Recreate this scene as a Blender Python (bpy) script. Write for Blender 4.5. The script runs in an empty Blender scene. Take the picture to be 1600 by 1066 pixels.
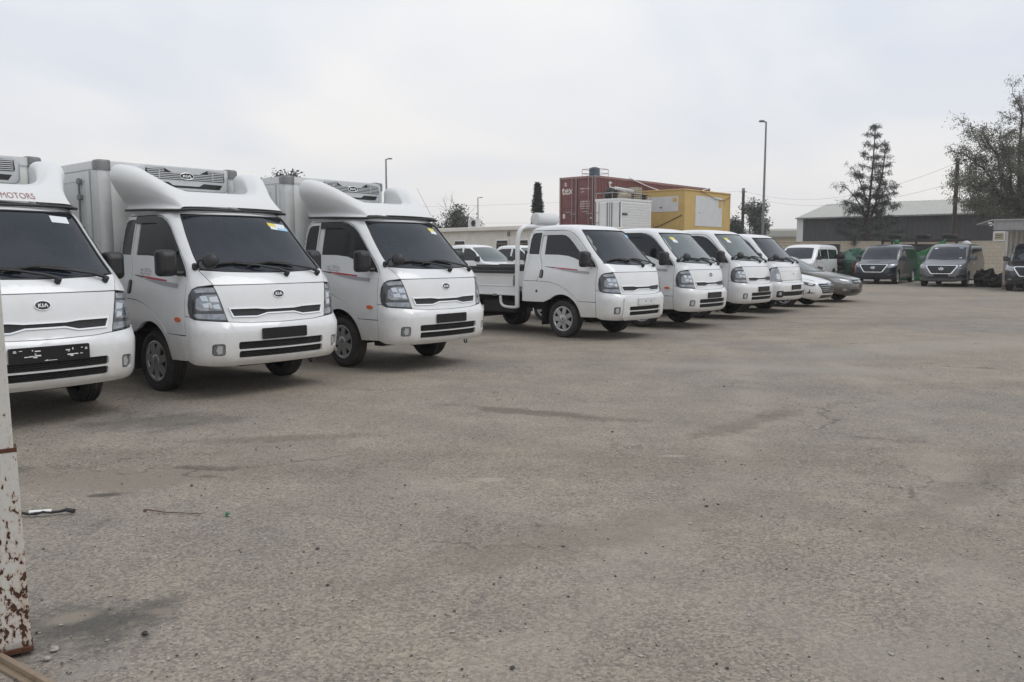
import bpy, bmesh, math, random
import numpy as np
from mathutils import Vector, Matrix
random.seed(7)
R = math.radians
scene = bpy.context.scene
COL = scene.collection

# ------------------------------------------------------------------ camera, sky, sun, exposure
cd = bpy.data.cameras.new('camera'); cam = bpy.data.objects.new('camera', cd); COL.objects.link(cam)
cam.location = (0, 0, 1.457); cam.rotation_euler = (R(90 - 6.04), 0, 0)
cd.sensor_width = 36.0; cd.lens = 1291 / 1600 * 36.0; cd.clip_start = 0.05; cd.clip_end = 6000
scene.camera = cam
SUN_EL, SUN_AZ = R(56), R(100)          # azimuth clockwise from +Y
w = bpy.data.worlds.new('World'); scene.world = w; w.use_nodes = True
nt = w.node_tree; nt.nodes.clear()
def N(tree, typ, **kw):
    n = tree.nodes.new(typ)
    for k, v in kw.items(): setattr(n, k, v)
    return n
out = N(nt, 'ShaderNodeOutputWorld'); bg = N(nt, 'ShaderNodeBackground'); bg.inputs[1].default_value = 0.1
sky = N(nt, 'ShaderNodeTexSky', sky_type='NISHITA'); sky.sun_disc = False
sky.sun_elevation = SUN_EL; sky.sun_rotation = SUN_AZ; sky.dust_density = 3.0
tc = N(nt, 'ShaderNodeTexCoord'); sp = N(nt, 'ShaderNodeSeparateXYZ'); nt.links.new(tc.outputs['Generated'], sp.inputs[0])
ab = N(nt, 'ShaderNodeMath', operation='ABSOLUTE'); nt.links.new(sp.outputs[2], ab.inputs[0])
ad = N(nt, 'ShaderNodeMath', operation='ADD'); ad.inputs[1].default_value = 0.22; nt.links.new(ab.outputs[0], ad.inputs[0])
cb = N(nt, 'ShaderNodeCombineXYZ')
for i in range(2):
    dv = N(nt, 'ShaderNodeMath', operation='DIVIDE'); nt.links.new(sp.outputs[i], dv.inputs[0]); nt.links.new(ad.outputs[0], dv.inputs[1]); nt.links.new(dv.outputs[0], cb.inputs[i])
cn = N(nt, 'ShaderNodeTexNoise'); cn.inputs['Scale'].default_value = 0.75; cn.inputs['Detail'].default_value = 4; cn.inputs['Roughness'].default_value = 0.48; cn.inputs['Distortion'].default_value = 0.5
nt.links.new(cb.outputs[0], cn.inputs['Vector'])
cr = N(nt, 'ShaderNodeValToRGB'); e = cr.color_ramp.elements
e[0].position = 0.38; e[0].color = (0.66, 0.725, 0.83, 1); e[1].position = 0.58; e[1].color = (0.91, 0.91, 0.91, 1)
nt.links.new(cn.outputs[0], cr.inputs[0])
# thin pale veil towards the horizon (uniform all round)
hz = N(nt, 'ShaderNodeMapRange'); hz.inputs[1].default_value = 0.0; hz.inputs[2].default_value = 0.30; hz.inputs[3].default_value = 0.85; hz.inputs[4].default_value = 0.0
nt.links.new(ab.outputs[0], hz.inputs[0])
mh = N(nt, 'ShaderNodeMixRGB'); mh.inputs[2].default_value = (0.865, 0.83, 0.80, 1); nt.links.new(hz.outputs[0], mh.inputs[0]); nt.links.new(cr.outputs[0], mh.inputs[1])
sc10 = N(nt, 'ShaderNodeMixRGB', blend_type='MULTIPLY'); sc10.inputs[0].default_value = 1; sc10.inputs[2].default_value = (10, 10, 10, 1); nt.links.new(mh.outputs[0], sc10.inputs[1])
mx = N(nt, 'ShaderNodeMixRGB'); mx.inputs[0].default_value = 0.93; nt.links.new(sky.outputs[0], mx.inputs[1]); nt.links.new(sc10.outputs[0], mx.inputs[2])
nt.links.new(mx.outputs[0], bg.inputs[0]); nt.links.new(bg.outputs[0], out.inputs[0])
sl = bpy.data.lights.new('sun', 'SUN'); sl.energy = 0.85; sl.angle = R(30); sl.color = (1, 0.97, 0.93)
so = bpy.data.objects.new('sun', sl); COL.objects.link(so); so.location = (0, 0, 40)
sd = Vector((math.sin(SUN_AZ) * math.cos(SUN_EL), math.cos(SUN_AZ) * math.cos(SUN_EL), math.sin(SUN_EL)))
so.rotation_euler = sd.to_track_quat('Z', 'Y').to_euler()
vs = scene.view_settings; vs.view_transform = 'Standard'; vs.look = 'None'; vs.exposure = 0.12; vs.gamma = 1.0; vs.use_curve_mapping = False

# ------------------------------------------------------------------ materials
M = {}
def mat(name, col, rough=0.5, metal=0.0, var=0.0, vscale=3.0, dirt=None, dirtamt=0.0, dscale=2.0, bump=0.0, bscale=40.0, coat=0.0, spec=0.5, detail=6):
    m = bpy.data.materials.new(name); m.use_nodes = True; t = m.node_tree; b = t.nodes['Principled BSDF']
    c4 = (*col, 1)
    b.inputs['Base Color'].default_value = c4; b.inputs['Roughness'].default_value = rough; b.inputs['Metallic'].default_value = metal
    b.inputs['Specular IOR Level'].default_value = spec
    if coat: b.inputs['Coat Weight'].default_value = coat; b.inputs['Coat Roughness'].default_value = 0.06
    co = N(t, 'ShaderNodeTexCoord'); src = None
    if var:
        n = N(t, 'ShaderNodeTexNoise'); n.inputs['Scale'].default_value = vscale; n.inputs['Detail'].default_value = detail; n.inputs['Roughness'].default_value = 0.6
        t.links.new(co.outputs['Object'], n.inputs['Vector'])
        mr = N(t, 'ShaderNodeMapRange'); mr.inputs[1].default_value = 0.25; mr.inputs[2].default_value = 0.75; mr.inputs[3].default_value = 1 - var; mr.inputs[4].default_value = 1 + var
        t.links.new(n.outputs[0], mr.inputs[0])
        mm = N(t, 'ShaderNodeMixRGB', blend_type='MULTIPLY'); mm.inputs[0].default_value = 1; mm.inputs[1].default_value = c4
        t.links.new(mr.outputs[0], mm.inputs[2]); src = mm.outputs[0]
    if dirt:
        n = N(t, 'ShaderNodeTexNoise'); n.inputs['Scale'].default_value = dscale; n.inputs['Detail'].default_value = 8; n.inputs['Roughness'].default_value = 0.7
        t.links.new(co.outputs['Object'], n.inputs['Vector'])
        mr = N(t, 'ShaderNodeMapRange'); mr.inputs[1].default_value = 0.45; mr.inputs[2].default_value = 0.75; mr.inputs[3].default_value = 0; mr.inputs[4].default_value = dirtamt
        t.links.new(n.outputs[0], mr.inputs[0])
        mm = N(t, 'ShaderNodeMixRGB'); mm.inputs[2].default_value = (*dirt, 1); t.links.new(mr.outputs[0], mm.inputs[0])
        if src: t.links.new(src, mm.inputs[1])
        else: mm.inputs[1].default_value = c4
        src = mm.outputs[0]
    if src: t.links.new(src, b.inputs['Base Color'])
    if bump:
        n = N(t, 'ShaderNodeTexNoise'); n.inputs['Scale'].default_value = bscale; n.inputs['Detail'].default_value = 4
        t.links.new(co.outputs['Object'], n.inputs['Vector'])
        bp = N(t, 'ShaderNodeBump'); bp.inputs['Strength'].default_value = bump; bp.inputs['Distance'].default_value = 0.02
        t.links.new(n.outputs[0], bp.inputs['Height']); t.links.new(bp.outputs[0], b.inputs['Normal'])
    M[name] = m; return m
mat('white_paint', (0.73, 0.742, 0.755), 0.26, var=0.03, dirt=(0.46, 0.42, 0.36), dirtamt=0.16, dscale=2.2, coat=0.5)
def lower_dust(m):      # road dust thrown up on the lower body
    t = m.node_tree; b = t.nodes['Principled BSDF']; src = b.inputs['Base Color'].links[0].from_socket
    co = N(t, 'ShaderNodeTexCoord'); sp_ = N(t, 'ShaderNodeSeparateXYZ'); t.links.new(co.outputs['Object'], sp_.inputs[0])
    n = N(t, 'ShaderNodeTexNoise'); n.inputs['Scale'].default_value = 5; n.inputs['Detail'].default_value = 8; n.inputs['Roughness'].default_value = 0.7; t.links.new(co.outputs['Object'], n.inputs['Vector'])
    a = N(t, 'ShaderNodeMath', operation='MULTIPLY_ADD'); t.links.new(n.outputs[0], a.inputs[0]); a.inputs[1].default_value = -0.55; t.links.new(sp_.outputs[2], a.inputs[2])
    r = N(t, 'ShaderNodeMapRange'); r.inputs[1].default_value = 0.42; r.inputs[2].default_value = 0.06; r.inputs[3].default_value = 0; r.inputs[4].default_value = 0.5; t.links.new(a.outputs[0], r.inputs[0])
    mx_ = N(t, 'ShaderNodeMixRGB'); mx_.inputs[2].default_value = (0.42, 0.37, 0.30, 1); t.links.new(r.outputs[0], mx_.inputs[0]); t.links.new(src, mx_.inputs[1]); t.links.new(mx_.outputs[0], b.inputs['Base Color'])
lower_dust(M['white_paint'])
mat('fairing_white', (0.70, 0.705, 0.705), 0.42, var=0.02, dirt=(0.5, 0.46, 0.4), dirtamt=0.12, dscale=3)
mat('box_white', (0.80, 0.815, 0.80), 0.42, var=0.03, dirt=(0.42, 0.38, 0.32), dirtamt=0.14, dscale=1.6, bump=0.03, bscale=6)
mat('aluminium', (0.68, 0.69, 0.69), 0.45, 0.15, var=0.06, vscale=9)
mat('chrome', (0.85, 0.86, 0.88), 0.2, 0.9)
mat('lamp_grey', (0.26, 0.275, 0.30), 0.12, 0.3, var=0.4, vscale=9, coat=1.0)
mat('silver_plastic', (0.55, 0.57, 0.59), 0.3, 0.5, var=0.08)
mat('black_plastic', (0.017, 0.017, 0.019), 0.45, var=0.15, dirt=(0.10, 0.09, 0.08), dirtamt=0.10)
mat('gloss_black', (0.012, 0.012, 0.014), 0.2)
mat('rubber', (0.022, 0.021, 0.021), 0.8, var=0.2, dirt=(0.16, 0.14, 0.115), dirtamt=0.35, dscale=5)
mat('underbody', (0.018, 0.017, 0.017), 0.8, var=0.2)
mat('shell_dark', (0.012, 0.012, 0.013), 0.85)
mat('glass_dark', (0.014, 0.018, 0.025), 0.05, spec=0.5, dirt=(0.12, 0.12, 0.12), dirtamt=0.16, dscale=1.4)
mat('glass_green_sky', (0.085, 0.11, 0.11), 0.06, spec=0.75, dirt=(0.17, 0.165, 0.16), dirtamt=0.12, dscale=1.4)  # lighter greenish base stands in for reflected sky and the interior behind
mat('glass_side', (0.012, 0.012, 0.014), 0.05, spec=0.5)
mat('lamp_clear', (0.26, 0.275, 0.30), 0.10, 0.6, var=0.6, vscale=14, coat=1.0)
mat('lamp_reflector', (0.55, 0.57, 0.60), 0.12, 1.0, coat=0.6)
mat('lamp_smoke', (0.035, 0.036, 0.04), 0.12, coat=1.0)
mat('amber', (0.62, 0.11, 0.02), 0.25, coat=0.6)
mat('red_decal', (0.42, 0.03, 0.05), 0.4)
mat('grey_decal', (0.36, 0.36, 0.38), 0.4)
mat('dark_decal', (0.05, 0.05, 0.055), 0.4)
mat('faint_red', (0.52, 0.30, 0.30), 0.5)
mat('letter_white', (0.8, 0.8, 0.8), 0.4)
mat('letter_worn', (0.66, 0.62, 0.60), 0.6, dirt=(0.25, 0.08, 0.08), dirtamt=0.6, dscale=6)
mat('sticker_yellow', (0.75, 0.62, 0.12), 0.5)
mat('sticker_white', (0.72, 0.76, 0.8), 0.5)
mat('sticker_blue', (0.35, 0.58, 0.78), 0.5)
mat('navy_paint', (0.012, 0.015, 0.028), 0.25, coat=0.45, dirt=(0.12, 0.11, 0.10), dirtamt=0.10)
mat('silver_paint', (0.14, 0.145, 0.16), 0.32, 0.3, coat=0.4, dirt=(0.3, 0.27, 0.24), dirtamt=0.15)
mat('black_paint', (0.02, 0.021, 0.025), 0.22, coat=0.8, dirt=(0.12, 0.11, 0.10), dirtamt=0.08)
mat('bronze_paint', (0.115, 0.105, 0.092), 0.3, 0.5, coat=0.7, dirt=(0.3, 0.27, 0.23), dirtamt=0.25)
mat('maroon', (0.165, 0.055, 0.058), 0.6, var=0.15, vscale=2, dirt=(0.15, 0.075, 0.05), dirtamt=0.55, dscale=1.8)
mat('maroon_bar', (0.27, 0.15, 0.14), 0.55, var=0.1)
mat('yellow_panel', (0.56, 0.395, 0.145), 0.55, var=0.08, vscale=2, dirt=(0.3, 0.2, 0.09), dirtamt=0.3, dscale=1.5)
mat('white_panel', (0.62, 0.63, 0.64), 0.55, var=0.04, dirt=(0.4, 0.36, 0.3), dirtamt=0.25)
mat('prefab_cream', (0.70, 0.675, 0.62), 0.6, var=0.05, dirt=(0.35, 0.29, 0.22), dirtamt=0.35)
mat('hangar_dark', (0.055, 0.056, 0.058), 0.6, var=0.12, vscale=1)
mat('hangar_roof', (0.40, 0.405, 0.37), 0.55, var=0.08, vscale=0.8, dirt=(0.3, 0.25, 0.2), dirtamt=0.3)
mat('tank_blue', (0.06, 0.11, 0.15), 0.5, var=0.1)
mat('steel_grey', (0.22, 0.22, 0.22), 0.5, 0.3, var=0.15)
mat('galvanised', (0.33, 0.33, 0.33), 0.5, 0.4, var=0.1)
mat('wood_pole', (0.075, 0.055, 0.042), 0.85, var=0.25, vscale=6)
mat('green_tarp', (0.010, 0.125, 0.038), 0.6, var=0.15, vscale=3)
mat('dull_green_tarp', (0.05, 0.12, 0.09), 0.7, var=0.2, vscale=3)
mat('scrap', (0.03, 0.028, 0.027), 0.7, var=0.4, vscale=6, dirt=(0.1, 0.07, 0.05), dirtamt=0.5)
mat('scrap_red', (0.18, 0.03, 0.03), 0.6, var=0.2)
mat('far_cream', (0.36, 0.31, 0.21), 0.8, var=0.06)
mat('bark', (0.075, 0.06, 0.048), 0.9, var=0.25, vscale=8)
mat('leaf_dark', (0.048, 0.057, 0.046), 0.7, var=0.35, vscale=1.2)
mat('leaf_olive', (0.125, 0.13, 0.095), 0.7, var=0.35, vscale=1.0)
mat('leaf_cypress', (0.03, 0.042, 0.03), 0.8, var=0.3, vscale=2)
mat('leaf_grey', (0.07, 0.08, 0.062), 0.75, var=0.3, vscale=1.5)
mat('pale_stone', (0.36, 0.34, 0.31), 0.85, var=0.2, vscale=30)
mat('dark_stone', (0.06, 0.055, 0.05), 0.9, var=0.2, vscale=30)
mat('twig_brown', (0.12, 0.075, 0.05), 0.9)
mat('cap_green', (0.02, 0.12, 0.06), 0.4)
mat('bit_red', (0.35, 0.03, 0.04), 0.5)
mat('crate_beige', (0.42, 0.37, 0.28), 0.7, var=0.1)
mat('wire', (0.04, 0.04, 0.04), 0.7)
mat('mirror_glass', (0.16, 0.16, 0.17), 0.15, 0.6)
mat('hub_silver', (0.50, 0.51, 0.53), 0.34, 0.75, dirt=(0.2, 0.17, 0.14), dirtamt=0.3, dscale=6)
mat('ac_white', (0.55, 0.56, 0.55), 0.6)
mat('rail_beige', (0.27, 0.21, 0.15), 0.75, var=0.15, vscale=9, dirt=(0.12, 0.07, 0.04), dirtamt=0.5, dscale=12)

def block_wall_mat():
    m = mat('block_wall', (0.50, 0.44, 0.35), 0.9, bump=0.1); t = m.node_tree; b = t.nodes['Principled BSDF']
    co = N(t, 'ShaderNodeTexCoord'); mp = N(t, 'ShaderNodeMapping'); mp.inputs['Rotation'].default_value = (R(90), 0, 0)
    br = N(t, 'ShaderNodeTexBrick'); br.inputs['Scale'].default_value = 1; br.inputs['Brick Width'].default_value = 0.42; br.inputs['Row Height'].default_value = 0.22; br.inputs['Mortar Size'].default_value = 0.012
    br.inputs['Color1'].default_value = (0.52, 0.46, 0.37, 1); br.inputs['Color2'].default_value = (0.46, 0.41, 0.33, 1); br.inputs['Mortar'].default_value = (0.36, 0.32, 0.26, 1)
    t.links.new(co.outputs['Object'], mp.inputs[0]); t.links.new(mp.outputs[0], br.inputs[0]); t.links.new(br.outputs[0], b.inputs['Base Color'])
block_wall_mat()

def rust_mat():
    m = mat('rusty_white', (0.5, 0.5, 0.48), 0.6); t = m.node_tree; b = t.nodes['Principled BSDF']
    co = N(t, 'ShaderNodeTexCoord')
    def noise(s, d, r, stretch=None):
        n = N(t, 'ShaderNodeTexNoise'); n.inputs['Scale'].default_value = s; n.inputs['Detail'].default_value = d; n.inputs['Roughness'].default_value = r
        if stretch:
            mp = N(t, 'ShaderNodeMapping'); mp.inputs['Scale'].default_value = stretch; t.links.new(co.outputs['Object'], mp.inputs[0]); t.links.new(mp.outputs[0], n.inputs['Vector'])
        else: t.links.new(co.outputs['Object'], n.inputs['Vector'])
        return n
    def ramp(src, p0, p1, c0=(0, 0, 0, 1), c1=(1, 1, 1, 1)):
        r = N(t, 'ShaderNodeValToRGB'); r.color_ramp.elements[0].position = p0; r.color_ramp.elements[1].position = p1
        r.color_ramp.elements[0].color = c0; r.color_ramp.elements[1].color = c1; t.links.new(src, r.inputs[0]); return r
    spots = noise(58, 5, 0.62, (1, 1, 0.6)); big = noise(5, 5, 0.65)
    sepz = N(t, 'ShaderNodeSeparateXYZ'); t.links.new(co.outputs['Object'], sepz.inputs[0])
    hgt = N(t, 'ShaderNodeMapRange'); hgt.inputs[1].default_value = 0.0; hgt.inputs[2].default_value = 1.2; hgt.inputs[3].default_value = 0.05; hgt.inputs[4].default_value = -0.20
    t.links.new(sepz.outputs[2], hgt.inputs[0])
    a1 = N(t, 'ShaderNodeMath', operation='ADD'); t.links.new(spots.outputs[0], a1.inputs[0]); t.links.new(hgt.outputs[0], a1.inputs[1])
    b2 = N(t, 'ShaderNodeMath', operation='MULTIPLY_ADD'); t.links.new(big.outputs[0], b2.inputs[0]); b2.inputs[1].default_value = 0.35; t.links.new(a1.outputs[0], b2.inputs[2])
    mask = ramp(b2.outputs[0], 0.70, 0.725)
    halo = ramp(b2.outputs[0], 0.58, 0.82)
    streak = noise(16, 4, 0.6, (1, 1, 0.06)); st = ramp(streak.outputs[0], 0.48, 0.75)
    edge = N(t, 'ShaderNodeMapRange'); edge.inputs[1].default_value = 0.05; edge.inputs[2].default_value = 0.0; edge.inputs[3].default_value = 0; edge.inputs[4].default_value = 1; t.links.new(sepz.outputs[2], edge.inputs[0])
    en = N(t, 'ShaderNodeMath', operation='MULTIPLY'); t.links.new(edge.outputs[0], en.inputs[0]); en.inputs[1].default_value = 0.9
    base = N(t, 'ShaderNodeMixRGB'); base.inputs[1].default_value = (0.52, 0.51, 0.48, 1); base.inputs[2].default_value = (0.38, 0.235, 0.115, 1)
    sf = N(t, 'ShaderNodeMath', operation='MULTIPLY'); t.links.new(st.outputs[0], sf.inputs[0]); sf.inputs[1].default_value = 0.55; t.links.new(sf.outputs[0], base.inputs[0])
    h2 = N(t, 'ShaderNodeMixRGB'); h2.inputs[2].default_value = (0.36, 0.19, 0.08, 1); hf = N(t, 'ShaderNodeMath', operation='MULTIPLY'); t.links.new(halo.outputs[0], hf.inputs[0]); hf.inputs[1].default_value = 0.7
    t.links.new(hf.outputs[0], h2.inputs[0]); t.links.new(base.outputs[0], h2.inputs[1])
    rc = noise(60, 3, 0.6); rcol = ramp(rc.outputs[0], 0.3, 0.7, (0.018, 0.010, 0.008, 1), (0.095, 0.036, 0.017, 1))
    mxm = N(t, 'ShaderNodeMath', operation='MAXIMUM'); t.links.new(mask.outputs[0], mxm.inputs[0]); t.links.new(en.outputs[0], mxm.inputs[1])
    fin = N(t, 'ShaderNodeMixRGB'); t.links.new(mxm.outputs[0], fin.inputs[0]); t.links.new(h2.outputs[0], fin.inputs[1]); t.links.new(rcol.outputs[0], fin.inputs[2])
    t.links.new(fin.outputs[0], b.inputs['Base Color'])
    bp = N(t, 'ShaderNodeBump'); bp.inputs['Strength'].default_value = 0.5; bp.inputs['Distance'].default_value = 0.004; bp.invert = True
    t.links.new(mask.outputs[0], bp.inputs['Height']); t.links.new(bp.outputs[0], b.inputs['Normal'])
    rr = ramp(mask.outputs[0], 0, 1, (0.45,) * 3 + (1,), (0.9,) * 3 + (1,)); t.links.new(rr.outputs[0], b.inputs['Roughness'])
rust_mat()
mat('rust', (0.085, 0.034, 0.018), 0.9, var=0.4, vscale=25, bump=0.3, bscale=80)

MARKS = [  # x, y, half length, half width, angle, colour, strength
    (0.25, 7.55, 1.2, 0.20, -24, (0.105, 0.085, 0.066), 0.6), (2.0, 7.05, 1.2, 0.22, 42, (0.13, 0.108, 0.085), 0.5), (-1.9, 6.5, 1.0, 0.16, 8, (0.14, 0.115, 0.09), 0.45), (-3.1, 7.2, 0.9, 0.5, 20, (0.085, 0.08, 0.075), 0.5),  # last entry: plain darker patch before the first truck
    (-2.55, 5.3, 0.95, 0.45, 10, (0.235, 0.20, 0.165), 0.7), (-2.5, 4.93, 0.16, 0.06, 12, (0.07, 0.058, 0.048), 0.8), (-2.2, 5.6, 0.35, 0.1, -10, (0.10, 0.085, 0.07), 0.6),
    (-0.15, 5.27, 0.17, 0.08, 5, (0.36, 0.32, 0.27), 0.8), (1.17, 5.91, 0.14, 0.05, 0, (0.34, 0.31, 0.26), 0.7), (2.8, 5.0, 1.3, 0.22, 43, (0.18, 0.157, 0.13), 0.5), (3.3, 3.9, 0.9, 0.2, 50, (0.17, 0.148, 0.12), 0.5),
    (-1.66, 3.18, 0.42, 0.30, 25, (0.085, 0.08, 0.075), 0.85), (-1.78, 3.22, 0.16, 0.09, 30, (0.27, 0.235, 0.19), 0.85), (-1.49, 2.80, 0.16, 0.07, 40, (0.29, 0.265, 0.23), 0.8), (-1.45, 3.28, 0.08, 0.05, 0, (0.25, 0.21, 0.17), 0.7),
    (0.4, 4.2, 1.6, 0.35, 30, (0.20, 0.168, 0.135), 0.45), (3.5, 10.5, 2.6, 0.5, -15, (0.31, 0.285, 0.25), 0.5), (6.5, 13, 4.0, 0.9, 25, (0.32, 0.295, 0.26), 0.5), (1.6, 2.9, 0.9, 0.25, 10, (0.27, 0.245, 0.21), 0.45), (8.5, 18, 5.0, 0.8, 30, (0.21, 0.185, 0.155), 0.5)]
def ground_mat():
    m = mat('ground', (0.2, 0.19, 0.17), 0.93, spec=0.25); t = m.node_tree; b = t.nodes['Principled BSDF']
    co = N(t, 'ShaderNodeTexCoord'); P = co.outputs['Object']
    def noise(s, d, r, mapping=None, dist=0.0):
        n = N(t, 'ShaderNodeTexNoise'); n.inputs['Scale'].default_value = s; n.inputs['Detail'].default_value = d; n.inputs['Roughness'].default_value = r; n.inputs['Distortion'].default_value = dist
        v = P
        if mapping:
            mp = N(t, 'ShaderNodeMapping'); mp.inputs['Rotation'].default_value = (0, 0, mapping[0]); mp.inputs['Scale'].default_value = mapping[1]; t.links.new(P, mp.inputs[0]); v = mp.outputs[0]
        t.links.new(v, n.inputs['Vector']); return n.outputs[0]
    def ramp(src, p0, p1, c0=0.0, c1=1.0):
        r = N(t, 'ShaderNodeMapRange'); r.inputs[1].default_value = p0; r.inputs[2].default_value = p1; r.inputs[3].default_value = c0; r.inputs[4].default_value = c1; t.links.new(src, r.inputs[0]); return r.outputs[0]
    def mix(fac, a, c, typ='MIX'):
        n = N(t, 'ShaderNodeMixRGB', blend_type=typ)
        for i, v in ((0, fac), (1, a), (2, c)):
            if isinstance(v, (int, float)): n.inputs[i].default_value = v
            elif isinstance(v, tuple): n.inputs[i].default_value = (*v, 1)
            else: t.links.new(v, n.inputs[i])
        return n.outputs[0]
    def mul(a, k):
        n = N(t, 'ShaderNodeMath', operation='MULTIPLY'); t.links.new(a, n.inputs[0])
        if isinstance(k, (int, float)): n.inputs[1].default_value = k
        else: t.links.new(k, n.inputs[1])
        return n.outputs[0]
    # worn asphalt (grey) against trodden dust (tan)
    big = noise(0.22, 6, 0.62, dist=0.6)
    col = mix(ramp(big, 0.36, 0.64), (0.232, 0.214, 0.190), (0.290, 0.256, 0.212))
    mid = noise(1.3, 7, 0.68)
    col = mix(1.0, col, mix(ramp(mid, 0.28, 0.72), (0.80, 0.80, 0.81), (1.18, 1.16, 1.13)), 'MULTIPLY')
    # drive tracks: long soft bands curving through the yard
    tr = noise(0.55, 5, 0.6, (R(-28), (0.16, 1.1, 1)), 0.9)
    col = mix(mul(ramp(tr, 0.55, 0.72), 0.55), col, (0.15, 0.126, 0.10))
    tr2 = noise(0.8, 4, 0.6, (R(35), (0.14, 0.9, 1)), 0.7)
    col = mix(mul(ramp(tr2, 0.56, 0.7), 0.45), col, (0.31, 0.285, 0.25))
    # dark tar and oil patches with ragged edges
    oil = noise(0.75, 8, 0.72, dist=0.5)
    col = mix(mul(ramp(oil, 0.635, 0.70), 0.42), col, (0.09, 0.083, 0.075))
    # aggregate: pale and dark chips
    vo = N(t, 'ShaderNodeTexVoronoi'); vo.inputs['Scale'].default_value = 85; t.links.new(P, vo.inputs['Vector'])
    sv = N(t, 'ShaderNodeSeparateColor'); t.links.new(vo.outputs['Color'], sv.inputs[0])
    vo2 = N(t, 'ShaderNodeTexVoronoi'); vo2.inputs['Scale'].default_value = 46; t.links.new(P, vo2.inputs['Vector'])
    sv2 = N(t, 'ShaderNodeSeparateColor'); t.links.new(vo2.outputs['Color'], sv2.inputs[0])
    col = mix(1.0, col, mix(ramp(sv.outputs[0], 0.0, 1.0), (0.68, 0.68, 0.69), (1.32, 1.30, 1.26)), 'MULTIPLY')
    chip = noise(0.9, 4, 0.6)
    col = mix(mul(mul(ramp(sv2.outputs[1], 0.66, 0.80), ramp(vo2.outputs['Distance'], 0.42, 0.2)), ramp(chip, 0.3, 0.62, 0.12, 0.62)), col, (0.43, 0.385, 0.325))
    col = mix(mul(ramp(sv2.outputs[2], 0.93, 0.96), ramp(vo2.outputs['Distance'], 0.45, 0.25)), col, (0.06, 0.055, 0.05))
    # tyre tracks: faint pairs of arcs swept by turning vehicles
    for (ax_, ay_, rad, c_, k_) in ((-18.0, 14.0, 21.2, (0.33, 0.298, 0.25), 0.5), (-18.0, 14.0, 22.6, (0.33, 0.298, 0.25), 0.5), (16.0, -3.0, 14.4, (0.155, 0.138, 0.115), 0.4), (16.0, -3.0, 13.0, (0.155, 0.138, 0.115), 0.35), (-9.0, -4.0, 13.8, (0.165, 0.147, 0.122), 0.35), (-9.0, -4.0, 12.4, (0.33, 0.30, 0.255), 0.35)):
        vs_ = N(t, 'ShaderNodeVectorMath', operation='SUBTRACT'); vs_.inputs[1].default_value = (ax_, ay_, 0); t.links.new(P, vs_.inputs[0]); l_ = N(t, 'ShaderNodeVectorMath', operation='LENGTH'); t.links.new(vs_.outputs[0], l_.inputs[0])
        d_ = N(t, 'ShaderNodeMath', operation='SUBTRACT'); t.links.new(l_.outputs['Value'], d_.inputs[0]); d_.inputs[1].default_value = rad; a_ = N(t, 'ShaderNodeMath', operation='ABSOLUTE'); t.links.new(d_.outputs[0], a_.inputs[0])
        col = mix(mul(mul(ramp(a_.outputs[0], 0.30, 0.06), ramp(mid, 0.35, 0.62)), k_), col, c_)
    # marks with a place of their own: brown drag marks, dust, tar, spills, a darker patch by the first truck
    wob = noise(2.6, 6, 0.7); wob2 = noise(14, 8, 0.78)
    for (mx_, my_, rx, ry, ang, c_, k_) in MARKS:
        mp = N(t, 'ShaderNodeMapping', vector_type='TEXTURE'); mp.inputs['Location'].default_value = (mx_, my_, 0); mp.inputs['Rotation'].default_value = (0, 0, R(ang)); mp.inputs['Scale'].default_value = (rx, ry, 1000)
        t.links.new(P, mp.inputs[0]); ln = N(t, 'ShaderNodeVectorMath', operation='LENGTH'); t.links.new(mp.outputs[0], ln.inputs[0])
        s1 = N(t, 'ShaderNodeMath', operation='MULTIPLY_ADD'); t.links.new(wob, s1.inputs[0]); s1.inputs[1].default_value = 1.5; t.links.new(ln.outputs['Value'], s1.inputs[2])
        s2 = N(t, 'ShaderNodeMath', operation='MULTIPLY_ADD'); t.links.new(wob2, s2.inputs[0]); s2.inputs[1].default_value = 1.0; t.links.new(s1.outputs[0], s2.inputs[2])
        col = mix(mul(ramp(s2.outputs[0], 2.15, 1.65), k_), col, c_)
    # hairline cracks, only in places
    wv = N(t, 'ShaderNodeTexNoise'); wv.inputs['Scale'].default_value = 1.6; wv.inputs['Detail'].default_value = 6; wv.inputs['Roughness'].default_value = 0.65; t.links.new(P, wv.inputs['Vector'])
    wm = N(t, 'ShaderNodeVectorMath', operation='MULTIPLY_ADD'); t.links.new(wv.outputs['Color'], wm.inputs[0]); wm.inputs[1].default_value = (1.1, 1.1, 0); t.links.new(P, wm.inputs[2])
    vc = N(t, 'ShaderNodeTexVoronoi', feature='DISTANCE_TO_EDGE'); vc.inputs['Scale'].default_value = 0.62; t.links.new(wm.outputs[0], vc.inputs['Vector'])
    cm = noise(0.45, 3, 0.55)
    col = mix(mul(mul(ramp(vc.outputs['Distance'], 0.009, 0.002), ramp(cm, 0.50, 0.58)), 0.6), col, (0.075, 0.066, 0.055))
    fine = noise(220, 3, 0.7)
    col = mix(1.0, col, mix(ramp(fine, 0.3, 0.7), (0.82, 0.82, 0.82), (1.18, 1.18, 1.18)), 'MULTIPLY')
    t.links.new(col, b.inputs['Base Color'])
    hgt = mix(0.5, vo.outputs['Distance'], fine)
    bp = N(t, 'ShaderNodeBump'); bp.inputs['Strength'].default_value = 0.55; bp.inputs['Distance'].default_value = 0.008; bp.invert = True
    t.links.new(hgt, bp.inputs['Height']); t.links.new(bp.outputs[0], b.inputs['Normal'])
ground_mat()
mat('dust_pale', (0.30, 0.275, 0.235), 0.95, var=0.12, vscale=14)
mat('tar_dark', (0.085, 0.08, 0.074), 0.95, var=0.35, vscale=25, bump=0.5, bscale=120)

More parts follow.
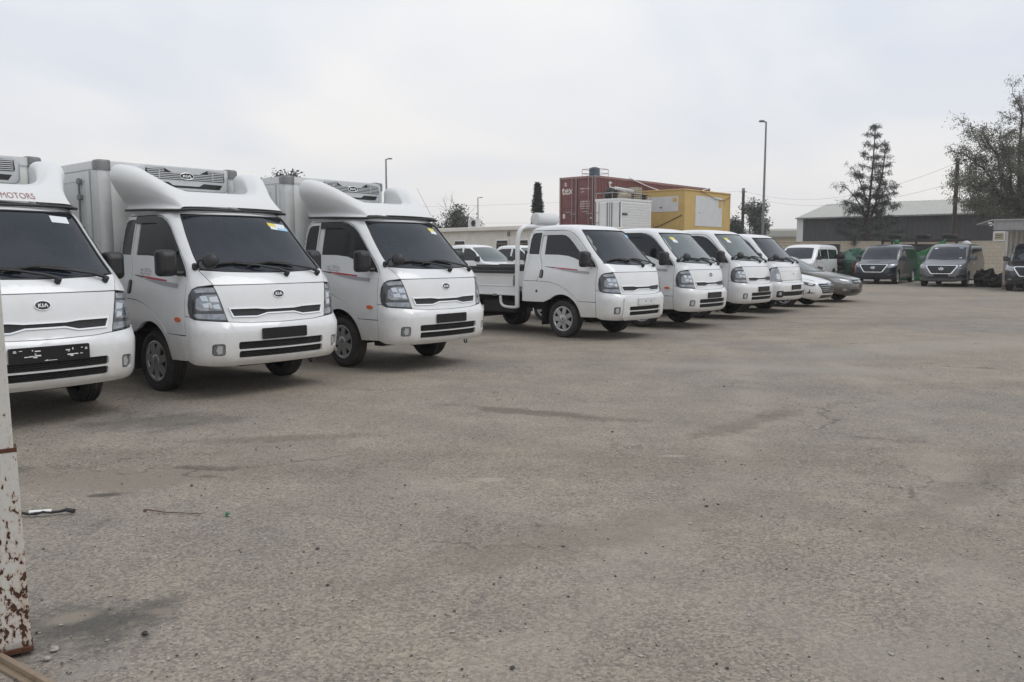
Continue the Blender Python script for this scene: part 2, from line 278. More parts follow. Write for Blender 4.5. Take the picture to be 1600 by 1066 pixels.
# ------------------------------------------------------------------ mesh helpers
class MB:
    def __init__(s): s.v = []; s.f = []; s.sm = []; s.mi = []; s.cur = 0
    def add(s, vs, fs, smooth=False):
        o = len(s.v); s.v += [tuple(v) for v in vs]
        for f in fs: s.f.append([i + o for i in f]); s.sm.append(smooth); s.mi.append(s.cur)
        return s
    def box(s, lo, hi, ch=0.0, mtx=None):
        lo, hi = Vector(lo), Vector(hi); c = (lo + hi) / 2; h = (hi - lo) / 2
        if ch <= 0:
            vs = [Vector((x, y, z)) for z in (lo.z, hi.z) for y in (lo.y, hi.y) for x in (lo.x, hi.x)]
            fs = [(0, 2, 3, 1), (4, 5, 7, 6), (0, 1, 5, 4), (2, 6, 7, 3), (0, 4, 6, 2), (1, 3, 7, 5)]
        else:
            vs = []; idx = {}; fs = []
            for sx in (-1, 1):
                for sy in (-1, 1):
                    for sz in (-1, 1):
                        for k in range(3):
                            p = [h.x - ch, h.y - ch, h.z - ch]; p[k] = (h.x, h.y, h.z)[k]
                            idx[(sx, sy, sz, k)] = len(vs); vs.append(Vector((c.x + sx * p[0], c.y + sy * p[1], c.z + sz * p[2])))
            for k in range(3):
                a, b = [(1, 2), (2, 0), (0, 1)][k]
                for sg in (-1, 1):
                    q = []
                    for (sa, sb) in ((-1, -1), (1, -1), (1, 1), (-1, 1)):
                        t = [0, 0, 0]; t[k] = sg; t[a] = sa; t[b] = sb; q.append(idx[(*t, k)])
                    fs.append(q if sg > 0 else q[::-1])
            for k in range(3):
                a, b = [(1, 2), (2, 0), (0, 1)][k]
                for sa in (-1, 1):
                    for sb in (-1, 1):
                        t0 = [0, 0, 0]; t0[a] = sa; t0[b] = sb; t1 = t0[:]; t0[k] = -1; t1[k] = 1
                        q = [idx[(*t0, a)], idx[(*t1, a)], idx[(*t1, b)], idx[(*t0, b)]]
                        fs.append(q if sa * sb < 0 else q[::-1])
            for sx in (-1, 1):
                for sy in (-1, 1):
                    for sz in (-1, 1):
                        q = [idx[(sx, sy, sz, k)] for k in range(3)]; fs.append(q if sx * sy * sz > 0 else q[::-1])
        if mtx: vs = [mtx @ v for v in vs]
        return s.add(vs, fs)
    def tube(s, pts, r, n=8, cap=True):
        pts = [Vector(p) for p in pts]; rs = r if isinstance(r, (list, tuple)) else [r] * len(pts)
        vs = []; fs = []; up = None
        for i, p in enumerate(pts):
            d = (pts[min(i + 1, len(pts) - 1)] - pts[max(i - 1, 0)]).normalized()
            if up is None: up = d.orthogonal().normalized()
            else: up = (up - d * up.dot(d)); up = up.normalized() if up.length > 1e-6 else d.orthogonal().normalized()
            sd_ = d.cross(up)
            for k in range(n):
                a = 2 * math.pi * k / n; vs.append(p + (up * math.cos(a) + sd_ * math.sin(a)) * rs[i])
        for i in range(len(pts) - 1):
            for k in range(n):
                a, b = i * n + k, i * n + (k + 1) % n; fs.append((a, b, b + n, a + n))
        s.add(vs, fs, True)
        if cap: s.add(vs[:n], [tuple(range(n))[::-1]]); s.add(vs[-n:], [tuple(range(n))])
        return s
    def lathe(s, prof, origin, axis, n=24, smooth=True):
        o = Vector(origin); ax = Vector(axis).normalized(); u = ax.orthogonal().normalized(); v_ = ax.cross(u)
        vs = []; fs = []
        for (r, h) in prof:
            for k in range(n):
                a = 2 * math.pi * k / n; vs.append(o + ax * h + (u * math.cos(a) + v_ * math.sin(a)) * r)
        for i in range(len(prof) - 1):
            for k in range(n):
                a, b = i * n + k, i * n + (k + 1) % n; fs.append((a, b, b + n, a + n))
        return s.add(vs, fs, smooth)
    def prism(s, poly, dvec, flip=False):
        p = [Vector(q) for q in poly]; d = Vector(dvec); n = len(p)
        vs = p + [q + d for q in p]
        fs = [tuple(range(n))[::-1], tuple(range(n, 2 * n))] + [(i, (i + 1) % n, n + (i + 1) % n, n + i) for i in range(n)]
        return s.add(vs, fs)
    def grid(s, rows, closed=False, smooth=True):
        n = len(rows[0]); vs = [p for r_ in rows for p in r_]; fs = []
        for i in range(len(rows) - 1):
            for k in range(n if closed else n - 1):
                a, b = i * n + k, i * n + (k + 1) % n; fs.append((a, b, b + n, a + n))
        return s.add(vs, fs, smooth)
    def mesh(s, name, mats, fixn=True):
        me = bpy.data.meshes.new(name); me.from_pydata(s.v, [], s.f)
        for m in (mats if isinstance(mats, (list, tuple)) else [mats]): me.materials.append(M[m] if isinstance(m, str) else m)
        me.polygons.foreach_set('use_smooth', s.sm); me.polygons.foreach_set('material_index', s.mi)
        if fixn:
            bm = bmesh.new(); bm.from_mesh(me); bmesh.ops.recalc_face_normals(bm, faces=bm.faces); bm.to_mesh(me); bm.free()
        me.update(); return me

CACHE = {}
def part(name, key, build, mats, parent=None, loc=None, rot=None, label=None):
    """one mesh object; alike parts share mesh data through the cache key"""
    me = CACHE.get(key) if key else None
    if me is None:
        r = build(); me = r if isinstance(r, bpy.types.Mesh) else r.mesh(name, mats)
        if key: CACHE[key] = me
    o = bpy.data.objects.new(name, me); COL.objects.link(o)
    if parent: o.parent = parent
    if loc is not None: o.location = loc
    if rot is not None: o.rotation_euler = rot
    if label: o['label'] = label
    return o
def tag(o, label, cat, group=None):
    o['label'] = label; o['category'] = cat
    if group: o['group'] = group
    return o
def thing(name, label, cat, loc=(0, 0, 0), rz=0.0, group=None):
    o = bpy.data.objects.new(name, None); COL.objects.link(o); o.location = loc; o.rotation_euler = (0, 0, rz); o.empty_display_size = 0.2
    return tag(o, label, cat, group)
def struct(o): o['kind'] = 'structure'; return o

def text_mesh(s, size, material, depth=0.002, bold=False):
    """flat lettering in the XY plane, centred; built-in font turned into a mesh"""
    cu = bpy.data.curves.new('lettering', 'FONT'); cu.body = s; cu.size = size; cu.extrude = depth; cu.align_x = 'CENTER'; cu.align_y = 'CENTER'; cu.resolution_u = 3
    if bold: cu.offset = size * 0.018
    ob = bpy.data.objects.new('lettering', cu); COL.objects.link(ob)
    dg = bpy.context.evaluated_depsgraph_get(); me = bpy.data.meshes.new_from_object(ob.evaluated_get(dg))
    bpy.data.objects.remove(ob); bpy.data.curves.remove(cu)
    me.materials.clear(); me.materials.append(M[material]); return me

# ------------------------------------------------------------------ vehicle skin: plan outlines stacked along t
class Shell:
    """rows: t, z, xf(front x), w(half width), bow, r(corner width), rc(corner depth), xr(rear x), rr(rear radius)"""
    def __init__(s, rows):
        a = np.array(rows, float); s.T = a[:, 0]; s.C = a[:, 1:]; s.cache = {}
        d = np.diff(s.C, axis=0) / np.diff(s.T)[:, None]; m = np.zeros_like(s.C); m[0] = d[0]; m[-1] = d[-1]
        for i in range(1, len(s.T) - 1):
            ok = d[i - 1] * d[i] > 0
            m[i] = np.where(ok, 2 * d[i - 1] * d[i] / np.where(ok, d[i - 1] + d[i], 1), 0)
        s.m = m
    def row(s, t):
        t = min(max(t, s.T[0]), s.T[-1]); i = int(np.clip(np.searchsorted(s.T, t) - 1, 0, len(s.T) - 2))
        h = s.T[i + 1] - s.T[i]; u = (t - s.T[i]) / h
        return (2 * u**3 - 3 * u**2 + 1) * s.C[i] + (u**3 - 2 * u**2 + u) * h * s.m[i] + (-2 * u**3 + 3 * u**2) * s.C[i + 1] + (u**3 - u**2) * h * s.m[i + 1]
    def outline(s, t):
        k = round(float(t), 4); o = s.cache.get(k)
        if o is None:
            z, xf, w_, bow, r, rc, xr, rr = s.row(k); r = min(r, w_ * 0.95); rr = min(rr, w_ * 0.95)
            y1 = np.linspace(0, w_ - r, 9); x1 = xf - bow * (y1 / w_)**2
            ph = np.linspace(0, math.pi / 2, 13)[1:]; y2 = w_ - r + r * np.sin(ph); x2 = xf - bow * (y2 / w_)**2 - rc * (1 - np.cos(ph))
            xs = np.linspace(x2[-1], min(xr + rr, x2[-1] - 0.01), 12)[1:]; ys = np.full(11, w_)
            ph = np.linspace(0, math.pi / 2, 8)[1:]; x4 = xs[-1] - rr * np.sin(ph); y4 = w_ - rr * (1 - np.cos(ph))
            y5 = np.linspace(w_ - rr, 0, 5)[1:]; x5 = np.full(4, x4[-1])
            X = np.concatenate([x1, x2, xs, x4, x5]); Y = np.concatenate([y1, y2, ys, y4, y5])
            A = np.concatenate([[0], np.cumsum(np.hypot(np.diff(X), np.diff(Y)))])
            o = (X, Y, A, z, 9 + 12); s.cache[k] = o
        return o
    def L(s, t): return float(s.outline(t)[2][-1])
    def pt(s, a, t):
        X, Y, A, z, _ = s.outline(t); q = abs(a)
        return Vector((np.interp(q, A, X), math.copysign(np.interp(q, A, Y), a), z))
    def nrm(s, a, t):
        da = 0.01; dt = 0.008; t0, t1 = max(t - dt, s.T[0]), min(t + dt, s.T[-1])
        u = s.pt(a + da, t) - s.pt(a - da, t); v = s.pt(a, t1) - s.pt(a, t0)
        n = u.cross(v); return n.normalized() if n.length > 1e-9 else Vector((0, 0, 1))
    def F(s, y, t):          # front face at sideways distance y
        X, Y, A, z, k = s.outline(t); return math.copysign(float(np.interp(abs(y), Y[:k], A[:k])), y)
    def S(s, x, t, sg=1):    # flank at distance x
        X, Y, A, z, k = s.outline(t); return sg * float(np.interp(-x, -X[9:-4], A[9:-4]))
    def off(s, a, t, o): return s.pt(a, t) + s.nrm(a, t) * o
    def patch(s, mb, poly, off=0.0, thick=0.012, da=0.09, dt=0.07, holes=(), rim=True):
        """a panel: polygon in (a, t) laid on the skin, with its edge turned inwards"""
        bm = bmesh.new()
        for lp in [poly] + list(holes):
            vs = [bm.verts.new((p[0], p[1], 0)) for p in lp]
            for i in range(len(vs)): bm.edges.new((vs[i], vs[(i + 1) % len(vs)]))
        bmesh.ops.triangle_fill(bm, use_beauty=True, use_dissolve=False, edges=bm.edges[:])
        xs = [p[0] for p in poly]; ts = [p[1] for p in poly]
        for lo, hi, st, ax in ((min(xs), max(xs), da, 0), (min(ts), max(ts), dt, 1)):
            n = int((hi - lo) / st)
            for i in range(1, n + 1):
                c = lo + (hi - lo) * i / (n + 1); co = [0, 0, 0]; co[ax] = c; no = [0, 0, 0]; no[ax] = 1
                bmesh.ops.bisect_plane(bm, geom=bm.verts[:] + bm.edges[:] + bm.faces[:], dist=1e-6, plane_co=co, plane_no=no)
        bmesh.ops.remove_doubles(bm, verts=bm.verts[:], dist=2e-4)
        bm.verts.index_update()
        P = []; NN = []
        for v in bm.verts:
            n = s.nrm(v.co.x, v.co.y); P.append(s.pt(v.co.x, v.co.y) + n * off); NN.append(n)
        fs = []
        for f in bm.faces:
            q = [v.index for v in f.verts]
            nn = (P[q[1]] - P[q[0]]).cross(P[q[2]] - P[q[0]])
            if nn.dot(NN[q[0]]) < 0: q.reverse()
            fs.append(q)
        mb.add(P, fs, True)
        if rim and thick > 0:
            for ed in bm.edges:
                if len(ed.link_faces) == 1:
                    i, j = ed.verts[0].index, ed.verts[1].index
                    fc = ed.link_faces[0].calc_center_median(); e2 = (ed.verts[0].co + ed.verts[1].co) / 2
                    q = [P[i], P[j], P[j] - NN[j] * thick, P[i] - NN[i] * thick]
                    ctr = s.pt(fc.x, fc.y); nn = (q[1] - q[0]).cross(q[3] - q[0]); outw = (q[0] + q[1]) / 2 - ctr
                    mb.add(q if nn.dot(outw) > 0 else q[::-1], [(0, 1, 2, 3)])
        bm.free(); return mb
    def ring(s, mb, t0, t1, off=0.0, nt=8, na=96):
        rows = []
        for i in range(nt + 1):
            t = t0 + (t1 - t0) * i / nt; L = s.L(t); r_ = []
            for k in range(na):
                a = -L + 2 * L * k / na; r_.append(s.pt(a, t) + (s.nrm(a, t) * off if off else Vector()))
            rows.append(r_)
        return mb.grid(rows, True, True)
def arc(cx_, cz, r, a0, a1, n):
    return [(cx_ + r * math.cos(R(a0 + (a1 - a0) * i / n)), cz + r * math.sin(R(a0 + (a1 - a0) * i / n))) for i in range(n + 1)]
def rrect(x0, x1, z0, z1, r, n=4):
    p = []
    for cx_, cz, a in ((x1 - r, z1 - r, 0), (x0 + r, z1 - r, 90), (x0 + r, z0 + r, 180), (x1 - r, z0 + r, 270)):
        p += arc(cx_, cz, r, a, a + 90, n)
    return p
def ellipse(c, rx, rz, n=20): return [(c[0] + rx * math.cos(2 * math.pi * i / n), c[1] + rz * math.sin(2 * math.pi * i / n)) for i in range(n)]

def wheel(parent, x, y, r, width, sg, hub, rim_r=None, name='wheel'):
    """tyre and wheel as one part with sub-parts; sg = -1 right side, +1 left side"""
    rim_r = rim_r or r * 0.66
    def ty():
        mb = MB(); w2 = width / 2
        prof = [(rim_r, -w2 * 0.7), (rim_r * 1.03, -w2 * 0.9), (r * 0.86, -w2), (r * 0.95, -w2 * 0.93), (r * 0.995, -w2 * 0.72)]
        for g in (-0.42, 0.0, 0.42):
            prof += [(r, (g - 0.1) * w2), (r * 0.975, (g - 0.08) * w2), (r * 0.975, (g + 0.08) * w2), (r, (g + 0.1) * w2)]
        prof += [(r * 0.995, w2 * 0.72), (r * 0.95, w2 * 0.93), (r * 0.86, w2), (rim_r * 1.03, w2 * 0.9), (rim_r, w2 * 0.7)]
        return mb.lathe(prof, (0, 0, 0), (0, 1, 0), 36)
    t = part(name, ('tyre', r, width, rim_r), ty, 'rubber', parent, (x, y, r))
    def hb():
        mb = MB(); w2 = width / 2 * sg; k = rim_r
        mb.lathe([(k * 1.02, w2 * 0.92), (k * 0.97, w2 * 0.98), (k * 0.9, w2 * 0.90), (k * 0.86, w2 * 0.72)], (0, 0, 0), (0, 1, 0), 36)
        mb.lathe([(k * 0.34, w2 * 0.72), (k * 0.33, w2 * 0.98), (k * 0.26, w2 * 1.04), (k * 0.05, w2 * 1.05)], (0, 0, 0), (0, 1, 0), 24)
        ns = 7 if hub == 'cap' else 5
        for i in range(ns):
            a = 2 * math.pi * i / ns
            for side in (0,):
                c0, c1 = a, a; hw = 0.34 if hub == 'cap' else 0.26
                q = []
                for (rr_, cc, ww) in ((k * 0.26, c0, hw * 1.1), (k * 0.92, c1, hw * 0.85)):
                    for sgn in (-1, 1): q.append((rr_ * math.cos(cc + sgn * ww * k * 0.5 / rr_ * 1.2), rr_ * math.sin(cc + sgn * ww * k * 0.5 / rr_ * 1.2)))
                pts = [q[0], q[1], q[3], q[2]]
                mb.prism([(p[0], w2 * (0.97 if j < 2 else 0.93), p[1]) for j, p in enumerate(pts)], (0, -w2 * 0.22, 0))
        return mb
    h_ = part('hubcap' if hub == 'cap' else 'rim', ('hub', r, width, sg, hub, rim_r), hb, 'hub_silver', t)
    part('wheel_disc', ('disc', r, width, sg, rim_r), lambda: MB().lathe([(rim_r * 1.0, width / 2 * sg * 0.62), (0.01, width / 2 * sg * 0.62)], (0, 0, 0), (0, 1, 0), 24), 'underbody', t)
    return t
# ------------------------------------------------------------------ the ground
def build_ground():
    mb = MB()
    ys = [-60, -8, 0, 1.5] + [1.5 + 0.35 * i for i in range(1, 90)] + [34, 40, 50, 70, 110, 200, 500, 1500, 4000]
    xs = [-4000, -1200, -300, -80, -30] + [-14 + 0.4 * i for i in range(86)] + [24, 34, 60, 150, 500, 1500, 4000]
    rnd = random.Random(3); ph = [(rnd.uniform(0.3, 1.5), rnd.uniform(0.3, 1.5), rnd.uniform(0, 6.28)) for _ in range(6)]
    def hz_(x, y):
        if abs(x) > 25 or y > 33 or y < 0.5: return 0.0
        return sum(0.0035 * math.sin(a * x + b * y + c) for a, b, c in ph) - 0.012
    rows = [[(x, y, hz_(x, y)) for x in xs] for y in ys]
    return mb.grid(rows, False, True)
ground = struct(part('ground', None, build_ground, 'ground'))

# ------------------------------------------------------------------ small cab-over trucks
CAB = Shell([
    # t,    z,    xf,    w,    bow,  r,    rc,   xr,    rr
    (0.30, 0.30, -0.09, 0.800, 0.13, 0.24, 0.20, -2.08, 0.06),
    (0.345, 0.345, -0.03, 0.822, 0.13, 0.24, 0.20, -2.09, 0.06),
    (0.40, 0.40, 0.015, 0.840, 0.13, 0.24, 0.20, -2.10, 0.06),
    (0.50, 0.50, 0.030, 0.850, 0.13, 0.24, 0.20, -2.10, 0.06),
    (0.68, 0.68, 0.036, 0.860, 0.13, 0.24, 0.20, -2.10, 0.06),
    (0.74, 0.74, 0.026, 0.862, 0.13, 0.24, 0.20, -2.10, 0.06),
    (0.765, 0.765, 0.000, 0.862, 0.13, 0.24, 0.20, -2.10, 0.06),
    (0.80, 0.80, -0.018, 0.861, 0.14, 0.24, 0.19, -2.10, 0.06),
    (1.00, 1.00, -0.055, 0.855, 0.14, 0.23, 0.17, -2.10, 0.06),
    (1.15, 1.15, -0.100, 0.832, 0.13, 0.20, 0.15, -2.10, 0.06),
    (1.28, 1.28, -0.200, 0.795, 0.12, 0.15, 0.12, -2.10, 0.07),
    (1.45, 1.45, -0.385, 0.757, 0.12, 0.14, 0.11, -2.10, 0.08),
    (1.65, 1.65, -0.580, 0.722, 0.12, 0.14, 0.11, -2.09, 0.09),
    (1.86, 1.86, -0.785, 0.682, 0.11, 0.15, 0.12, -2.05, 0.11),
    (1.92, 1.915, -0.865, 0.655, 0.11, 0.17, 0.14, -2.01, 0.13),
    (1.98, 1.950, -0.98, 0.605, 0.11, 0.19, 0.16, -1.95, 0.15),
    (2.06, 1.972, -1.13, 0.500, 0.09, 0.20, 0.17, -1.87, 0.16),
    (2.16, 1.986, -1.30, 0.330, 0.06, 0.20, 0.15, -1.77, 0.15),
    (2.28, 1.990, -1.47, 0.040, 0.01, 0.03, 0.03, -1.62, 0.03)])
def fr(y, z): return (CAB.F(y, z), z)
def sdp(x, z, sg): return (CAB.S(x, z, sg), z)
def frp(pts): return [fr(y, z) for y, z in pts]
AX = -1.15        # front axle

def crease():     # haunch line over the wheel, rear to front
    return [(-1.72, 0.978), (-1.58, 0.976), (-1.44, 0.966), (-1.30, 0.94), (-1.16, 0.895), (-1.03, 0.835), (-0.92, 0.765), (-0.83, 0.69), (-0.79, 0.652), (-0.70, 0.646)]

def bumper_mesh(style):
    mb = MB()
    if style == 'porter':
        holes = [frp(rrect(-0.60, 0.60, 0.44, 0.555, 0.02, 2))] + [frp(rrect(s_ * 0.69 - 0.065, s_ * 0.69 + 0.065, 0.44, 0.555, 0.02, 2)) for s_ in (-1, 1)]
    else:
        holes = [frp(rrect(-0.505, 0.505, 0.508, 0.586, 0.022, 3)), frp(rrect(-0.50, 0.50, 0.418, 0.494, 0.022, 3))]
        holes += [frp(rrect(s_ * 0.69 - 0.056, s_ * 0.69 + 0.056, 0.452, 0.575, 0.025, 3)) for s_ in (-1, 1)]
    top = [sdp(-0.395, 0.52, -1), sdp(-0.395, 0.62, -1), sdp(-0.395, 0.72, -1), sdp(-0.395, 0.78, -1), sdp(-0.395, 0.845, -1), sdp(-0.33, 0.838, -1), sdp(-0.26, 0.812, -1), fr(-0.57, 0.783), fr(-0.40, 0.768), fr(0, 0.760)]
    bot = [fr(0, 0.345), fr(-0.45, 0.345), fr(-0.66, 0.348), sdp(-0.30, 0.362, -1), sdp(-0.395, 0.392, -1), sdp(-0.395, 0.44, -1)]
    mir = lambda l: [(-p[0], p[1]) for p in l]
    poly = top[:-1] + [top[-1]] + mir(top[:-1])[::-1] + mir(bot[1:])[::-1] + [bot[0]] + bot[1:]
    CAB.patch(mb, poly, 0.004, 0.035, 0.07, 0.045, holes)
    return mb
def grille_mesh():
    mb = MB()
    for z0, z1 in ((0.512, 0.584), (0.422, 0.492)):
        for k in range(4):
            z = z0 + (z1 - z0) * (k + 0.5) / 4
            CAB.patch(mb, frp([(-0.50, z - 0.0035), (0.50, z - 0.0035), (0.50, z + 0.0035), (-0.50, z + 0.0035)]), -0.016, 0.008, 0.12, 1)
        for i in range(40):
            y = -0.49 + i * 0.0251
            z = z0 + (z1 - z0) * (0.25 if i % 2 else 0.5)
            CAB.patch(mb, frp([(y - 0.003, z - 0.016), (y + 0.003, z - 0.016), (y + 0.003, z + 0.016), (y - 0.003, z + 0.016)]), -0.017, 0.006, 1, 1)
    return mb
def slot_outline(g=0.0):
    top = [(-0.545 - g, 0.914 + g), (-0.28, 0.912 + g), (-0.17, 0.900 + g), (0.17, 0.900 + g), (0.28, 0.912 + g), (0.545 + g, 0.914 + g)]
    bot = [(0.515 + g, 0.842 - g), (0.27, 0.837 - g), (0.16, 0.866 - g), (-0.16, 0.866 - g), (-0.27, 0.837 - g), (-0.515 - g, 0.842 - g)]
    return frp(top + bot)
def front_panel_mesh(style):
    mb = MB()
    poly = frp([(-0.575, 0.792), (-0.4, 0.775), (0, 0.768), (0.4, 0.775), (0.575, 0.792), (0.60, 0.90), (0.63, 1.03), (0.662, 1.148), (0.3, 1.150), (0, 1.150), (-0.3, 1.150), (-0.662, 1.148), (-0.63, 1.03), (-0.60, 0.90)])
    CAB.patch(mb, poly, 0.002, 0.014, 0.08, 0.06, [slot_outline(0.014)] if style != 'porter' else [])
    return mb
def cowl_mesh():
    mb = MB()
    poly = frp([(-0.664, 1.158), (-0.3, 1.158), (0, 1.158), (0.3, 1.158), (0.664, 1.158), (0.725, 1.300), (0.5, 1.282), (0.25, 1.272), (0, 1.268), (-0.25, 1.272), (-0.5, 1.282), (-0.725, 1.300)])
    return CAB.patch(mb, poly, 0.002, 0.014, 0.08, 0.05)
WS = [(-0.705, 1.312), (-0.5, 1.291), (-0.25, 1.280), (0, 1.276), (0.25, 1.280), (0.5, 1.291), (0.705, 1.312), (0.685, 1.45), (0.650, 1.65), (0.612, 1.84), (0.595, 1.868), (0.3, 1.878), (0, 1.880), (-0.3, 1.878), (-0.595, 1.868), (-0.612, 1.84), (-0.650, 1.65), (-0.685, 1.45)]
def ws_mesh(): return CAB.patch(MB(), frp(WS), -0.004, 0.006, 0.10, 0.06)
def ws_seal():
    mb = MB(); P = frp(WS)
    pts = [CAB.off(a, z, 0.001) for a, z in P]; n = len(pts); dense = []
    for i in range(n):
        for k in range(4):
            u = k / 4; a = P[i][0] * (1 - u) + P[(i + 1) % n][0] * u; z = P[i][1] * (1 - u) + P[(i + 1) % n][1] * u; dense.append(CAB.off(a, z, 0.0))
    mb.tube(dense + [dense[0]], 0.009, 6, False); return mb
WIN = [(-1.625, 1.452), (-1.30, 1.448), (-1.08, 1.428), (-0.95, 1.395), (-0.70, 1.31), (-0.53, 1.250), (-0.432, 1.232), (-0.465, 1.283), (-0.614, 1.432), (-0.80, 1.61), (-0.93, 1.72), (-1.02, 1.785), (-1.13, 1.828), (-1.25, 1.842), (-1.615, 1.848)]
GLASSWIN = [(-1.61, 1.462), (-1.30, 1.458), (-1.08, 1.438), (-0.95, 1.405), (-0.80, 1.355), (-0.72, 1.335), (-0.70, 1.47), (-0.80, 1.585), (-0.93, 1.706), (-1.02, 1.772), (-1.13, 1.815), (-1.25, 1.829), (-1.60, 1.835)]
def door_poly(sg):
    pts = [(-0.405, 0.655), (-0.405, 0.74), (-0.405, 0.80), (-0.405, 0.90), (-0.405, 1.0), (-0.405, 1.1), (-0.405, 1.17), (-0.405, 1.225), (-0.45, 1.285), (-0.60, 1.435), (-0.78, 1.612), (-0.92, 1.745), (-1.02, 1.815), (-1.12, 1.858), (-1.25, 1.873), (-1.70, 1.873), (-1.722, 1.45), (-1.722, 0.985)]
    pts = pts + [(x, z + 0.007) for x, z in crease()]
    return [sdp(x, z, sg) for x, z in pts]
def door_mesh(sg):
    return CAB.patch(MB(), door_poly(sg), 0.003, 0.02, 0.10, 0.06, [[sdp(x, z, sg) for x, z in WIN]])
def window_mesh(sg): return CAB.patch(MB(), [sdp(x, z, sg) for x, z in GLASSWIN], -0.004, 0.006, 0.10, 0.06)
def window_trim(sg):
    mb = MB(); return CAB.patch(mb, [sdp(x, z, sg) for x, z in WIN], -0.008, 0.004, 0.10, 0.06)
def sail_mesh(sg):
    return CAB.patch(MB(), [sdp(x, z, sg) for x, z in [(-0.437, 1.236), (-0.53, 1.256), (-0.70, 1.318), (-0.80, 1.358), (-0.78, 1.56), (-0.615, 1.425), (-0.467, 1.278)]], 0.008, 0.02, 0.08, 0.05)
def visor_mesh(sg):
    o = [(-0.66, 1.488), (-0.78, 1.607), (-0.92, 1.740), (-1.02, 1.808), (-1.12, 1.850), (-1.25, 1.866), (-1.69, 1.866)]
    i = [(-1.69, 1.792), (-1.25, 1.792), (-1.16, 1.778), (-1.08, 1.735), (-0.98, 1.655), (-0.84, 1.52), (-0.73, 1.42)]
    return CAB.patch(MB(), [sdp(x, z, sg) for x, z in o + i], 0.024, 0.022, 0.10, 0.06)
def arch_mesh(sg):
    low = [(-0.405, 0.60), (-0.405, 0.52), (-0.405, 0.45), (-0.405, 0.395), (-0.735, 0.385)] + [(AX + 0.425 * math.cos(R(a)), 0.335 + 0.425 * math.sin(R(a))) for a in range(8, 136, 8)] + [(-1.56, 0.615), (-1.75, 0.612), (-2.085, 0.612)]
    up = [(-2.085, 0.978)] + crease() + [(-0.405, 0.644)]
    poly = [sdp(x, z, sg) for x, z in low + up]
    mb = MB(); CAB.patch(mb, poly, 0.010, 0.04, 0.08, 0.05); return mb
def quarter_mesh(sg):
    z0, z1 = 0.986, 1.876
    edge = [(CAB.S(-1.733, z0, sg), z0), (CAB.S(-1.735, 1.45, sg), 1.45), (CAB.S(-1.712, 1.80, sg), 1.80), (CAB.S(-1.712, z1, sg), z1)]
    seam = [(sg * (CAB.L(t) - 0.55), t) for t in (1.876, 1.65, 1.45, 1.2, 0.986)]
    return CAB.patch(MB(), edge + seam, 0.003, 0.02, 0.09, 0.07, [[sdp(x, z, sg) for x, z in QW]])
QW = [(-1.755, 1.455), (-1.985, 1.46), (-2.00, 1.49), (-1.985, 1.72), (-1.955, 1.81), (-1.90, 1.838), (-1.740, 1.842)]
def qwin_mesh(sg): return CAB.patch(MB(), [sdp(x, z, sg) for x, z in QW], -0.004, 0.006, 0.1, 0.07)
def pillar_mesh():
    mb = MB()
    for sg in (-1, 1):
        s_ = lambda x, z: sdp(x, z, sg); f_ = lambda y, z: fr(sg * y, z)
        p = [f_(0.672, 1.160), f_(0.733, 1.303), f_(0.715, 1.315), f_(0.695, 1.45), f_(0.660, 1.65), f_(0.622, 1.84), f_(0.60, 1.884)]
        p += [s_(-1.25, 1.884), s_(-1.12, 1.866), s_(-1.012, 1.822), s_(-0.912, 1.752), s_(-0.772, 1.619), s_(-0.592, 1.442), s_(-0.442, 1.292), s_(-0.397, 1.228), s_(-0.397, 1.17), s_(-0.397, 1.1), s_(-0.397, 1.0), s_(-0.397, 0.9), s_(-0.397, 0.853), s_(-0.325, 0.846)]
        p += [s_(-0.345, 0.87), s_(-0.360, 0.95), s_(-0.350, 1.05), s_(-0.315, 1.115), s_(-0.27, 1.143)]
        CAB.patch(mb, p, 0.002, 0.016, 0.06, 0.06)
    # header over the windscreen and above the doors, then the domed roof
    t0 = 1.884; n = 24
    up = [(CAB.L(1.90) * (-1 + 2 * i / n), 1.90) for i in range(n + 1)]
    CAB.ring(mb, 1.8845, 2.28, 0.002, 14, 120)
    # back panel
    sm = lambda sg: [(sg * (CAB.L(t) - 0.545), t) for t in (0.64, 0.986, 1.2, 1.45, 1.65, 1.876)]
    for sg in (-1, 1):
        cen = [(sg * CAB.L(t), t) for t in (1.876, 1.65, 1.45, 1.2, 0.986, 0.64)]
        CAB.patch(mb, sm(sg) + cen, 0.001, 0.01, 0.2, 0.2)
    return mb
def liner_mesh():
    mb = MB(); CAB.ring(mb, 0.99, 2.24, -0.032, 16, 84)
    for sg in (-1, 1):
        CAB.patch(mb, [(0, 0.37), (CAB.S(-0.70, 0.40, sg), 0.41), (CAB.S(-0.70, 0.60, sg), 0.60), (CAB.S(-0.84, 0.70, sg), 0.70), (CAB.S(-1.0, 0.80, sg), 0.80), (CAB.S(-2.06, 0.80, sg), 0.80), (CAB.S(-2.06, 0.99, sg), 0.99), (0, 0.99)], -0.045, 0.02, 0.12, 0.07)
    mb.box((-2.08, -0.80, 0.64), (-1.60, 0.80, 0.99)); mb.box((-1.60, -0.80, 0.80), (-0.25, 0.80, 0.86))
    mb.box((-1.0, -0.55, 0.36), (-0.16, 0.55, 0.80))
    return mb
HL = [('F', 0.577, 0.796), ('F', 0.604, 0.90), ('F', 0.634, 1.03), ('F', 0.664, 1.140), ('S', -0.265, 1.137), ('S', -0.308, 1.11), ('S', -0.342, 1.05), ('S', -0.352, 0.95), ('S', -0.338, 0.875), ('S', -0.30, 0.832), ('S', -0.245, 0.818)]
def hlp(lst, sg): return [fr(sg * v, z) if k == 'F' else sdp(v, z, sg) for k, v, z in lst]
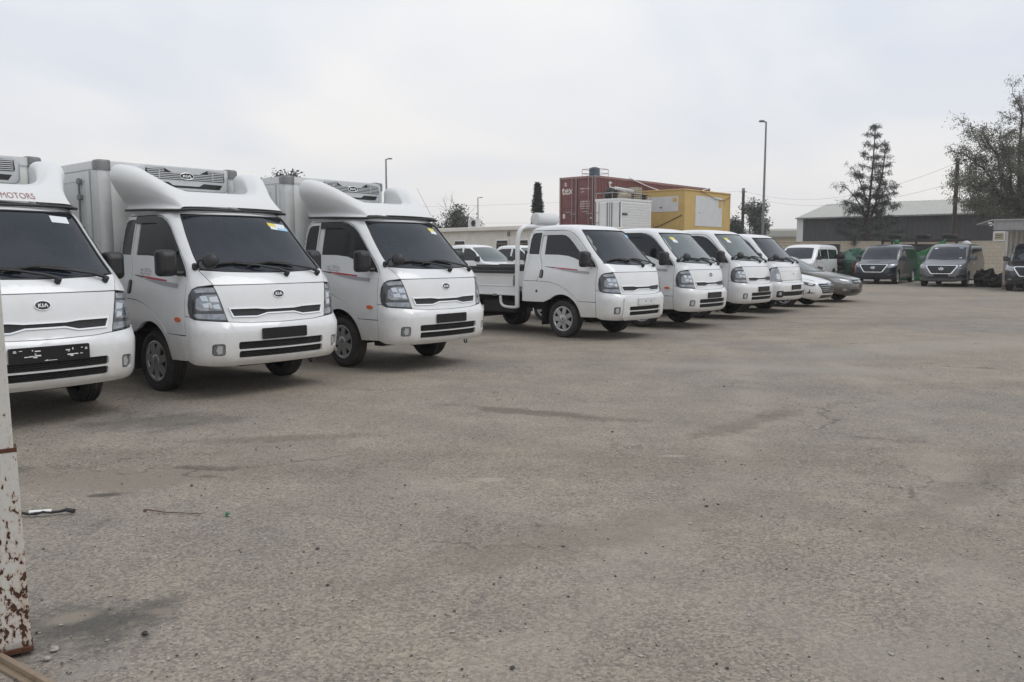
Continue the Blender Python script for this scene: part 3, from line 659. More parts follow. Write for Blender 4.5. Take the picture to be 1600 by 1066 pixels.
def headlamp_parts(parent, style, tag_):
    for sg in (-1, 1):
        if style == 'porter':
            o = [('F', 0.60, 0.80), ('F', 0.615, 1.02), ('F', 0.65, 1.125), ('S', -0.25, 1.135), ('S', -0.285, 1.10), ('S', -0.30, 0.84), ('S', -0.25, 0.815)]
            h = part('headlamp', ('hlP', sg), lambda: CAB.patch(MB(), hlp(o, sg), 0.003, 0.02, 0.06, 0.05), 'lamp_clear', parent)
            i1 = [('F', 0.635, 0.86), ('F', 0.645, 0.99), ('F', 0.74, 0.99), ('F', 0.735, 0.86)]
            part('reflector', ('hlPr', sg), lambda: CAB.patch(MB(), hlp(i1, sg), 0.007, 0.01, 0.06, 0.05), 'lamp_reflector', h)
            continue
        h = part('headlamp', ('hl', sg), lambda: CAB.patch(MB(), hlp(HL, sg), -0.004, 0.02, 0.06, 0.05), 'lamp_smoke', parent)
        # stepped mirrored bowl, side light above and indicator below
        def refl():
            mb = MB()
            CAB.patch(mb, hlp([('F', 0.616, 0.905), ('F', 0.640, 1.025), ('F', 0.652, 1.062), ('S', -0.215, 1.062), ('S', -0.255, 1.02), ('S', -0.255, 0.93), ('S', -0.215, 0.902)], sg), 0.003, 0.02, 0.05, 0.05)
            return mb
        rf = part('reflector', ('hlr', sg), refl, 'lamp_clear', h)
        def facets():
            mb = MB(); rnd = random.Random(5)
            for (y0, y1, z0, z1) in ((0.640, 0.72, 0.985, 1.045), (0.70, 0.775, 0.93, 0.985), (0.632, 0.70, 0.915, 0.97), (0.725, 0.785, 0.995, 1.05)):
                CAB.patch(mb, [fr(sg * y0, z0), fr(sg * (y0 + 0.012), z1), fr(sg * y1, z1 - rnd.uniform(0, .015)), fr(sg * (y1 - 0.01), z0 + rnd.uniform(0, .01))], 0.010, 0.012, 0.05, 0.05)
            return mb
        part('bulb_facet', ('hlf', sg), facets, 'lamp_reflector', h)
        part('side_light', ('hls', sg), lambda: CAB.patch(MB(), hlp([('F', 0.657, 1.085), ('F', 0.667, 1.128), ('S', -0.262, 1.125), ('S', -0.292, 1.105), ('S', -0.265, 1.080)], sg), 0.004, 0.01, 0.05, 0.05), 'lamp_clear', h)
        part('indicator', ('hli', sg), lambda: CAB.patch(MB(), hlp([('F', 0.588, 0.808), ('F', 0.600, 0.868), ('S', -0.235, 0.875), ('S', -0.275, 0.865), ('S', -0.245, 0.832)], sg), 0.003, 0.01, 0.05, 0.05), 'lamp_clear', h)
def oval_letters(mb, c, hw, hh, lift, place):
    """K I A drawn as strokes in an oval, mapped by place(u, v, lift)"""
    def stroke(p, q, wd):
        p, q = Vector(p), Vector(q); d = (q - p).normalized(); n = Vector((-d.y, d.x)) * wd / 2
        quad = [p - n, p + n, q + n, q - n]
        lo = [place(c[0] + v.x * hw, c[1] + v.y * hh, lift) for v in quad]
        mb.add(lo, [(0, 1, 2, 3)])
    w_ = 0.15
    stroke((-0.55, -0.42), (-0.55, 0.42), w_); stroke((-0.5, 0.0), (-0.22, 0.42), w_); stroke((-0.44, 0.05), (-0.18, -0.42), w_)
    stroke((0.0, -0.42), (0.0, 0.42), w_)
    stroke((0.2, -0.42), (0.42, 0.42), w_); stroke((0.42, 0.42), (0.66, -0.42), w_)
def badge(parent):
    c = (0.0, 1.052)
    def disc(): return CAB.patch(MB(), frp(ellipse(c, 0.062, 0.037)), 0.010, 0.012, 0.2, 0.2)
    def rimf(): return CAB.patch(MB(), frp(ellipse(c, 0.066, 0.041, 28)), 0.012, 0.012, 0.2, 0.2, [frp(ellipse(c, 0.060, 0.035, 28))])
    b = part('badge', 'badge', disc, 'gloss_black', parent)
    part('badge_rim', 'badge_rim', rimf, 'chrome', b)
    def let():
        mb = MB(); oval_letters(mb, c, 0.060, 0.036, 0.0125, lambda u, v, l: CAB.off(CAB.F(u, v), v, l)); return mb
    part('badge_lettering', 'badge_letters', let, 'letter_white', b)

def build_cab(p, o):
    pose_n = o.get('steer', 0)
    st = o.get('style', 'bongo')
    body = part('cab_body', 'cab_body', pillar_mesh, 'white_paint', p)
    part('cab_liner', 'liner', liner_mesh, 'shell_dark', p)
    for sg in (-1, 1):
        part('rear_quarter', ('quarter', sg), lambda: quarter_mesh(sg), 'white_paint', p)
        part('wheel_arch', ('arch', sg), lambda: arch_mesh(sg), 'white_paint', p)
        part('quarter_window', ('qw', sg), lambda: qwin_mesh(sg), 'glass_side', p)
        d = part('door', ('door', sg), lambda: door_mesh(sg), 'white_paint', p)
        part('window_surround', ('wtrim', sg), lambda: window_trim(sg), 'black_plastic', d)
        part('side_window', ('win', sg), lambda: window_mesh(sg), 'glass_side', d)
        part('mirror_sail', ('sail', sg), lambda: sail_mesh(sg), 'black_plastic', d)
        if o.get('visor'): part('rain_visor', ('visor', sg), lambda: visor_mesh(sg), {'black': 'gloss_black', 'white': 'aluminium'}[o['visor']] if o['visor'] == 'black' else 'sticker_white', d) if False else \
            part('rain_visor', ('visor', sg, o['visor']), lambda: visor_mesh(sg), 'gloss_black' if o['visor'] == 'black' else 'white_panel', d)
        def handle():
            mb = MB(); CAB.patch(mb, [sdp(x, z, sg) for x, z in rrect(-1.665, -1.59, 1.035, 1.185, 0.035, 4)], 0.012, 0.02, 0.1, 0.1); return mb
        h = part('door_handle', ('handle', sg), handle, 'black_plastic', d)
        part('handle_grip', ('grip', sg), lambda: CAB.patch(MB(), [sdp(x, z, sg) for x, z in rrect(-1.642, -1.615, 1.055, 1.165, 0.012, 3)], 0.02, 0.012, 0.1, 0.1), 'steel_grey' if not o.get('tank') else 'black_plastic', h)
        # stripe along the door
        if st == 'porter':
            part('stripe', ('strP', sg), lambda: CAB.patch(MB(), [sdp(x, z, sg) for x, z in [(-1.4, 1.10), (-0.42, 1.06), (-0.42, 1.015), (-1.4, 1.06)]], 0.0055, 0.001, 0.12, 0.1), 'red_decal', d)
        else:
            part('stripe', ('strg', sg), lambda: CAB.patch(MB(), [sdp(x, z, sg) for x, z in [(-1.36, 1.205), (-1.0, 1.190), (-0.56, 1.163), (-0.56, 1.118), (-0.85, 1.135), (-1.15, 1.172)]], 0.005, 0.001, 0.12, 0.1), 'grey_decal', d)
            part('stripe', ('strr', sg), lambda: CAB.patch(MB(), [sdp(x, z, sg) for x, z in [(-1.50, 1.238), (-1.2, 1.222), (-0.82, 1.197), (-0.82, 1.182), (-1.18, 1.200), (-1.42, 1.224)]], 0.0065, 0.001, 0.12, 0.1), 'red_decal', d)
            part('stripe', ('strd', sg), lambda: CAB.patch(MB(), [sdp(x, z, sg) for x, z in [(-1.60, 1.240), (-1.50, 1.238), (-1.34, 1.222), (-1.36, 1.210)]], 0.0068, 0.001, 0.12, 0.1), 'dark_decal', d)
            if o.get('reefer'):
                def motif():       # small line drawing of a truck with snow marks, and worn small print
                    mb = MB()
                    seg = [((-1.46, 1.305), (-1.40, 1.285)), ((-1.40, 1.305), (-1.46, 1.285)), ((-1.37, 1.31), (-1.25, 1.305)), ((-1.25, 1.305), (-1.20, 1.275)), ((-1.20, 1.275), (-1.20, 1.25)), ((-1.20, 1.25), (-1.45, 1.258)), ((-1.31, 1.31), (-1.31, 1.28)), ((-1.36, 1.285), (-1.22, 1.28)), ((-1.40, 1.245), (-1.36, 1.235)), ((-1.26, 1.24), (-1.22, 1.23)), ((-1.43, 1.27), (-1.39, 1.26))]
                    for (a, b) in seg:
                        dx, dz = b[0] - a[0], b[1] - a[1]; l = math.hypot(dx, dz); nx, nz = -dz / l * 0.004, dx / l * 0.004
                        q = [(a[0] - nx, a[1] - nz), (a[0] + nx, a[1] + nz), (b[0] + nx, b[1] + nz), (b[0] - nx, b[1] - nz)]
                        mb.add([CAB.off(*sdp(x, z, sg), 0.006) for x, z in q], [(0, 1, 2, 3)])
                    return mb
                part('door_motif', ('motif', sg), motif, 'grey_decal', d)
        if o.get('amber', True):
            za = 0.975 if st == 'porter' else 0.806
            part('side_indicator', ('amb', sg, st), lambda: CAB.patch(MB(), [sdp(x, z, sg) for x, z in ellipse((-0.535, za), 0.055, 0.024, 14)], 0.02, 0.02, 0.2, 0.2), 'amber', p)
        # mirrors on arms
        XM, YM = (-0.085, 0.95) if sg < 0 else (-0.25, 0.905)
        def mir():
            mb = MB(); y = sg * YM
            rows = []
            for (x, k) in ((-0.545, 0.88), (-0.535, 0.97), (-0.50, 1.0), (-0.44, 0.95), (-0.405, 0.78), (-0.395, 0.5)):
                rows.append([(x + XM, y + sg * q[0] * k, 1.375 + q[1] * k) for q in rrect(-0.095, 0.095, -0.135, 0.135, 0.045, 5)])
            mb.grid(rows, True, True); mb.add(rows[-1], [tuple(range(len(rows[-1])))]); mb.add(rows[0], [tuple(range(len(rows[0])))[::-1]])
            return mb
        m_ = part('side_mirror', ('mir', sg), mir, 'black_plastic', p)
        part('mirror_arm', ('mirarm', sg), lambda: MB().tube([(-0.47 + XM * 0.5, sg * 0.77, 1.275), (-0.46 + XM * 0.8, sg * 0.84, 1.268), (-0.47 + XM, sg * (YM - 0.055), 1.29)], 0.026, 8), 'black_plastic', m_)
        part('mirror_glass', ('mirgl', sg), lambda: MB().prism([(-0.547 + XM, sg * YM + q[0], 1.375 + q[1]) for q in rrect(-0.075, 0.075, -0.115, 0.115, 0.035, 4)], (-0.004, 0, 0)), 'mirror_glass', m_)
    fp = part('front_panel', ('front', st), lambda: front_panel_mesh(st), 'white_paint', p)
    part('cowl_panel', 'cowl', cowl_mesh, 'white_paint', p)
    ws = part('windscreen', ('ws', o.get('glass', 'glass_dark')), ws_mesh, o.get('glass', 'glass_dark'), p)
    part('windscreen_seal', 'wsseal', ws_seal, 'black_plastic', ws)
    for k, (y, z, wd, ht, mt) in enumerate(o.get('stickers', ())):
        wd *= 1.15; ht *= 1.15; q = [(y, z), (y + wd, z - 0.012), (y + wd, z - ht - 0.012), (y, z - ht)]
        part('sticker', None, lambda: CAB.patch(MB(), frp(q), -0.0005, 0.001, 0.1, 0.1), mt, ws)
    # wipers: arms pivot low on the right of the glass as one faces the truck
    for (yp, yt) in ((0.17, -0.40), (0.60, 0.02)):
        def wip():
            mb = MB(); P_ = lambda y, z, l: CAB.off(*fr(y, z), l)
            mb.lathe([(0.001, 0.055), (0.022, 0.052), (0.027, 0.02), (0.027, -0.01)], P_(yp, 1.243, 0), CAB.nrm(*fr(yp, 1.253)), 10)
            mb.tube([P_(yp, 1.255, 0.035), P_(yp - 0.10, 1.285, 0.04), P_((yp + yt) / 2, 1.322, 0.034), P_(yt + 0.05, 1.352, 0.026)], [0.019, 0.016, 0.011, 0.008], 6)
            return mb
        wp = part('wiper', ('wiper', yp), wip, 'black_plastic', p)
        def blade():
            mb = MB(); ys = [yt - 0.26 + 0.58 * i / 8 for i in range(9)]
            mb.tube([CAB.off(*fr(y, 1.325 + 0.035 * math.sin(math.pi * (i / 8)) + 0.012 * i / 8), 0.016) for i, y in enumerate(ys)], [0.008] + [0.015] * 7 + [0.008], 6); return mb
        part('wiper_blade', ('blade', yp), blade, 'rubber', wp)
    headlamp_parts(p, st, '')
    bm_ = part('bumper', ('bumper', st), lambda: bumper_mesh(st), 'white_paint', p)
    if st == 'porter':
        def blk():
            mb = MB()
            for s_ in (-1, 1):
                CAB.patch(mb, frp(rrect(s_ * 0.69 - 0.085, s_ * 0.69 + 0.085, 0.42, 0.575, 0.03, 3)), 0.012, 0.02, 0.06, 0.06, [frp(rrect(s_ * 0.69 - 0.062, s_ * 0.69 + 0.062, 0.445, 0.55, 0.02, 3))])
            for k in range(5):
                z = 0.452 + k * 0.022; CAB.patch(mb, frp([(-0.60, z - 0.005), (0.60, z - 0.005), (0.60, z + 0.005), (-0.60, z + 0.005)]), -0.01, 0.008, 0.12, 1)
            return mb
        part('bumper_grille', 'grilleP', blk, 'black_plastic', bm_)
        def emb():
            mb = MB(); c = (0.0, 0.99); CAB.patch(mb, frp(ellipse(c, 0.055, 0.038, 24)), 0.012, 0.01, 0.2, 0.2, [frp(ellipse(c, 0.046, 0.029, 24))])
            for (a, b) in (((-0.024, -0.02), (-0.012, 0.022)), ((0.012, -0.022), (0.024, 0.02)), ((-0.018, -0.006), (0.018, 0.006))):
                q = [(a[0] - 0.004, a[1]), (a[0] + 0.004, a[1]), (b[0] + 0.004, b[1]), (b[0] - 0.004, b[1])] if abs(b[1] - a[1]) > 0.02 else [(a[0], a[1] - 0.004), (b[0], b[1] - 0.004), (b[0], b[1] + 0.004), (a[0], a[1] + 0.004)]
                CAB.patch(mb, frp([(c[0] + u, c[1] + v) for u, v in q]), 0.012, 0.006, 1, 1)
            return mb
        part('badge', 'badgeH', emb, 'chrome', p)
        part('panel_line', 'plineP', lambda: CAB.patch(MB(), frp([(-0.60, 0.832), (0.60, 0.832), (0.60, 0.822), (-0.60, 0.822)]), 0.0035, 0.001, 0.1, 1), 'dark_decal', fp)
        part('panel_line', 'plineP2', lambda: CAB.patch(MB(), frp([(-0.61, 1.055), (0.61, 1.055), (0.61, 1.049), (-0.61, 1.049)]), 0.0035, 0.001, 0.1, 1), 'grey_decal', fp)
    else:
        part('bumper_grille', 'grille', grille_mesh, 'black_plastic', bm_)
        ug = part('upper_grille', 'ugr', lambda: CAB.patch(MB(), slot_outline(0.004), -0.010, 0.01, 0.07, 0.05), 'black_plastic', fp)
        def trim():
            mb = MB(); return CAB.patch(mb, slot_outline(0.013), 0.012, 0.026, 0.07, 0.05, [slot_outline(-0.001)])
        part('chrome_trim', 'ugt', trim, 'chrome', ug)
        if o.get('badge', True): badge(fp)
    for sg in (-1, 1):
        f_ = part('fog_lamp', ('fog', sg, st), lambda: CAB.patch(MB(), frp(rrect(sg * 0.69 - 0.05, sg * 0.69 + 0.05, 0.458, 0.568, 0.02, 3)), -0.012, 0.02, 0.05, 0.05), 'lamp_clear', bm_)
        part('fog_reflector', ('fogr', sg, st), lambda: CAB.patch(MB(), frp([(sg * 0.665, 0.475), (sg * 0.66, 0.55), (sg * 0.70, 0.555), (sg * 0.715, 0.51), (sg * 0.70, 0.47)]), -0.006, 0.006, 0.05, 0.05), 'silver_plastic', f_)
    pl = o.get('plate')
    if pl:
        hw, z0, z1 = (0.265, 0.600, 0.712) if pl != 'wide' else (0.32, 0.585, 0.715)
        zc = (z0 + z1) / 2; x = CAB.pt(0, zc).x + (0.014 if pl != 'white' else 0.038)
        def pla():
            mb = MB(); mb.prism([(x, q[0], q[1]) for q in rrect(-hw, hw, z0, z1, 0.012, 3)], (-0.022, 0, 0)); return mb
        P_ = part('number_plate', ('plate', pl), pla, 'gloss_black' if pl != 'white' else 'white_panel', bm_)
        if pl == 'wide':
            def marks():
                mb = MB()
                for (y, z, l, hgt) in ((-0.275, 0.690, 0.022, 0.006), (-0.275, 0.680, 0.025, 0.006), (-0.23, 0.690, 0.025, 0.005), (-0.14, 0.688, 0.008, 0.012), (-0.10, 0.680, 0.045, 0.009), (-0.118, 0.658, 0.014, 0.006), (-0.10, 0.642, 0.05, 0.011), (-0.15, 0.638, 0.04, 0.008), (-0.19, 0.636, 0.032, 0.007), (-0.12, 0.628, 0.03, 0.008),
                                       (0.14, 0.672, 0.035, 0.009), (0.18, 0.680, 0.008, 0.018), (0.145, 0.660, 0.01, 0.006), (0.16, 0.632, 0.05, 0.011), (0.205, 0.634, 0.035, 0.008), (0.25, 0.634, 0.02, 0.006), (0.17, 0.620, 0.025, 0.008), (0.255, 0.684, 0.016, 0.005), (0.29, 0.680, 0.018, 0.006), (0.29, 0.670, 0.018, 0.006), (0.0, 0.596, 0.10, 0.004), (-0.03, 0.597, 0.014, 0.010)):
                    mb.box((x, y - l / 2, z - hgt / 2), (x + 0.002, y + l / 2, z + hgt / 2))
                return mb
            part('plate_lettering', 'platemarks', marks, 'letter_white', P_)
        if pl == 'white':
            part('plate_bolt', 'platebolts', lambda: MB().lathe([(0.012, 0.0), (0.012, 0.004), (0.001, 0.005)], (x, 0.10, zc), (1, 0, 0), 8).lathe([(0.012, 0.0), (0.012, 0.004), (0.001, 0.005)], (x, -0.06, zc), (1, 0, 0), 8), 'dark_decal', P_)
    if o.get('round_mirror', True) and not o.get('tank'):
        def rm():
            mb = MB(); mb.tube([(-0.36, -0.735, 1.335), (-0.30, -0.745, 1.40), (-0.24, -0.70, 1.415)], 0.011, 6)
            mb.box((-0.40, -0.775, 1.30), (-0.345, -0.715, 1.375), 0.015)
            d = Vector((-0.75, 0.55, -0.25)).normalized()
            mb.lathe([(0.001, -0.035), (0.05, -0.03), (0.078, -0.008), (0.082, 0.006), (0.001, 0.012)], (-0.225, -0.665, 1.40), d, 20); return mb
        part('front_mirror', 'roundm', rm, 'black_plastic', p)
    # running gear
    for sg in (-1, 1): wheel(p, AX, sg * 0.735, 0.328, 0.185, sg, 'cap', 0.215).rotation_euler = (0, R(37 * sg + 11 * pose_n), R(o.get('steer', 0)))
    def rearw(): pass
    for sg in (-1, 1):
        for k in (0.60, 0.79): wheel(p, AX - 2.50, sg * k, 0.275, 0.15, sg, 'rim', 0.17)
    def chassis():
        mb = MB()
        for sg in (-1, 1):
            mb.box((-4.9, sg * 0.38 - 0.04, 0.46), (-0.5, sg * 0.38 + 0.04, 0.60))
        mb.tube([(AX - 2.5, -0.7, 0.275), (AX - 2.5, 0.7, 0.275)], 0.06, 8); mb.tube([(AX, -0.68, 0.328), (AX, 0.68, 0.328)], 0.05, 8)
        mb.box((-3.2, -0.75, 0.36), (-2.35, -0.45, 0.62), 0.03); mb.box((-3.0, 0.45, 0.36), (-2.3, 0.78, 0.62), 0.03)
        mb.box((-2.0, -0.30, 0.30), (-0.9, 0.30, 0.60), 0.05); mb.box((-0.42, -0.30, 0.29), (-0.34, 0.30, 0.335)); mb.box((-0.9, -0.5, 0.27), (-0.75, 0.5, 0.33), 0.01)
        for sg in (-1, 1):
            mb.box((-1.63, sg * 0.73 - 0.10, 0.20), (-1.615, sg * 0.73 + 0.10, 0.62))
            mb.box((-4.22, sg * 0.70 - 0.16, 0.17), (-4.205, sg * 0.70 + 0.16, 0.55))
        return mb
    part('chassis', 'chassis', chassis, 'underbody', p)
    part('filler_cap', 'fcap', lambda: MB().lathe([(0.001, 0.012), (0.022, 0.010), (0.026, 0.0)], CAB.off(*sdp(-1.72, 0.805, -1), 0.011), CAB.nrm(*sdp(-1.72, 0.805, -1)), 12), 'tank_blue', p)
    part('intake_snorkel', 'snork', lambda: MB().tube([(-2.14, -0.66, 0.62), (-2.14, -0.66, 1.1), (-2.14, -0.64, 1.52)], [0.05, 0.05, 0.055], 10).lathe([(0.058, z_) for z_ in (0, 0.001)] , (-2.14, -0.66, 1.0), (0, 0, 1), 10), 'black_plastic', p)
    if o.get('raised_bumper'):
        def rb():
            hs = [frp(rrect(-0.455, 0.455, 0.510, 0.578, 0.02, 3)), frp(rrect(-0.45, 0.45, 0.428, 0.494, 0.02, 3))]
            return CAB.patch(MB(), frp([(-0.60, 0.40), (-0.52, 0.36), (0.52, 0.36), (0.60, 0.40), (0.575, 0.72), (0.53, 0.742), (-0.53, 0.742), (-0.575, 0.72)]), 0.028, 0.03, 0.07, 0.06, hs)
        part('bumper_insert', 'binsert', rb, 'white_paint', bm_)
    part('tow_hook', 'hook', lambda: MB().tube([(-0.16, 0.42, 0.37), (-0.13, 0.42, 0.34)] + [(-0.12 + 0.024 * math.sin(R(a)), 0.42, 0.312 + 0.024 * math.cos(R(a))) for a in range(0, 361, 40)], 0.009, 6), 'black_plastic', p)

def catmull(pts, n):
    out_ = []; m = len(pts)
    for i in range(m - 1):
        p0, p1, p2, p3 = pts[max(i - 1, 0)], pts[i], pts[i + 1], pts[min(i + 2, m - 1)]
        for k in range(n):
            u = k / n; out_.append(0.5 * ((2 * p1) + (p2 - p0) * u + (2 * p0 - 5 * p1 + 4 * p2 - p3) * u * u + (3 * p1 - p0 - 3 * p2 + p3) * u**3))
    out_.append(pts[-1]); return out_
FAIR = [(-0.865, [(0.630, 1.925), (0.610, 1.945), (0.600, 1.952), (0.585, 1.958), (0.52, 1.963), (0.42, 1.966), (0.30, 1.969), (0.16, 1.971), (0, 1.972)]),
        (-0.97, [(0.668, 1.928), (0.620, 1.962), (0.612, 1.990), (0.598, 2.024), (0.54, 2.046), (0.45, 2.055), (0.30, 2.06), (0.15, 2.063), (0, 2.064)]),
        (-1.13, [(0.690, 1.932), (0.632, 1.978), (0.645, 2.038), (0.642, 2.098), (0.59, 2.140), (0.48, 2.142), (0.34, 2.127), (0.17, 2.122), (0, 2.122)]),
        (-1.27, [(0.698, 1.938), (0.640, 1.988), (0.680, 2.072), (0.700, 2.155), (0.66, 2.220), (0.55, 2.218), (0.43, 2.155), (0.20, 2.150), (0, 2.150)]),
        (-1.44, [(0.703, 1.943), (0.655, 1.995), (0.725, 2.092), (0.772, 2.208), (0.742, 2.303), (0.635, 2.317), (0.52, 2.225), (0.46, 2.145), (0, 2.142)]),
        (-1.65, [(0.705, 1.948), (0.680, 2.000), (0.775, 2.110), (0.865, 2.255), (0.842, 2.375), (0.735, 2.410), (0.590, 2.355), (0.53, 2.145), (0, 2.138)]),
        (-1.86, [(0.700, 1.952), (0.685, 2.005), (0.785, 2.120), (0.890, 2.280), (0.866, 2.412), (0.770, 2.445), (0.620, 2.400), (0.56, 2.150), (0, 2.138)]),
        (-1.96, [(0.695, 1.955), (0.685, 2.010), (0.775, 2.130), (0.850, 2.275), (0.832, 2.382), (0.765, 2.408), (0.645, 2.378), (0.58, 2.165), (0, 2.145)])]
def fairing_mesh():
    mb = MB(); cols = []
    for x, pr in FAIR:
        half = [Vector((x, -y, z)) for y, z in pr]; full = half + [Vector((x, -p.y, p.z)) for p in half[-2::-1]]
        cols.append(catmull(full, 5))
    n = len(cols[0]); lines = [catmull([c[k] for c in cols], 4) for k in range(n)]
    rows = [[lines[k][i] for k in range(n)] for i in range(len(lines[0]))]
    mb.grid(rows, False, True)
    last = rows[-1]; inner = [Vector((p.x + 0.03, p.y * 0.985, p.z * 0.995 + 0.01)) for p in last]
    mb.grid([last, inner], False, True)
    for sg in (1, -1):         # closed ends of the two horns
        h = last[:36] if sg > 0 else last[::-1][:36]; c = sum(h[8:32], Vector()) / 24 + Vector((-0.035, 0, 0))
        for i in range(len(h) - 1): mb.add([h[i], h[i + 1], c], [(0, 1, 2)], True)
    return mb
def reefer(p, o):
    fa = part('roof_fairing', 'fairing', fairing_mesh, 'fairing_white', p)
    pts = [Vector((x - 0.0, -pr[0][0] - 0.006, pr[0][1] - 0.004)) for x, pr in FAIR[::-1]]; pts += [Vector((-0.855 + 0.0 * y, y, 1.934)) for y in (-0.5, -0.3, 0.0, 0.3, 0.5)] + [Vector((q.x, -q.y, q.z)) for q in pts[::-1]]
    # gasket hugging the roof edge
    part('roof_gasket', 'gasket', lambda: MB().tube(catmull(pts, 3), 0.014, 6), 'black_plastic', fa)
    if o.get('fairing_text'):
        def txt():
            me = text_mesh(o['fairing_text'], 0.078, 'faint_red', 0.001)
            xm = max(v.co.x for v in me.vertices)
            for v in me.vertices:
                y = 0.30 + (v.co.x - xm) * 0.92; z = 2.017 + v.co.y
                # lie on the front face of the fairing: interpolate x from centre profile
                xs = [f[0] for f in FAIR[:4]]; zs = [np.interp(abs(y), [q[0] for q in f[1]][::-1], [q[1] for q in f[1]][::-1]) for f in FAIR[:4]]
                x = float(np.interp(z, zs, xs)); v.co = (x + 0.007, y, z + 0.003)
            return me
        part('fairing_lettering', None, txt, 'faint_red', fa)
    # insulated box
    X0, X1, W, Z0, Z1 = -2.25, -5.02, 0.862, 0.92, 2.51
    bx = part('cargo_box', 'cargo_box', lambda: MB().box((X1, -W + 0.006, Z0 + 0.02), (X0, W - 0.006, Z1 - 0.01)), 'box_white', p)
    def rails():
        mb = MB()
        for sg in (-1, 1):
            mb.box((X1 - 0.01, sg * W - 0.03, Z1 - 0.085), (X0 - 0.09, sg * W + 0.03 if sg > 0 else sg * W + 0.03, Z1 + 0.004)) if sg > 0 else mb.box((X1 - 0.01, -W - 0.012, Z1 - 0.085), (X0 - 0.09, -W + 0.03, Z1 + 0.004))
            mb.box((X1 - 0.01, sg * W - (0.03 if sg > 0 else 0.012), Z0), (X0 - 0.06, sg * W + (0.012 if sg > 0 else 0.03), Z0 + 0.10))
            mb.box((X1 - 0.012, sg * W - 0.06 if sg > 0 else -W - 0.01, Z0), (X1 + 0.06, sg * W + 0.01 if sg > 0 else -W + 0.06, Z1 - 0.09))
        mb.box((X0 - 0.02, -W + 0.10, Z1 - 0.085), (X0 + 0.012, W - 0.10, Z1 + 0.003))
        return mb
    part('edge_rail', 'edge_rail', rails, 'aluminium', bx)
    def posts(sg):
        mb = MB(); rows = []
        prof = [(X0 - 0.14, W + 0.004), (X0 - 0.14, W + 0.012)] + [(X0 - 0.05 + 0.065 * math.sin(R(a)), W - 0.052 + 0.065 * math.cos(R(a))) for a in range(0, 91, 15)] + [(X0 + 0.013, W - 0.13), (X0 + 0.004, W - 0.13)]
        for z in (Z0, Z1 - 0.09): rows.append([(x, sg * y, z) for x, y in prof])
        mb.grid(rows, False, True); return mb
    def caps(sg):
        mb = MB(); rows = []
        for z, k in ((Z1 - 0.10, 0.010), (Z1 - 0.01, 0.012), (Z1 + 0.012, 0.004), (Z1 + 0.018, -0.02)):
            rows.append([(X0 - 0.13, sg * (W + k), z)] + [(X0 - 0.05 + (0.065 + k) * math.sin(R(a)), sg * (W - 0.052 + (0.065 + k) * math.cos(R(a))), z) for a in range(0, 91, 15)] + [(X0 + 0.013 + k, sg * (W - 0.13), z), (X0 - 0.13, sg * (W - 0.13), z)])
        mb.grid(rows, True, True); mb.add(rows[-1], [tuple(range(len(rows[-1])))]); return mb
    for sg in (-1, 1):
        part('corner_post', ('post', sg), lambda: posts(sg), 'aluminium', bx)
        part('corner_cap', ('cap', sg), lambda: caps(sg), 'steel_grey', bx)
    def dframe():
        mb = MB(); y0, y1 = -W - 0.014, -W + 0.0; a, b, c, d_ = -3.40, -2.47, 1.02, 2.405; t = 0.10
        mb.box((a, y0, c), (a + t, y1, d_)); mb.box((b - t, y0, c), (b, y1, d_)); mb.box((a + t, y0, d_ - t), (b - t, y1, d_)); mb.box((a + t, y0, c), (b - t, y1, c + t)); return mb
    dr = part('side_door', 'side_door', lambda: MB().box((-3.305, -W - 0.009, 1.115), (-2.565, -W + 0.001, 2.31)), 'white_panel', p)
    part('door_frame', 'dframe', dframe, 'aluminium', dr)
    def lock():
        mb = MB(); mb.tube([(-2.70, -W - 0.035, 1.15), (-2.70, -W - 0.035, 2.34)], 0.013, 8)
        for z in (1.25, 1.75, 2.12, 2.3): mb.box((-2.74, -W - 0.05, z - 0.03), (-2.66, -W - 0.005, z + 0.03), 0.006)
        return mb
    part('lock_rod', 'lockrod', lock, 'steel_grey', dr)
    def hinge():
        mb = MB()
        for z in (1.35, 2.08): mb.box((-3.37, -W - 0.06, z - 0.035), (-3.19, -W - 0.01, z + 0.035), 0.012); mb.lathe([(0.03, -0.07), (0.03, 0.07)], (-3.33, -W - 0.05, z), (0, 0, 1), 10)
        return mb
    part('hinge', 'hinges', hinge, 'galvanised', dr)
    # cooling unit on the front of the box
    def unit():
        mb = MB(); rows = []
        for x, k in ((-2.24, 1.0), (-1.97, 1.0), (-1.925, 0.985), (-1.905, 0.94)):
            rows.append([(x, q[0] * k, 2.345 + q[1] * k) for q in rrect(-0.55, 0.55, -0.145, 0.13, 0.06, 5)])
        mb.grid(rows, True, True); mb.add(rows[-1], [tuple(range(len(rows[-1])))]); return mb
    u = part('cooling_unit', 'unit', unit, 'silver_plastic', p)
    FX = -1.903
    def black():
        mb = MB()
        mb.prism([(FX, y, z) for y, z in [(-0.48, 2.325), (0.48, 2.325), (0.49, 2.35), (0.48, 2.44), (0.26, 2.45), (0.17, 2.405), (-0.17, 2.405), (-0.26, 2.45), (-0.48, 2.44), (-0.49, 2.35)]], (0.003, 0, 0))
        mb.prism([(FX, y, z) for y, z in [(-0.42, 2.235), (0.42, 2.235), (0.46, 2.29), (0.22, 2.295), (0.16, 2.26), (-0.16, 2.26), (-0.22, 2.295), (-0.46, 2.29)]], (0.003, 0, 0)); return mb
    part('vent_recess', 'ublack', black, 'gloss_black', u)
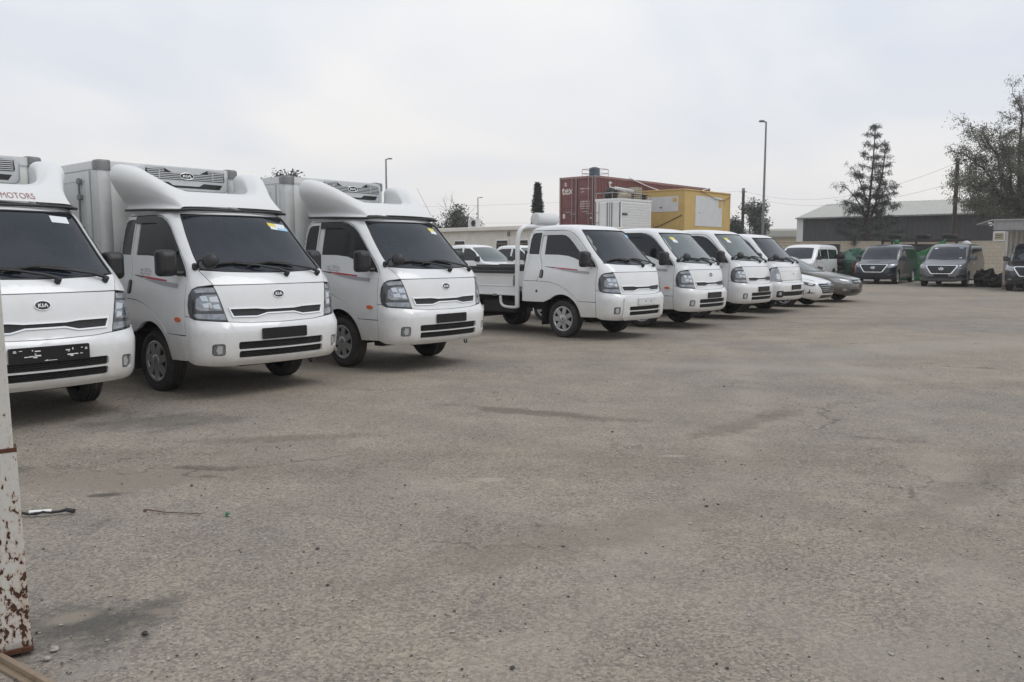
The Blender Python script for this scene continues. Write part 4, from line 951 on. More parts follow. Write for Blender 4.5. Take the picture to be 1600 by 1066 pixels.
    def slat():
        mb = MB()
        for k, z in enumerate((2.338, 2.358, 2.378, 2.398, 2.418, 2.436)):
            for (a, b) in (((-0.47, 0.47),) if z < 2.40 else ((-0.47, -0.27), (0.27, 0.47))): mb.box((FX + 0.003, a, z - 0.0045), (FX + 0.014, b, z + 0.0045))
        for y in (-0.33, 0.33): mb.box((FX + 0.004, y - 0.004, 2.33), (FX + 0.016, y + 0.004, 2.44))
        return mb
    part('vent_slat', 'uslat', slat, 'silver_plastic', u)
    ub = part('badge', 'ubadge', lambda: MB().prism([(FX + 0.010, y, z) for y, z in ellipse((0, 2.372), 0.085, 0.036, 24)], (0.008, 0, 0)), 'gloss_black', u)
    def ul():
        mb = MB(); oval_letters(mb, (0, 2.372), 0.078, 0.033, 0, lambda a, b, l: Vector((FX + 0.0195, a, b))); return mb
    part('badge_lettering', 'ubl', ul, 'letter_white', ub)
    part('badge_rim', 'ubr', lambda: MB().tube([(FX + 0.018, y, z) for y, z in ellipse((0, 2.372), 0.085, 0.036, 24)] + [(FX + 0.018, 0.085, 2.372)], 0.005, 5, False), 'chrome', ub)
def flatbed(p, o):
    def floor():
        mb = MB(); mb.box((-5.0, -0.86, 0.70), (-2.20, 0.86, 0.78)); mb.box((-5.0, -0.6, 0.60), (-2.2, 0.6, 0.70)); return mb
    part('bed_floor', 'bedfloor', floor, 'underbody', p)
    for sg in (-1, 1):
        def gate():
            mb = MB(); y = sg * 0.865
            prof = [(0.70, 0.006), (0.705, 0.016), (0.735, 0.016), (0.742, 0.004), (0.86, 0.0), (0.868, 0.010), (0.885, 0.010), (0.893, 0.0), (1.06, 0.002), (1.068, 0.012), (1.105, 0.012)]
            rows = [[(x, y + sg * d_, z) for z, d_ in prof] for x in (-4.98, -2.235)]
            mb.grid(rows, False, False); yo = y - sg * 0.004; yi = y - sg * 0.03; mb.box((-4.98, min(yo, yi), 0.702), (-2.237, max(yo, yi), 1.103)); return mb
        g = part('side_gate', ('gate', sg), gate, 'white_paint', p)
        part('gate_pad', ('pad', sg), lambda: MB().box((-4.97, sg * 0.865 - 0.045, 1.106), (-2.24, sg * 0.865 + 0.02, 1.165), 0.012).box((-4.97, sg * 0.83 - 0.02, 1.165), (-2.24, sg * 0.83 + 0.02, 1.235), 0.01), 'black_plastic', g)
        def lat():
            mb = MB(); y = sg * 0.885
            mb.box((-2.27, y - 0.012, 0.90), (-2.225, y + 0.012, 1.08), 0.004); mb.tube([(-2.25, y + sg * 0.015, 0.88), (-2.25, y + sg * 0.02, 1.0)], 0.012, 6); return mb
        part('gate_latch', ('latch', sg), lat, 'steel_grey', g)
        for k, x in enumerate((-2.75, -3.6, -4.5)): part('gate_hinge', ('ghinge', sg), lambda: MB().box((-0.05, sg * 0.885 - 0.01, 0.685), (0.05, sg * 0.885 + 0.012, 0.725), 0.004), 'steel_grey', g, (x, 0, 0))
        part('bed_post', ('bpost', sg), lambda: MB().box((-2.225, sg * 0.875 - 0.03, 0.48), (-2.145, sg * 0.875 + 0.03, 1.30), 0.012), 'white_paint', p)
        def step():
            return MB().tube(catmull([Vector(q) for q in ((-2.62, sg * 0.86, 0.69), (-2.60, sg * 0.865, 0.56), (-2.52, sg * 0.868, 0.50), (-2.36, sg * 0.868, 0.485), (-2.2, sg * 0.868, 0.49))], 4), 0.028, 8)
        part('bed_bracket', ('bstep', sg), step, 'white_paint', p)
    part('tail_gate', 'tailgate', lambda: MB().box((-5.01, -0.86, 0.70), (-4.985, 0.86, 1.10)), 'white_paint', p)
    def hoop():
        mb = MB(); zt = o.get('hoop', 1.965)
        pts = [(-2.185, -0.865, 1.25), (-2.185, -0.865, 1.60), (-2.18, -0.845, 1.80), (-2.17, -0.80, 1.90), (-2.165, -0.72, zt - 0.02), (-2.165, -0.60, zt), (-2.165, 0, zt)]
        pts = [Vector(q) for q in pts]; pts += [Vector((q.x, -q.y, q.z)) for q in pts[-2::-1]]
        mb.tube(catmull(pts, 4), 0.042, 10)
        for y in (-0.45, 0, 0.45): mb.tube([(-2.185, y, 0.75), (-2.18, y, 1.95)], 0.016, 6)
        return mb
    part('cab_guard', ('hoop', o.get('hoop')), hoop, 'white_paint', p)
def truck(label, pose, o):
    p = thing('refrigerated_truck' if o.get('reefer') else 'flatbed_truck', label, 'truck', (pose[0], pose[1], pose[3] if len(pose) > 3 else -0.012), R(pose[2]), 'white cab-over trucks parked in a row')
    build_cab(p, o)
    (reefer if o.get('reefer') else flatbed)(p, o)
    return p
truck('white refrigerated truck cut off by the left edge, with a marked black number plate', (-3.94, 6.97, -40.3, -0.035), dict(reefer=True, steer=-3, plate='wide', fairing_text='KIA MOTORS', visor='black', stickers=[(0.37, 1.845, 0.14, 0.055, 'sticker_white')]))
truck('white refrigerated truck with yellow and blue windscreen stickers, second from the rusty gate post', (-2.40, 8.62, -41.1), dict(reefer=True, steer=2, plate='blank', visor='black', stickers=[(0.33, 1.815, 0.085, 0.035, 'sticker_yellow'), (0.345, 1.777, 0.085, 0.03, 'sticker_white'), (0.43, 1.805, 0.115, 0.04, 'sticker_white'), (0.45, 1.765, 0.115, 0.03, 'sticker_blue')]))
truck('white refrigerated truck next to the flatbed, a single yellow sticker on its windscreen', (-0.80, 10.58, -40.1), dict(reefer=True, steer=-4, plate='blank', visor='black', stickers=[(0.36, 1.815, 0.10, 0.035, 'sticker_yellow'), (0.375, 1.777, 0.10, 0.035, 'sticker_white')]))
truck('white flatbed truck with white window visors and a blank white number plate', (2.29, 14.29, -43.0), dict(plate='white', steer=1, visor='white', raised_bumper=True, badge=False, amber=False, round_mirror=False, stickers=[(0.48, 1.815, 0.08, 0.05, 'sticker_blue')]))
truck('white truck with black badge and black window visors, directly right of the flatbed truck', (3.99, 16.40, -41.3), dict(plate='blank', steer=6, visor='black', glass='glass_green_sky', hoop=1.80, stickers=[(-0.44, 1.80, 0.11, 0.045, 'sticker_yellow'), (-0.42, 1.752, 0.11, 0.05, 'sticker_white')]))
truck('white truck without front badge or window visors, next to the truck with the red stripe', (5.62, 18.56, -41.5, 0.015), dict(plate='blank', steer=-2, badge=False, amber=False, glass='glass_green_sky', hoop=1.80, stickers=[(-0.44, 1.80, 0.11, 0.045, 'sticker_yellow'), (-0.42, 1.752, 0.11, 0.05, 'sticker_white')]))
truck('white truck with red door stripe and tall clear headlamps, beside the white sedan', (7.10, 20.75, -42.0, -0.03), dict(style='porter', plate='blank', visor='black', hoop=1.80))
# white drum lying across the guard behind the flatbed's cab
def drum():
    mb = MB(); mb.lathe([(0.001, -0.31), (0.10, -0.31), (0.112, -0.30), (0.114, 0.20), (0.11, 0.25), (0.09, 0.30), (0.075, 0.30)], (0, 0, 0), (0, 1, 0), 24); return mb
dk = thing('rolled_drum', 'white cylindrical roll lying across the guard behind the flatbed cab', 'drum', (2.29, 14.29, -0.012), R(-43.0))
part('roll_body', None, drum, 'white_panel', dk, (-2.17, -0.10, 2.112))
part('roll_opening', None, lambda: MB().lathe([(0.075, 0.301), (0.001, 0.28)], (0, 0, 0), (0, 1, 0), 20), 'shell_dark', dk, (-2.17, -0.10, 2.112))
# ------------------------------------------------------------------ other vehicles
def vehicle(name, label, cat, pose, SH, o, group=None):
    p = thing(name, label, cat, (pose[0], pose[1], -0.012), R(pose[2]), group)
    key = o['key']; t0 = SH.T[0]; tb = o['belt']; tm = SH.T[-1]; paint = o['paint']
    def body():
        mb = MB(); pts = []
        def side(sg):
            q = []
            xs = [SH.row(t0)[6] + 0.25]
            for (xc, rad, zc) in o['arches']:      # rear to front
                for a in range(180, -1, -15):
                    x, z = xc + rad * math.cos(R(a)), zc + rad * math.sin(R(a))
                    if z > t0 + 0.01: q.append((SH.S(x, z, sg), z))
                    elif a in (180, 0): q.append((SH.S(x, t0, sg), t0))
            return q
        L0 = SH.L(t0)
        pts = [(-L0, t0)] + side(-1) + [(SH.F(y, t0), t0) for y in (-0.5, 0, 0.5)] + side(1)[::-1] + [(L0, t0)]
        ts = [t0 + (tb - t0) * i / 12 for i in range(1, 13)]
        pts += [(SH.L(t), t) for t in ts]; Lb = SH.L(tb); pts += [(Lb * (1 - 2 * i / 40), tb) for i in range(1, 40)] + [(-SH.L(t), t) for t in ts[::-1]]
        SH.patch(mb, pts, 0.0, 0.03, 0.14, 0.06)
        SH.ring(mb, tb, tm, 0.0, 22, 120); return mb
    part('body', (key, 'body', paint), body, paint, p)
    def inner():
        mb = MB(); hw = SH.row(0.5)[2] - 0.22; xr = SH.row(0.5)[6]; mb.box((xr + 0.1, -hw, t0 + 0.04), (-0.25, hw, 0.60)); 
        SH.ring(mb, 0.62, tb, -0.03, 3, 60)
        return mb
    part('underbody', (key, 'inner'), inner, 'shell_dark', p)
    for nm, m, lift, polys in o['feat']:
        for i, pl in enumerate(polys):
            sgs = (1,) if pl[0] == 'C' else (-1, 1)
            for sg in sgs:
                def fm():
                    lst = []
                    for q in pl[1]:
                        lst.append((SH.F(sg * q[1], q[2]), q[2]) if q[0] == 'F' else (SH.S(q[1], q[2], sg), q[2]))
                    return SH.patch(MB(), lst, lift, 0.012 if lift < 0.02 else 0.02, 0.10, 0.05)
                part(nm, (key, nm, m, i, sg), fm, m, p)
    for (xc, r_, wd) in o['wheels']:
        for sg in (-1, 1): wheel(p, xc, sg * (SH.row(0.45)[2] - wd / 2 - 0.015), r_, wd, sg, 'rim', r_ * 0.66)
    for sg in (-1, 1):
        if 'mirror' in o:
            x, z, s_ = o['mirror']; yw = SH.pt(SH.S(x, z, sg), z).y
            part('side_mirror', (key, 'mir', sg), lambda: MB().box((x - 0.06 * s_, yw + sg * 0.05 - 0.02, z - 0.08 * s_), (x + 0.06 * s_, yw + sg * 0.24, z + 0.08 * s_), 0.03).tube([(x, yw - sg * 0.03, z - 0.04), (x, yw + sg * 0.10, z - 0.02)], 0.025, 6) if sg > 0 else MB().box((x - 0.06 * s_, yw - 0.24, z - 0.08 * s_), (x + 0.06 * s_, yw - 0.03, z + 0.08 * s_), 0.03).tube([(x, yw + 0.03, z - 0.04), (x, yw - 0.10, z - 0.02)], 0.025, 6), o.get('mirmat', paint), p)
    if 'logo' in o:
        y, z, rx, rz_, kind = o['logo']
        def lg():
            mb = MB(); e1 = [(SH.F(a, b), b) for a, b in ellipse((0, z), rx, rz_, 20)]; e2 = [(SH.F(a, b), b) for a, b in ellipse((0, z), rx * 0.8, rz_ * 0.76, 20)]
            SH.patch(mb, e1, 0.022, 0.012, 1, 1, [e2])
            for (a, b, c, d_) in ((-0.45, -0.7, -0.2, 0.7), (0.2, -0.7, 0.45, 0.7)):
                q = [(a * rx - 0.08 * rx, b * rz_), (a * rx + 0.1 * rx, b * rz_), (c * rx + 0.1 * rx, d_ * rz_), (c * rx - 0.08 * rx, d_ * rz_)]
                SH.patch(mb, [(SH.F(u, z + v), z + v) for u, v in q], 0.022, 0.01, 1, 1)
            q = [(-0.35 * rx, -0.16 * rz_), (0.35 * rx, -0.02 * rz_), (0.35 * rx, 0.22 * rz_), (-0.35 * rx, 0.06 * rz_)]
            SH.patch(mb, [(SH.F(u, z + v), z + v) for u, v in q], 0.022, 0.01, 1, 1); return mb
        part('badge', (key, 'logo'), lg, 'chrome', p)
    return p
Fq = lambda *l: [('F', y, z) for y, z in l]
Sq = lambda *l: [('S', x, z) for x, z in l]
VAN = Shell([(0.24, 0.24, -0.12, 0.86, 0.16, 0.35, 0.28, -5.05, 0.15), (0.33, 0.33, -0.03, 0.92, 0.16, 0.35, 0.28, -5.12, 0.15), (0.50, 0.50, 0.0, 0.945, 0.17, 0.36, 0.30, -5.14, 0.15), (0.72, 0.72, -0.01, 0.955, 0.17, 0.36, 0.32, -5.14, 0.15),
             (0.88, 0.88, -0.05, 0.955, 0.17, 0.36, 0.34, -5.14, 0.15), (0.96, 0.96, -0.13, 0.953, 0.17, 0.36, 0.36, -5.14, 0.15), (1.02, 1.02, -0.30, 0.950, 0.17, 0.36, 0.36, -5.14, 0.15), (1.09, 1.09, -0.58, 0.945, 0.17, 0.34, 0.32, -5.14, 0.15), (1.16, 1.16, -0.86, 0.935, 0.17, 0.28, 0.26, -5.13, 0.15),
             (1.26, 1.26, -1.04, 0.915, 0.17, 0.20, 0.18, -5.12, 0.15), (1.50, 1.50, -1.36, 0.875, 0.17, 0.18, 0.16, -5.08, 0.15), (1.72, 1.72, -1.68, 0.835, 0.17, 0.18, 0.16, -5.02, 0.15), (1.83, 1.82, -1.90, 0.795, 0.17, 0.22, 0.2, -4.96, 0.2), (1.90, 1.875, -2.12, 0.72, 0.16, 0.25, 0.22, -4.85, 0.25), (1.98, 1.91, -2.45, 0.58, 0.12, 0.25, 0.22, -4.65, 0.25), (2.08, 1.928, -2.85, 0.32, 0.06, 0.2, 0.2, -4.3, 0.2), (2.16, 1.932, -3.3, 0.04, 0.01, 0.03, 0.03, -3.7, 0.03)])
def van_feat(grille, chromed, low='black_plastic', glass='glass_green_sky'):
    WSv = Fq((-0.76, 1.255), (-0.4, 1.225), (0, 1.215), (0.4, 1.225), (0.76, 1.255), (0.745, 1.35), (0.70, 1.55), (0.655, 1.74), (0.35, 1.765), (0, 1.77), (-0.35, 1.765), (-0.655, 1.74), (-0.70, 1.55), (-0.745, 1.35))
    return [('windscreen', 'glass_dark', 0.004, [('C', WSv)]), ('windscreen_base', 'black_plastic', 0.005, [('C', Fq((-0.76, 1.225), (0, 1.185), (0.76, 1.225), (0.765, 1.253), (0.4, 1.222), (0, 1.212), (-0.4, 1.222), (-0.765, 1.253)))]),
            ('side_window', 'glass_side', 0.004, [('B', Sq((-1.52, 1.22), (-2.02, 1.21), (-2.02, 1.66), (-1.86, 1.66))), ('B', Sq((-2.12, 1.21), (-3.25, 1.20), (-3.25, 1.68), (-2.12, 1.67))), ('B', Sq((-3.35, 1.20), (-4.75, 1.20), (-4.70, 1.66), (-3.35, 1.68)))]),
            ('grille_surround', chromed, 0.006, [('C', Fq((-0.60, 0.965), (0.60, 0.965), (0.63, 0.91), (0.43, 0.60), (0.36, 0.575), (-0.36, 0.575), (-0.43, 0.60), (-0.63, 0.91)))]),
            ('grille', grille, 0.010, [('C', Fq((-0.56, 0.940), (0.56, 0.940), (0.585, 0.90), (0.395, 0.625), (0.34, 0.605), (-0.34, 0.605), (-0.395, 0.625), (-0.585, 0.90)))]),
            ('headlamp', 'lamp_grey', 0.007, [('B', [('F', 0.61, 0.955), ('F', 0.645, 0.87), ('F', 0.58, 0.80), ('F', 0.80, 0.80), ('S', -0.45, 0.86), ('S', -0.66, 0.985), ('S', -0.40, 0.985)])]),
            ('fog_surround', 'black_plastic', 0.006, [('B', [('F', 0.56, 0.42), ('F', 0.60, 0.49), ('F', 0.72, 0.545), ('S', -0.42, 0.55), ('S', -0.46, 0.50), ('S', -0.40, 0.42)])]),
            ('fog_lamp', 'lamp_reflector', 0.012, [('B', Fq((0.66, 0.455), (0.66, 0.485), (0.80, 0.49), (0.80, 0.46)))]),
            ('lower_intake', low, 0.006, [('C', Fq((-0.56, 0.39), (0.56, 0.39), (0.54, 0.46), (-0.54, 0.46)))]),
            ('number_plate', 'gloss_black', 0.018, [('C', Fq((-0.28, 0.47), (0.28, 0.47), (0.28, 0.58), (-0.28, 0.58)))]),
            ('door_gap', 'dark_decal', 0.002, [('B', Sq((-1.30, 0.45), (-1.312, 0.45), (-1.312, 1.18), (-1.30, 1.18))), ('B', Sq((-2.06, 0.30), (-2.072, 0.30), (-2.072, 1.70), (-2.06, 1.70))), ('B', Sq((-3.29, 0.35), (-3.302, 0.35), (-3.302, 1.70), (-3.29, 1.70)))]),
            ('side_trim', 'black_plastic', 0.004, [('B', Sq((-1.35, 0.33), (-3.75, 0.33), (-3.75, 0.27), (-1.35, 0.27)))]),
            ('door_handle', 'chrome', 0.012, [('B', Sq((-1.88, 1.02), (-2.02, 1.02), (-2.02, 1.05), (-1.88, 1.05))), ('B', Sq((-2.16, 1.02), (-2.30, 1.02), (-2.30, 1.05), (-2.16, 1.05)))]),
            ('tail_lamp', 'red_decal', 0.006, [('B', Sq((-4.95, 0.95), (-5.02, 0.95), (-5.0, 1.35), (-4.95, 1.35)))])]
def van(label, pose, paint, key, **k):
    o = dict(key=key, belt=1.18, paint=paint, arches=[(-4.14, 0.40, 0.34), (-0.94, 0.40, 0.34)], wheels=[(-0.94, 0.34, 0.215), (-4.14, 0.34, 0.215)], feat=van_feat(k.get('grille', 'gloss_black'), k.get('chromed', 'chrome')), mirror=(-1.42, 1.27, 1.2), logo=(0, 0.80, 0.10, 0.055, 'h'), mirmat=k.get('mirmat', paint))
    return vehicle('parked_van', label, 'van', pose, VAN, o, 'vans parked along the wall')
VY = -127.7
van('white van with dark glass behind the white sedan, left of the green tarpaulin heap', (13.25, 39.9, VY), 'white_paint', 'vanw', mirmat='black_plastic')
nv = van('dark navy van with a pale bonnet edge, parked left of the silver van', (17.2, 39.55, VY), 'navy_paint', 'vann')
sv_ = van('silver grey van with black mesh grille, between the navy van and the shed post', (18.80, 36.35, VY), 'silver_paint', 'vans')
part('sticker', None, lambda: VAN.patch(MB(), [(VAN.F(y, z), z) for y, z in ((-0.60, 1.72), (-0.46, 1.725), (-0.47, 1.68), (-0.61, 1.675))], 0.006, 0.001, 1, 1), 'sticker_white', sv_)
part('sticker', None, lambda: VAN.patch(MB(), [(VAN.F(y, z), z) for y, z in ((0.40, 1.735), (0.56, 1.73), (0.56, 1.70), (0.40, 1.705))], 0.006, 0.001, 1, 1), 'sticker_blue', sv_)
part('sticker', None, lambda: VAN.patch(MB(), [(VAN.F(y, z), z) for y, z in ((0.50, 1.28), (0.60, 1.30), (0.62, 1.27), (0.54, 1.255))], 0.006, 0.001, 1, 1), 'sticker_white', sv_)
van('black van cut off by the right edge of the picture, in front of the shed', (20.0, 31.9, VY), 'black_paint', 'vanb')

SED = Shell([(0.20, 0.20, -0.10, 0.78, 0.26, 0.38, 0.30, -4.30, 0.25), (0.28, 0.28, -0.01, 0.84, 0.26, 0.40, 0.32, -4.38, 0.25), (0.42, 0.42, 0.02, 0.87, 0.26, 0.40, 0.34, -4.42, 0.25), (0.56, 0.56, 0.01, 0.88, 0.26, 0.42, 0.38, -4.43, 0.25), (0.66, 0.66, -0.04, 0.882, 0.26, 0.42, 0.42, -4.42, 0.25),
             (0.73, 0.725, -0.14, 0.882, 0.26, 0.42, 0.45, -4.41, 0.25), (0.80, 0.785, -0.36, 0.880, 0.26, 0.40, 0.42, -4.40, 0.25), (0.86, 0.845, -0.68, 0.878, 0.24, 0.36, 0.36, -4.38, 0.25), (0.92, 0.895, -1.00, 0.870, 0.22, 0.30, 0.28, -4.34, 0.25), (0.97, 0.94, -1.24, 0.855, 0.22, 0.24, 0.2, -4.24, 0.25),
             (1.05, 1.02, -1.42, 0.81, 0.22, 0.2, 0.18, -3.86, 0.25), (1.22, 1.20, -1.80, 0.71, 0.22, 0.2, 0.18, -3.52, 0.25), (1.36, 1.35, -2.12, 0.63, 0.2, 0.2, 0.18, -3.26, 0.25), (1.42, 1.40, -2.30, 0.57, 0.18, 0.22, 0.2, -3.16, 0.25), (1.50, 1.435, -2.52, 0.42, 0.12, 0.2, 0.18, -3.02, 0.2), (1.58, 1.45, -2.72, 0.05, 0.02, 0.03, 0.03, -2.85, 0.03)])
def sedan_feat(kind):
    WSs = Fq((-0.70, 0.985), (-0.35, 0.965), (0, 0.96), (0.35, 0.965), (0.70, 0.985), (0.66, 1.10), (0.58, 1.26), (0.53, 1.355), (0, 1.375), (-0.53, 1.355), (-0.58, 1.26), (-0.66, 1.10))
    side = [('side_window', 'glass_side', 0.004, [('B', Sq((-1.75, 0.98), (-2.60, 0.975), (-2.60, 1.33), (-2.30, 1.335), (-2.05, 1.25))), ('B', Sq((-2.68, 0.975), (-3.50, 0.99), (-3.30, 1.20), (-3.10, 1.31), (-2.68, 1.33)))]),
            ('door_gap', 'dark_decal', 0.002, [('B', Sq((-1.35, 0.35), (-1.36, 0.35), (-1.36, 0.90), (-1.35, 0.90))), ('B', Sq((-2.63, 0.30), (-2.64, 0.30), (-2.64, 0.95), (-2.63, 0.95)))]), ('windscreen', 'glass_green_sky', 0.004, [('C', WSs)]),
            ('windscreen_base', 'black_plastic', 0.006, [('C', Fq((-0.68, 0.955), (0, 0.935), (0.68, 0.955), (0.69, 0.98), (0.35, 0.962), (0, 0.957), (-0.35, 0.962), (-0.69, 0.98)))]),
            ('bonnet_gap', 'dark_decal', 0.002, [('B', [('F', 0.50, 0.735), ('F', 0.56, 0.79), ('F', 0.62, 0.85), ('F', 0.68, 0.91), ('F', 0.688, 0.91), ('F', 0.628, 0.85), ('F', 0.568, 0.79), ('F', 0.508, 0.735)])])]
    if kind == 'new':
        return side + [('grille_surround', 'chrome', 0.005, [('C', Fq((-0.50, 0.665), (0.50, 0.665), (0.52, 0.63), (0.37, 0.375), (-0.37, 0.375), (-0.52, 0.63)))]), ('grille', 'gloss_black', 0.010, [('C', Fq((-0.48, 0.650), (0.48, 0.650), (0.495, 0.62), (0.355, 0.39), (-0.355, 0.39), (-0.495, 0.62)))]),
                       ('grille_bar', 'silver_plastic', 0.020, [('C', Fq((-0.45 + k_, z - 0.004), (0.45 - k_, z - 0.004), (0.45 - k_, z + 0.004), (-0.45 + k_, z + 0.004))) for k_, z in ((0, 0.60), (0.03, 0.55), (0.06, 0.50), (0.08, 0.45))]),
                       ('headlamp', 'lamp_smoke', 0.006, [('B', [('F', 0.56, 0.655), ('F', 0.60, 0.600), ('F', 0.70, 0.595), ('S', -0.50, 0.66), ('S', -0.74, 0.735), ('S', -0.50, 0.725), ('F', 0.72, 0.695)])]), ('headlamp_lens', 'lamp_reflector', 0.014, [('B', [('F', 0.63, 0.645), ('F', 0.66, 0.615), ('F', 0.73, 0.63), ('F', 0.70, 0.67)])]),
                       ('fog_vent', 'gloss_black', 0.006, [('B', [('F', 0.60, 0.40), ('F', 0.72, 0.43), ('F', 0.725, 0.52), ('F', 0.745, 0.43), ('F', 0.80, 0.40)])]), ('lower_intake', 'gloss_black', 0.006, [('C', Fq((-0.46, 0.27), (0.46, 0.27), (0.40, 0.345), (-0.40, 0.345)))])]
    return side + [('grille', 'gloss_black', 0.008, [('C', Fq((-0.36, 0.69), (0.36, 0.69), (0.33, 0.56), (-0.33, 0.56)))]), ('grille_bar', 'chrome', 0.016, [('C', Fq((-0.38, 0.685), (0.38, 0.685), (0.38, 0.70), (-0.38, 0.70))), ('C', Fq((-0.34, 0.615), (0.34, 0.615), (0.34, 0.625), (-0.34, 0.625)))]),
                   ('headlamp', 'lamp_grey', 0.006, [('B', [('F', 0.43, 0.695), ('F', 0.45, 0.58), ('F', 0.70, 0.565), ('S', -0.46, 0.62), ('S', -0.62, 0.72), ('S', -0.42, 0.735), ('F', 0.66, 0.72)])]), ('fog_lamp', 'lamp_reflector', 0.006, [('B', Fq((0.62, 0.36), (0.62, 0.42), (0.72, 0.42), (0.72, 0.36)))]),
                   ('lower_intake', 'gloss_black', 0.006, [('C', Fq((-0.50, 0.29), (0.50, 0.29), (0.46, 0.40), (-0.46, 0.40)))]), ('side_strip', 'bronze_paint', 0.012, [('B', Sq((-1.4, 0.56), (-3.3, 0.56), (-3.3, 0.51), (-1.4, 0.51)))])]
def sedan(label, pose, paint, key, kind):
    return vehicle('parked_sedan', label, 'car', pose, SED, dict(key=key, belt=0.955, paint=paint, arches=[(-3.50, 0.36, 0.31), (-0.90, 0.36, 0.31)], wheels=[(-0.90, 0.31, 0.20), (-3.50, 0.31, 0.20)], feat=sedan_feat(kind), mirror=(-1.55, 1.0, 0.95), logo=(0, 0.64 if kind == 'new' else 0.625, 0.075, 0.042, 'h')), 'sedans at the end of the truck row')
sedan('white sedan with a large black grille and slit headlamps beside the last truck', (8.72, 22.75, -42), 'white_paint', 'sedw', 'new')
sedan('dull bronze grey older sedan beyond the white sedan', (10.55, 25.15, -41), 'bronze_paint', 'sedg', 'old')

PICK = Shell([(0.32, 0.32, -0.10, 0.82, 0.18, 0.3, 0.25, -5.2, 0.1), (0.45, 0.45, 0.0, 0.89, 0.18, 0.3, 0.25, -5.25, 0.1), (0.80, 0.80, 0.0, 0.90, 0.18, 0.32, 0.28, -5.27, 0.1), (0.98, 0.98, -0.06, 0.895, 0.18, 0.32, 0.3, -5.27, 0.1), (1.06, 1.06, -0.30, 0.89, 0.18, 0.32, 0.3, -5.27, 0.1), (1.12, 1.12, -0.80, 0.885, 0.18, 0.28, 0.28, -5.26, 0.1), (1.17, 1.17, -1.20, 0.875, 0.18, 0.22, 0.2, -5.24, 0.1),
              (1.22, 1.20, -1.32, 0.86, 0.18, 0.2, 0.18, -3.60, 0.1), (1.45, 1.45, -1.68, 0.79, 0.18, 0.18, 0.16, -3.50, 0.12), (1.66, 1.66, -2.02, 0.72, 0.18, 0.18, 0.16, -3.38, 0.14), (1.74, 1.74, -2.20, 0.67, 0.16, 0.2, 0.18, -3.30, 0.16), (1.82, 1.785, -2.42, 0.52, 0.12, 0.2, 0.18, -3.18, 0.2), (1.92, 1.805, -2.65, 0.05, 0.02, 0.03, 0.03, -2.95, 0.03)])
def pickup(label, pose, key):
    WSp = Fq((-0.72, 1.235), (0, 1.205), (0.72, 1.235), (0.66, 1.45), (0.60, 1.64), (0.55, 1.69), (0, 1.705), (-0.55, 1.69), (-0.60, 1.64), (-0.66, 1.45))
    ft = [('windscreen', 'glass_green_sky', 0.004, [('C', WSp)]), ('windscreen_base', 'black_plastic', 0.005, [('C', Fq((-0.71, 1.205), (0, 1.178), (0.71, 1.205), (0.72, 1.233), (0, 1.203), (-0.72, 1.233)))]),
          ('side_window', 'glass_side', 0.004, [('B', Sq((-1.60, 1.24), (-2.45, 1.235), (-2.45, 1.66), (-2.22, 1.655), (-1.95, 1.52))), ('B', Sq((-2.55, 1.235), (-3.25, 1.235), (-3.22, 1.60), (-3.05, 1.65), (-2.55, 1.66)))]),
          ('grille', 'black_plastic', 0.006, [('C', Fq((-0.50, 0.95), (0.50, 0.95), (0.44, 0.66), (-0.44, 0.66)))]), ('grille_bar', 'chrome', 0.014, [('C', Fq((-0.52, 0.945), (0.52, 0.945), (0.52, 0.985), (-0.52, 0.985)))]),
          ('headlamp', 'lamp_clear', 0.006, [('B', [('F', 0.54, 0.97), ('F', 0.55, 0.84), ('F', 0.78, 0.86), ('S', -0.55, 0.95), ('S', -0.62, 1.03), ('S', -0.4, 1.03)])]), ('lower_intake', 'black_plastic', 0.006, [('C', Fq((-0.55, 0.42), (0.55, 0.42), (0.5, 0.58), (-0.5, 0.58)))])]
    return vehicle('pickup_truck', label, 'pickup', pose, PICK, dict(key='pick', belt=1.185, paint='white_paint', arches=[(-4.15, 0.45, 0.40), (-1.0, 0.45, 0.40)], wheels=[(-1.0, 0.39, 0.25), (-4.15, 0.39, 0.25)], feat=ft, mirror=(-1.62, 1.28, 1.2), mirmat='black_plastic'), 'white pickups behind the flatbed')
pk = pickup('white pickup with windscreen coloured as reflected sky, seen over the flatbed, in front of the cream building', (0.55, 29.6, -42), 'a')
part('whip_aerial', None, lambda: MB().tube([(-3.7, 0.0, 1.10), (-4.2, -0.45, 2.45), (-4.77, -0.96, 3.95)], [0.012, 0.008, 0.005], 5), 'wire', pk)
pickup('white pickup mostly hidden behind the flatbed cab guard, beyond the nearer pickup', (2.35, 31.6, -42), 'b')

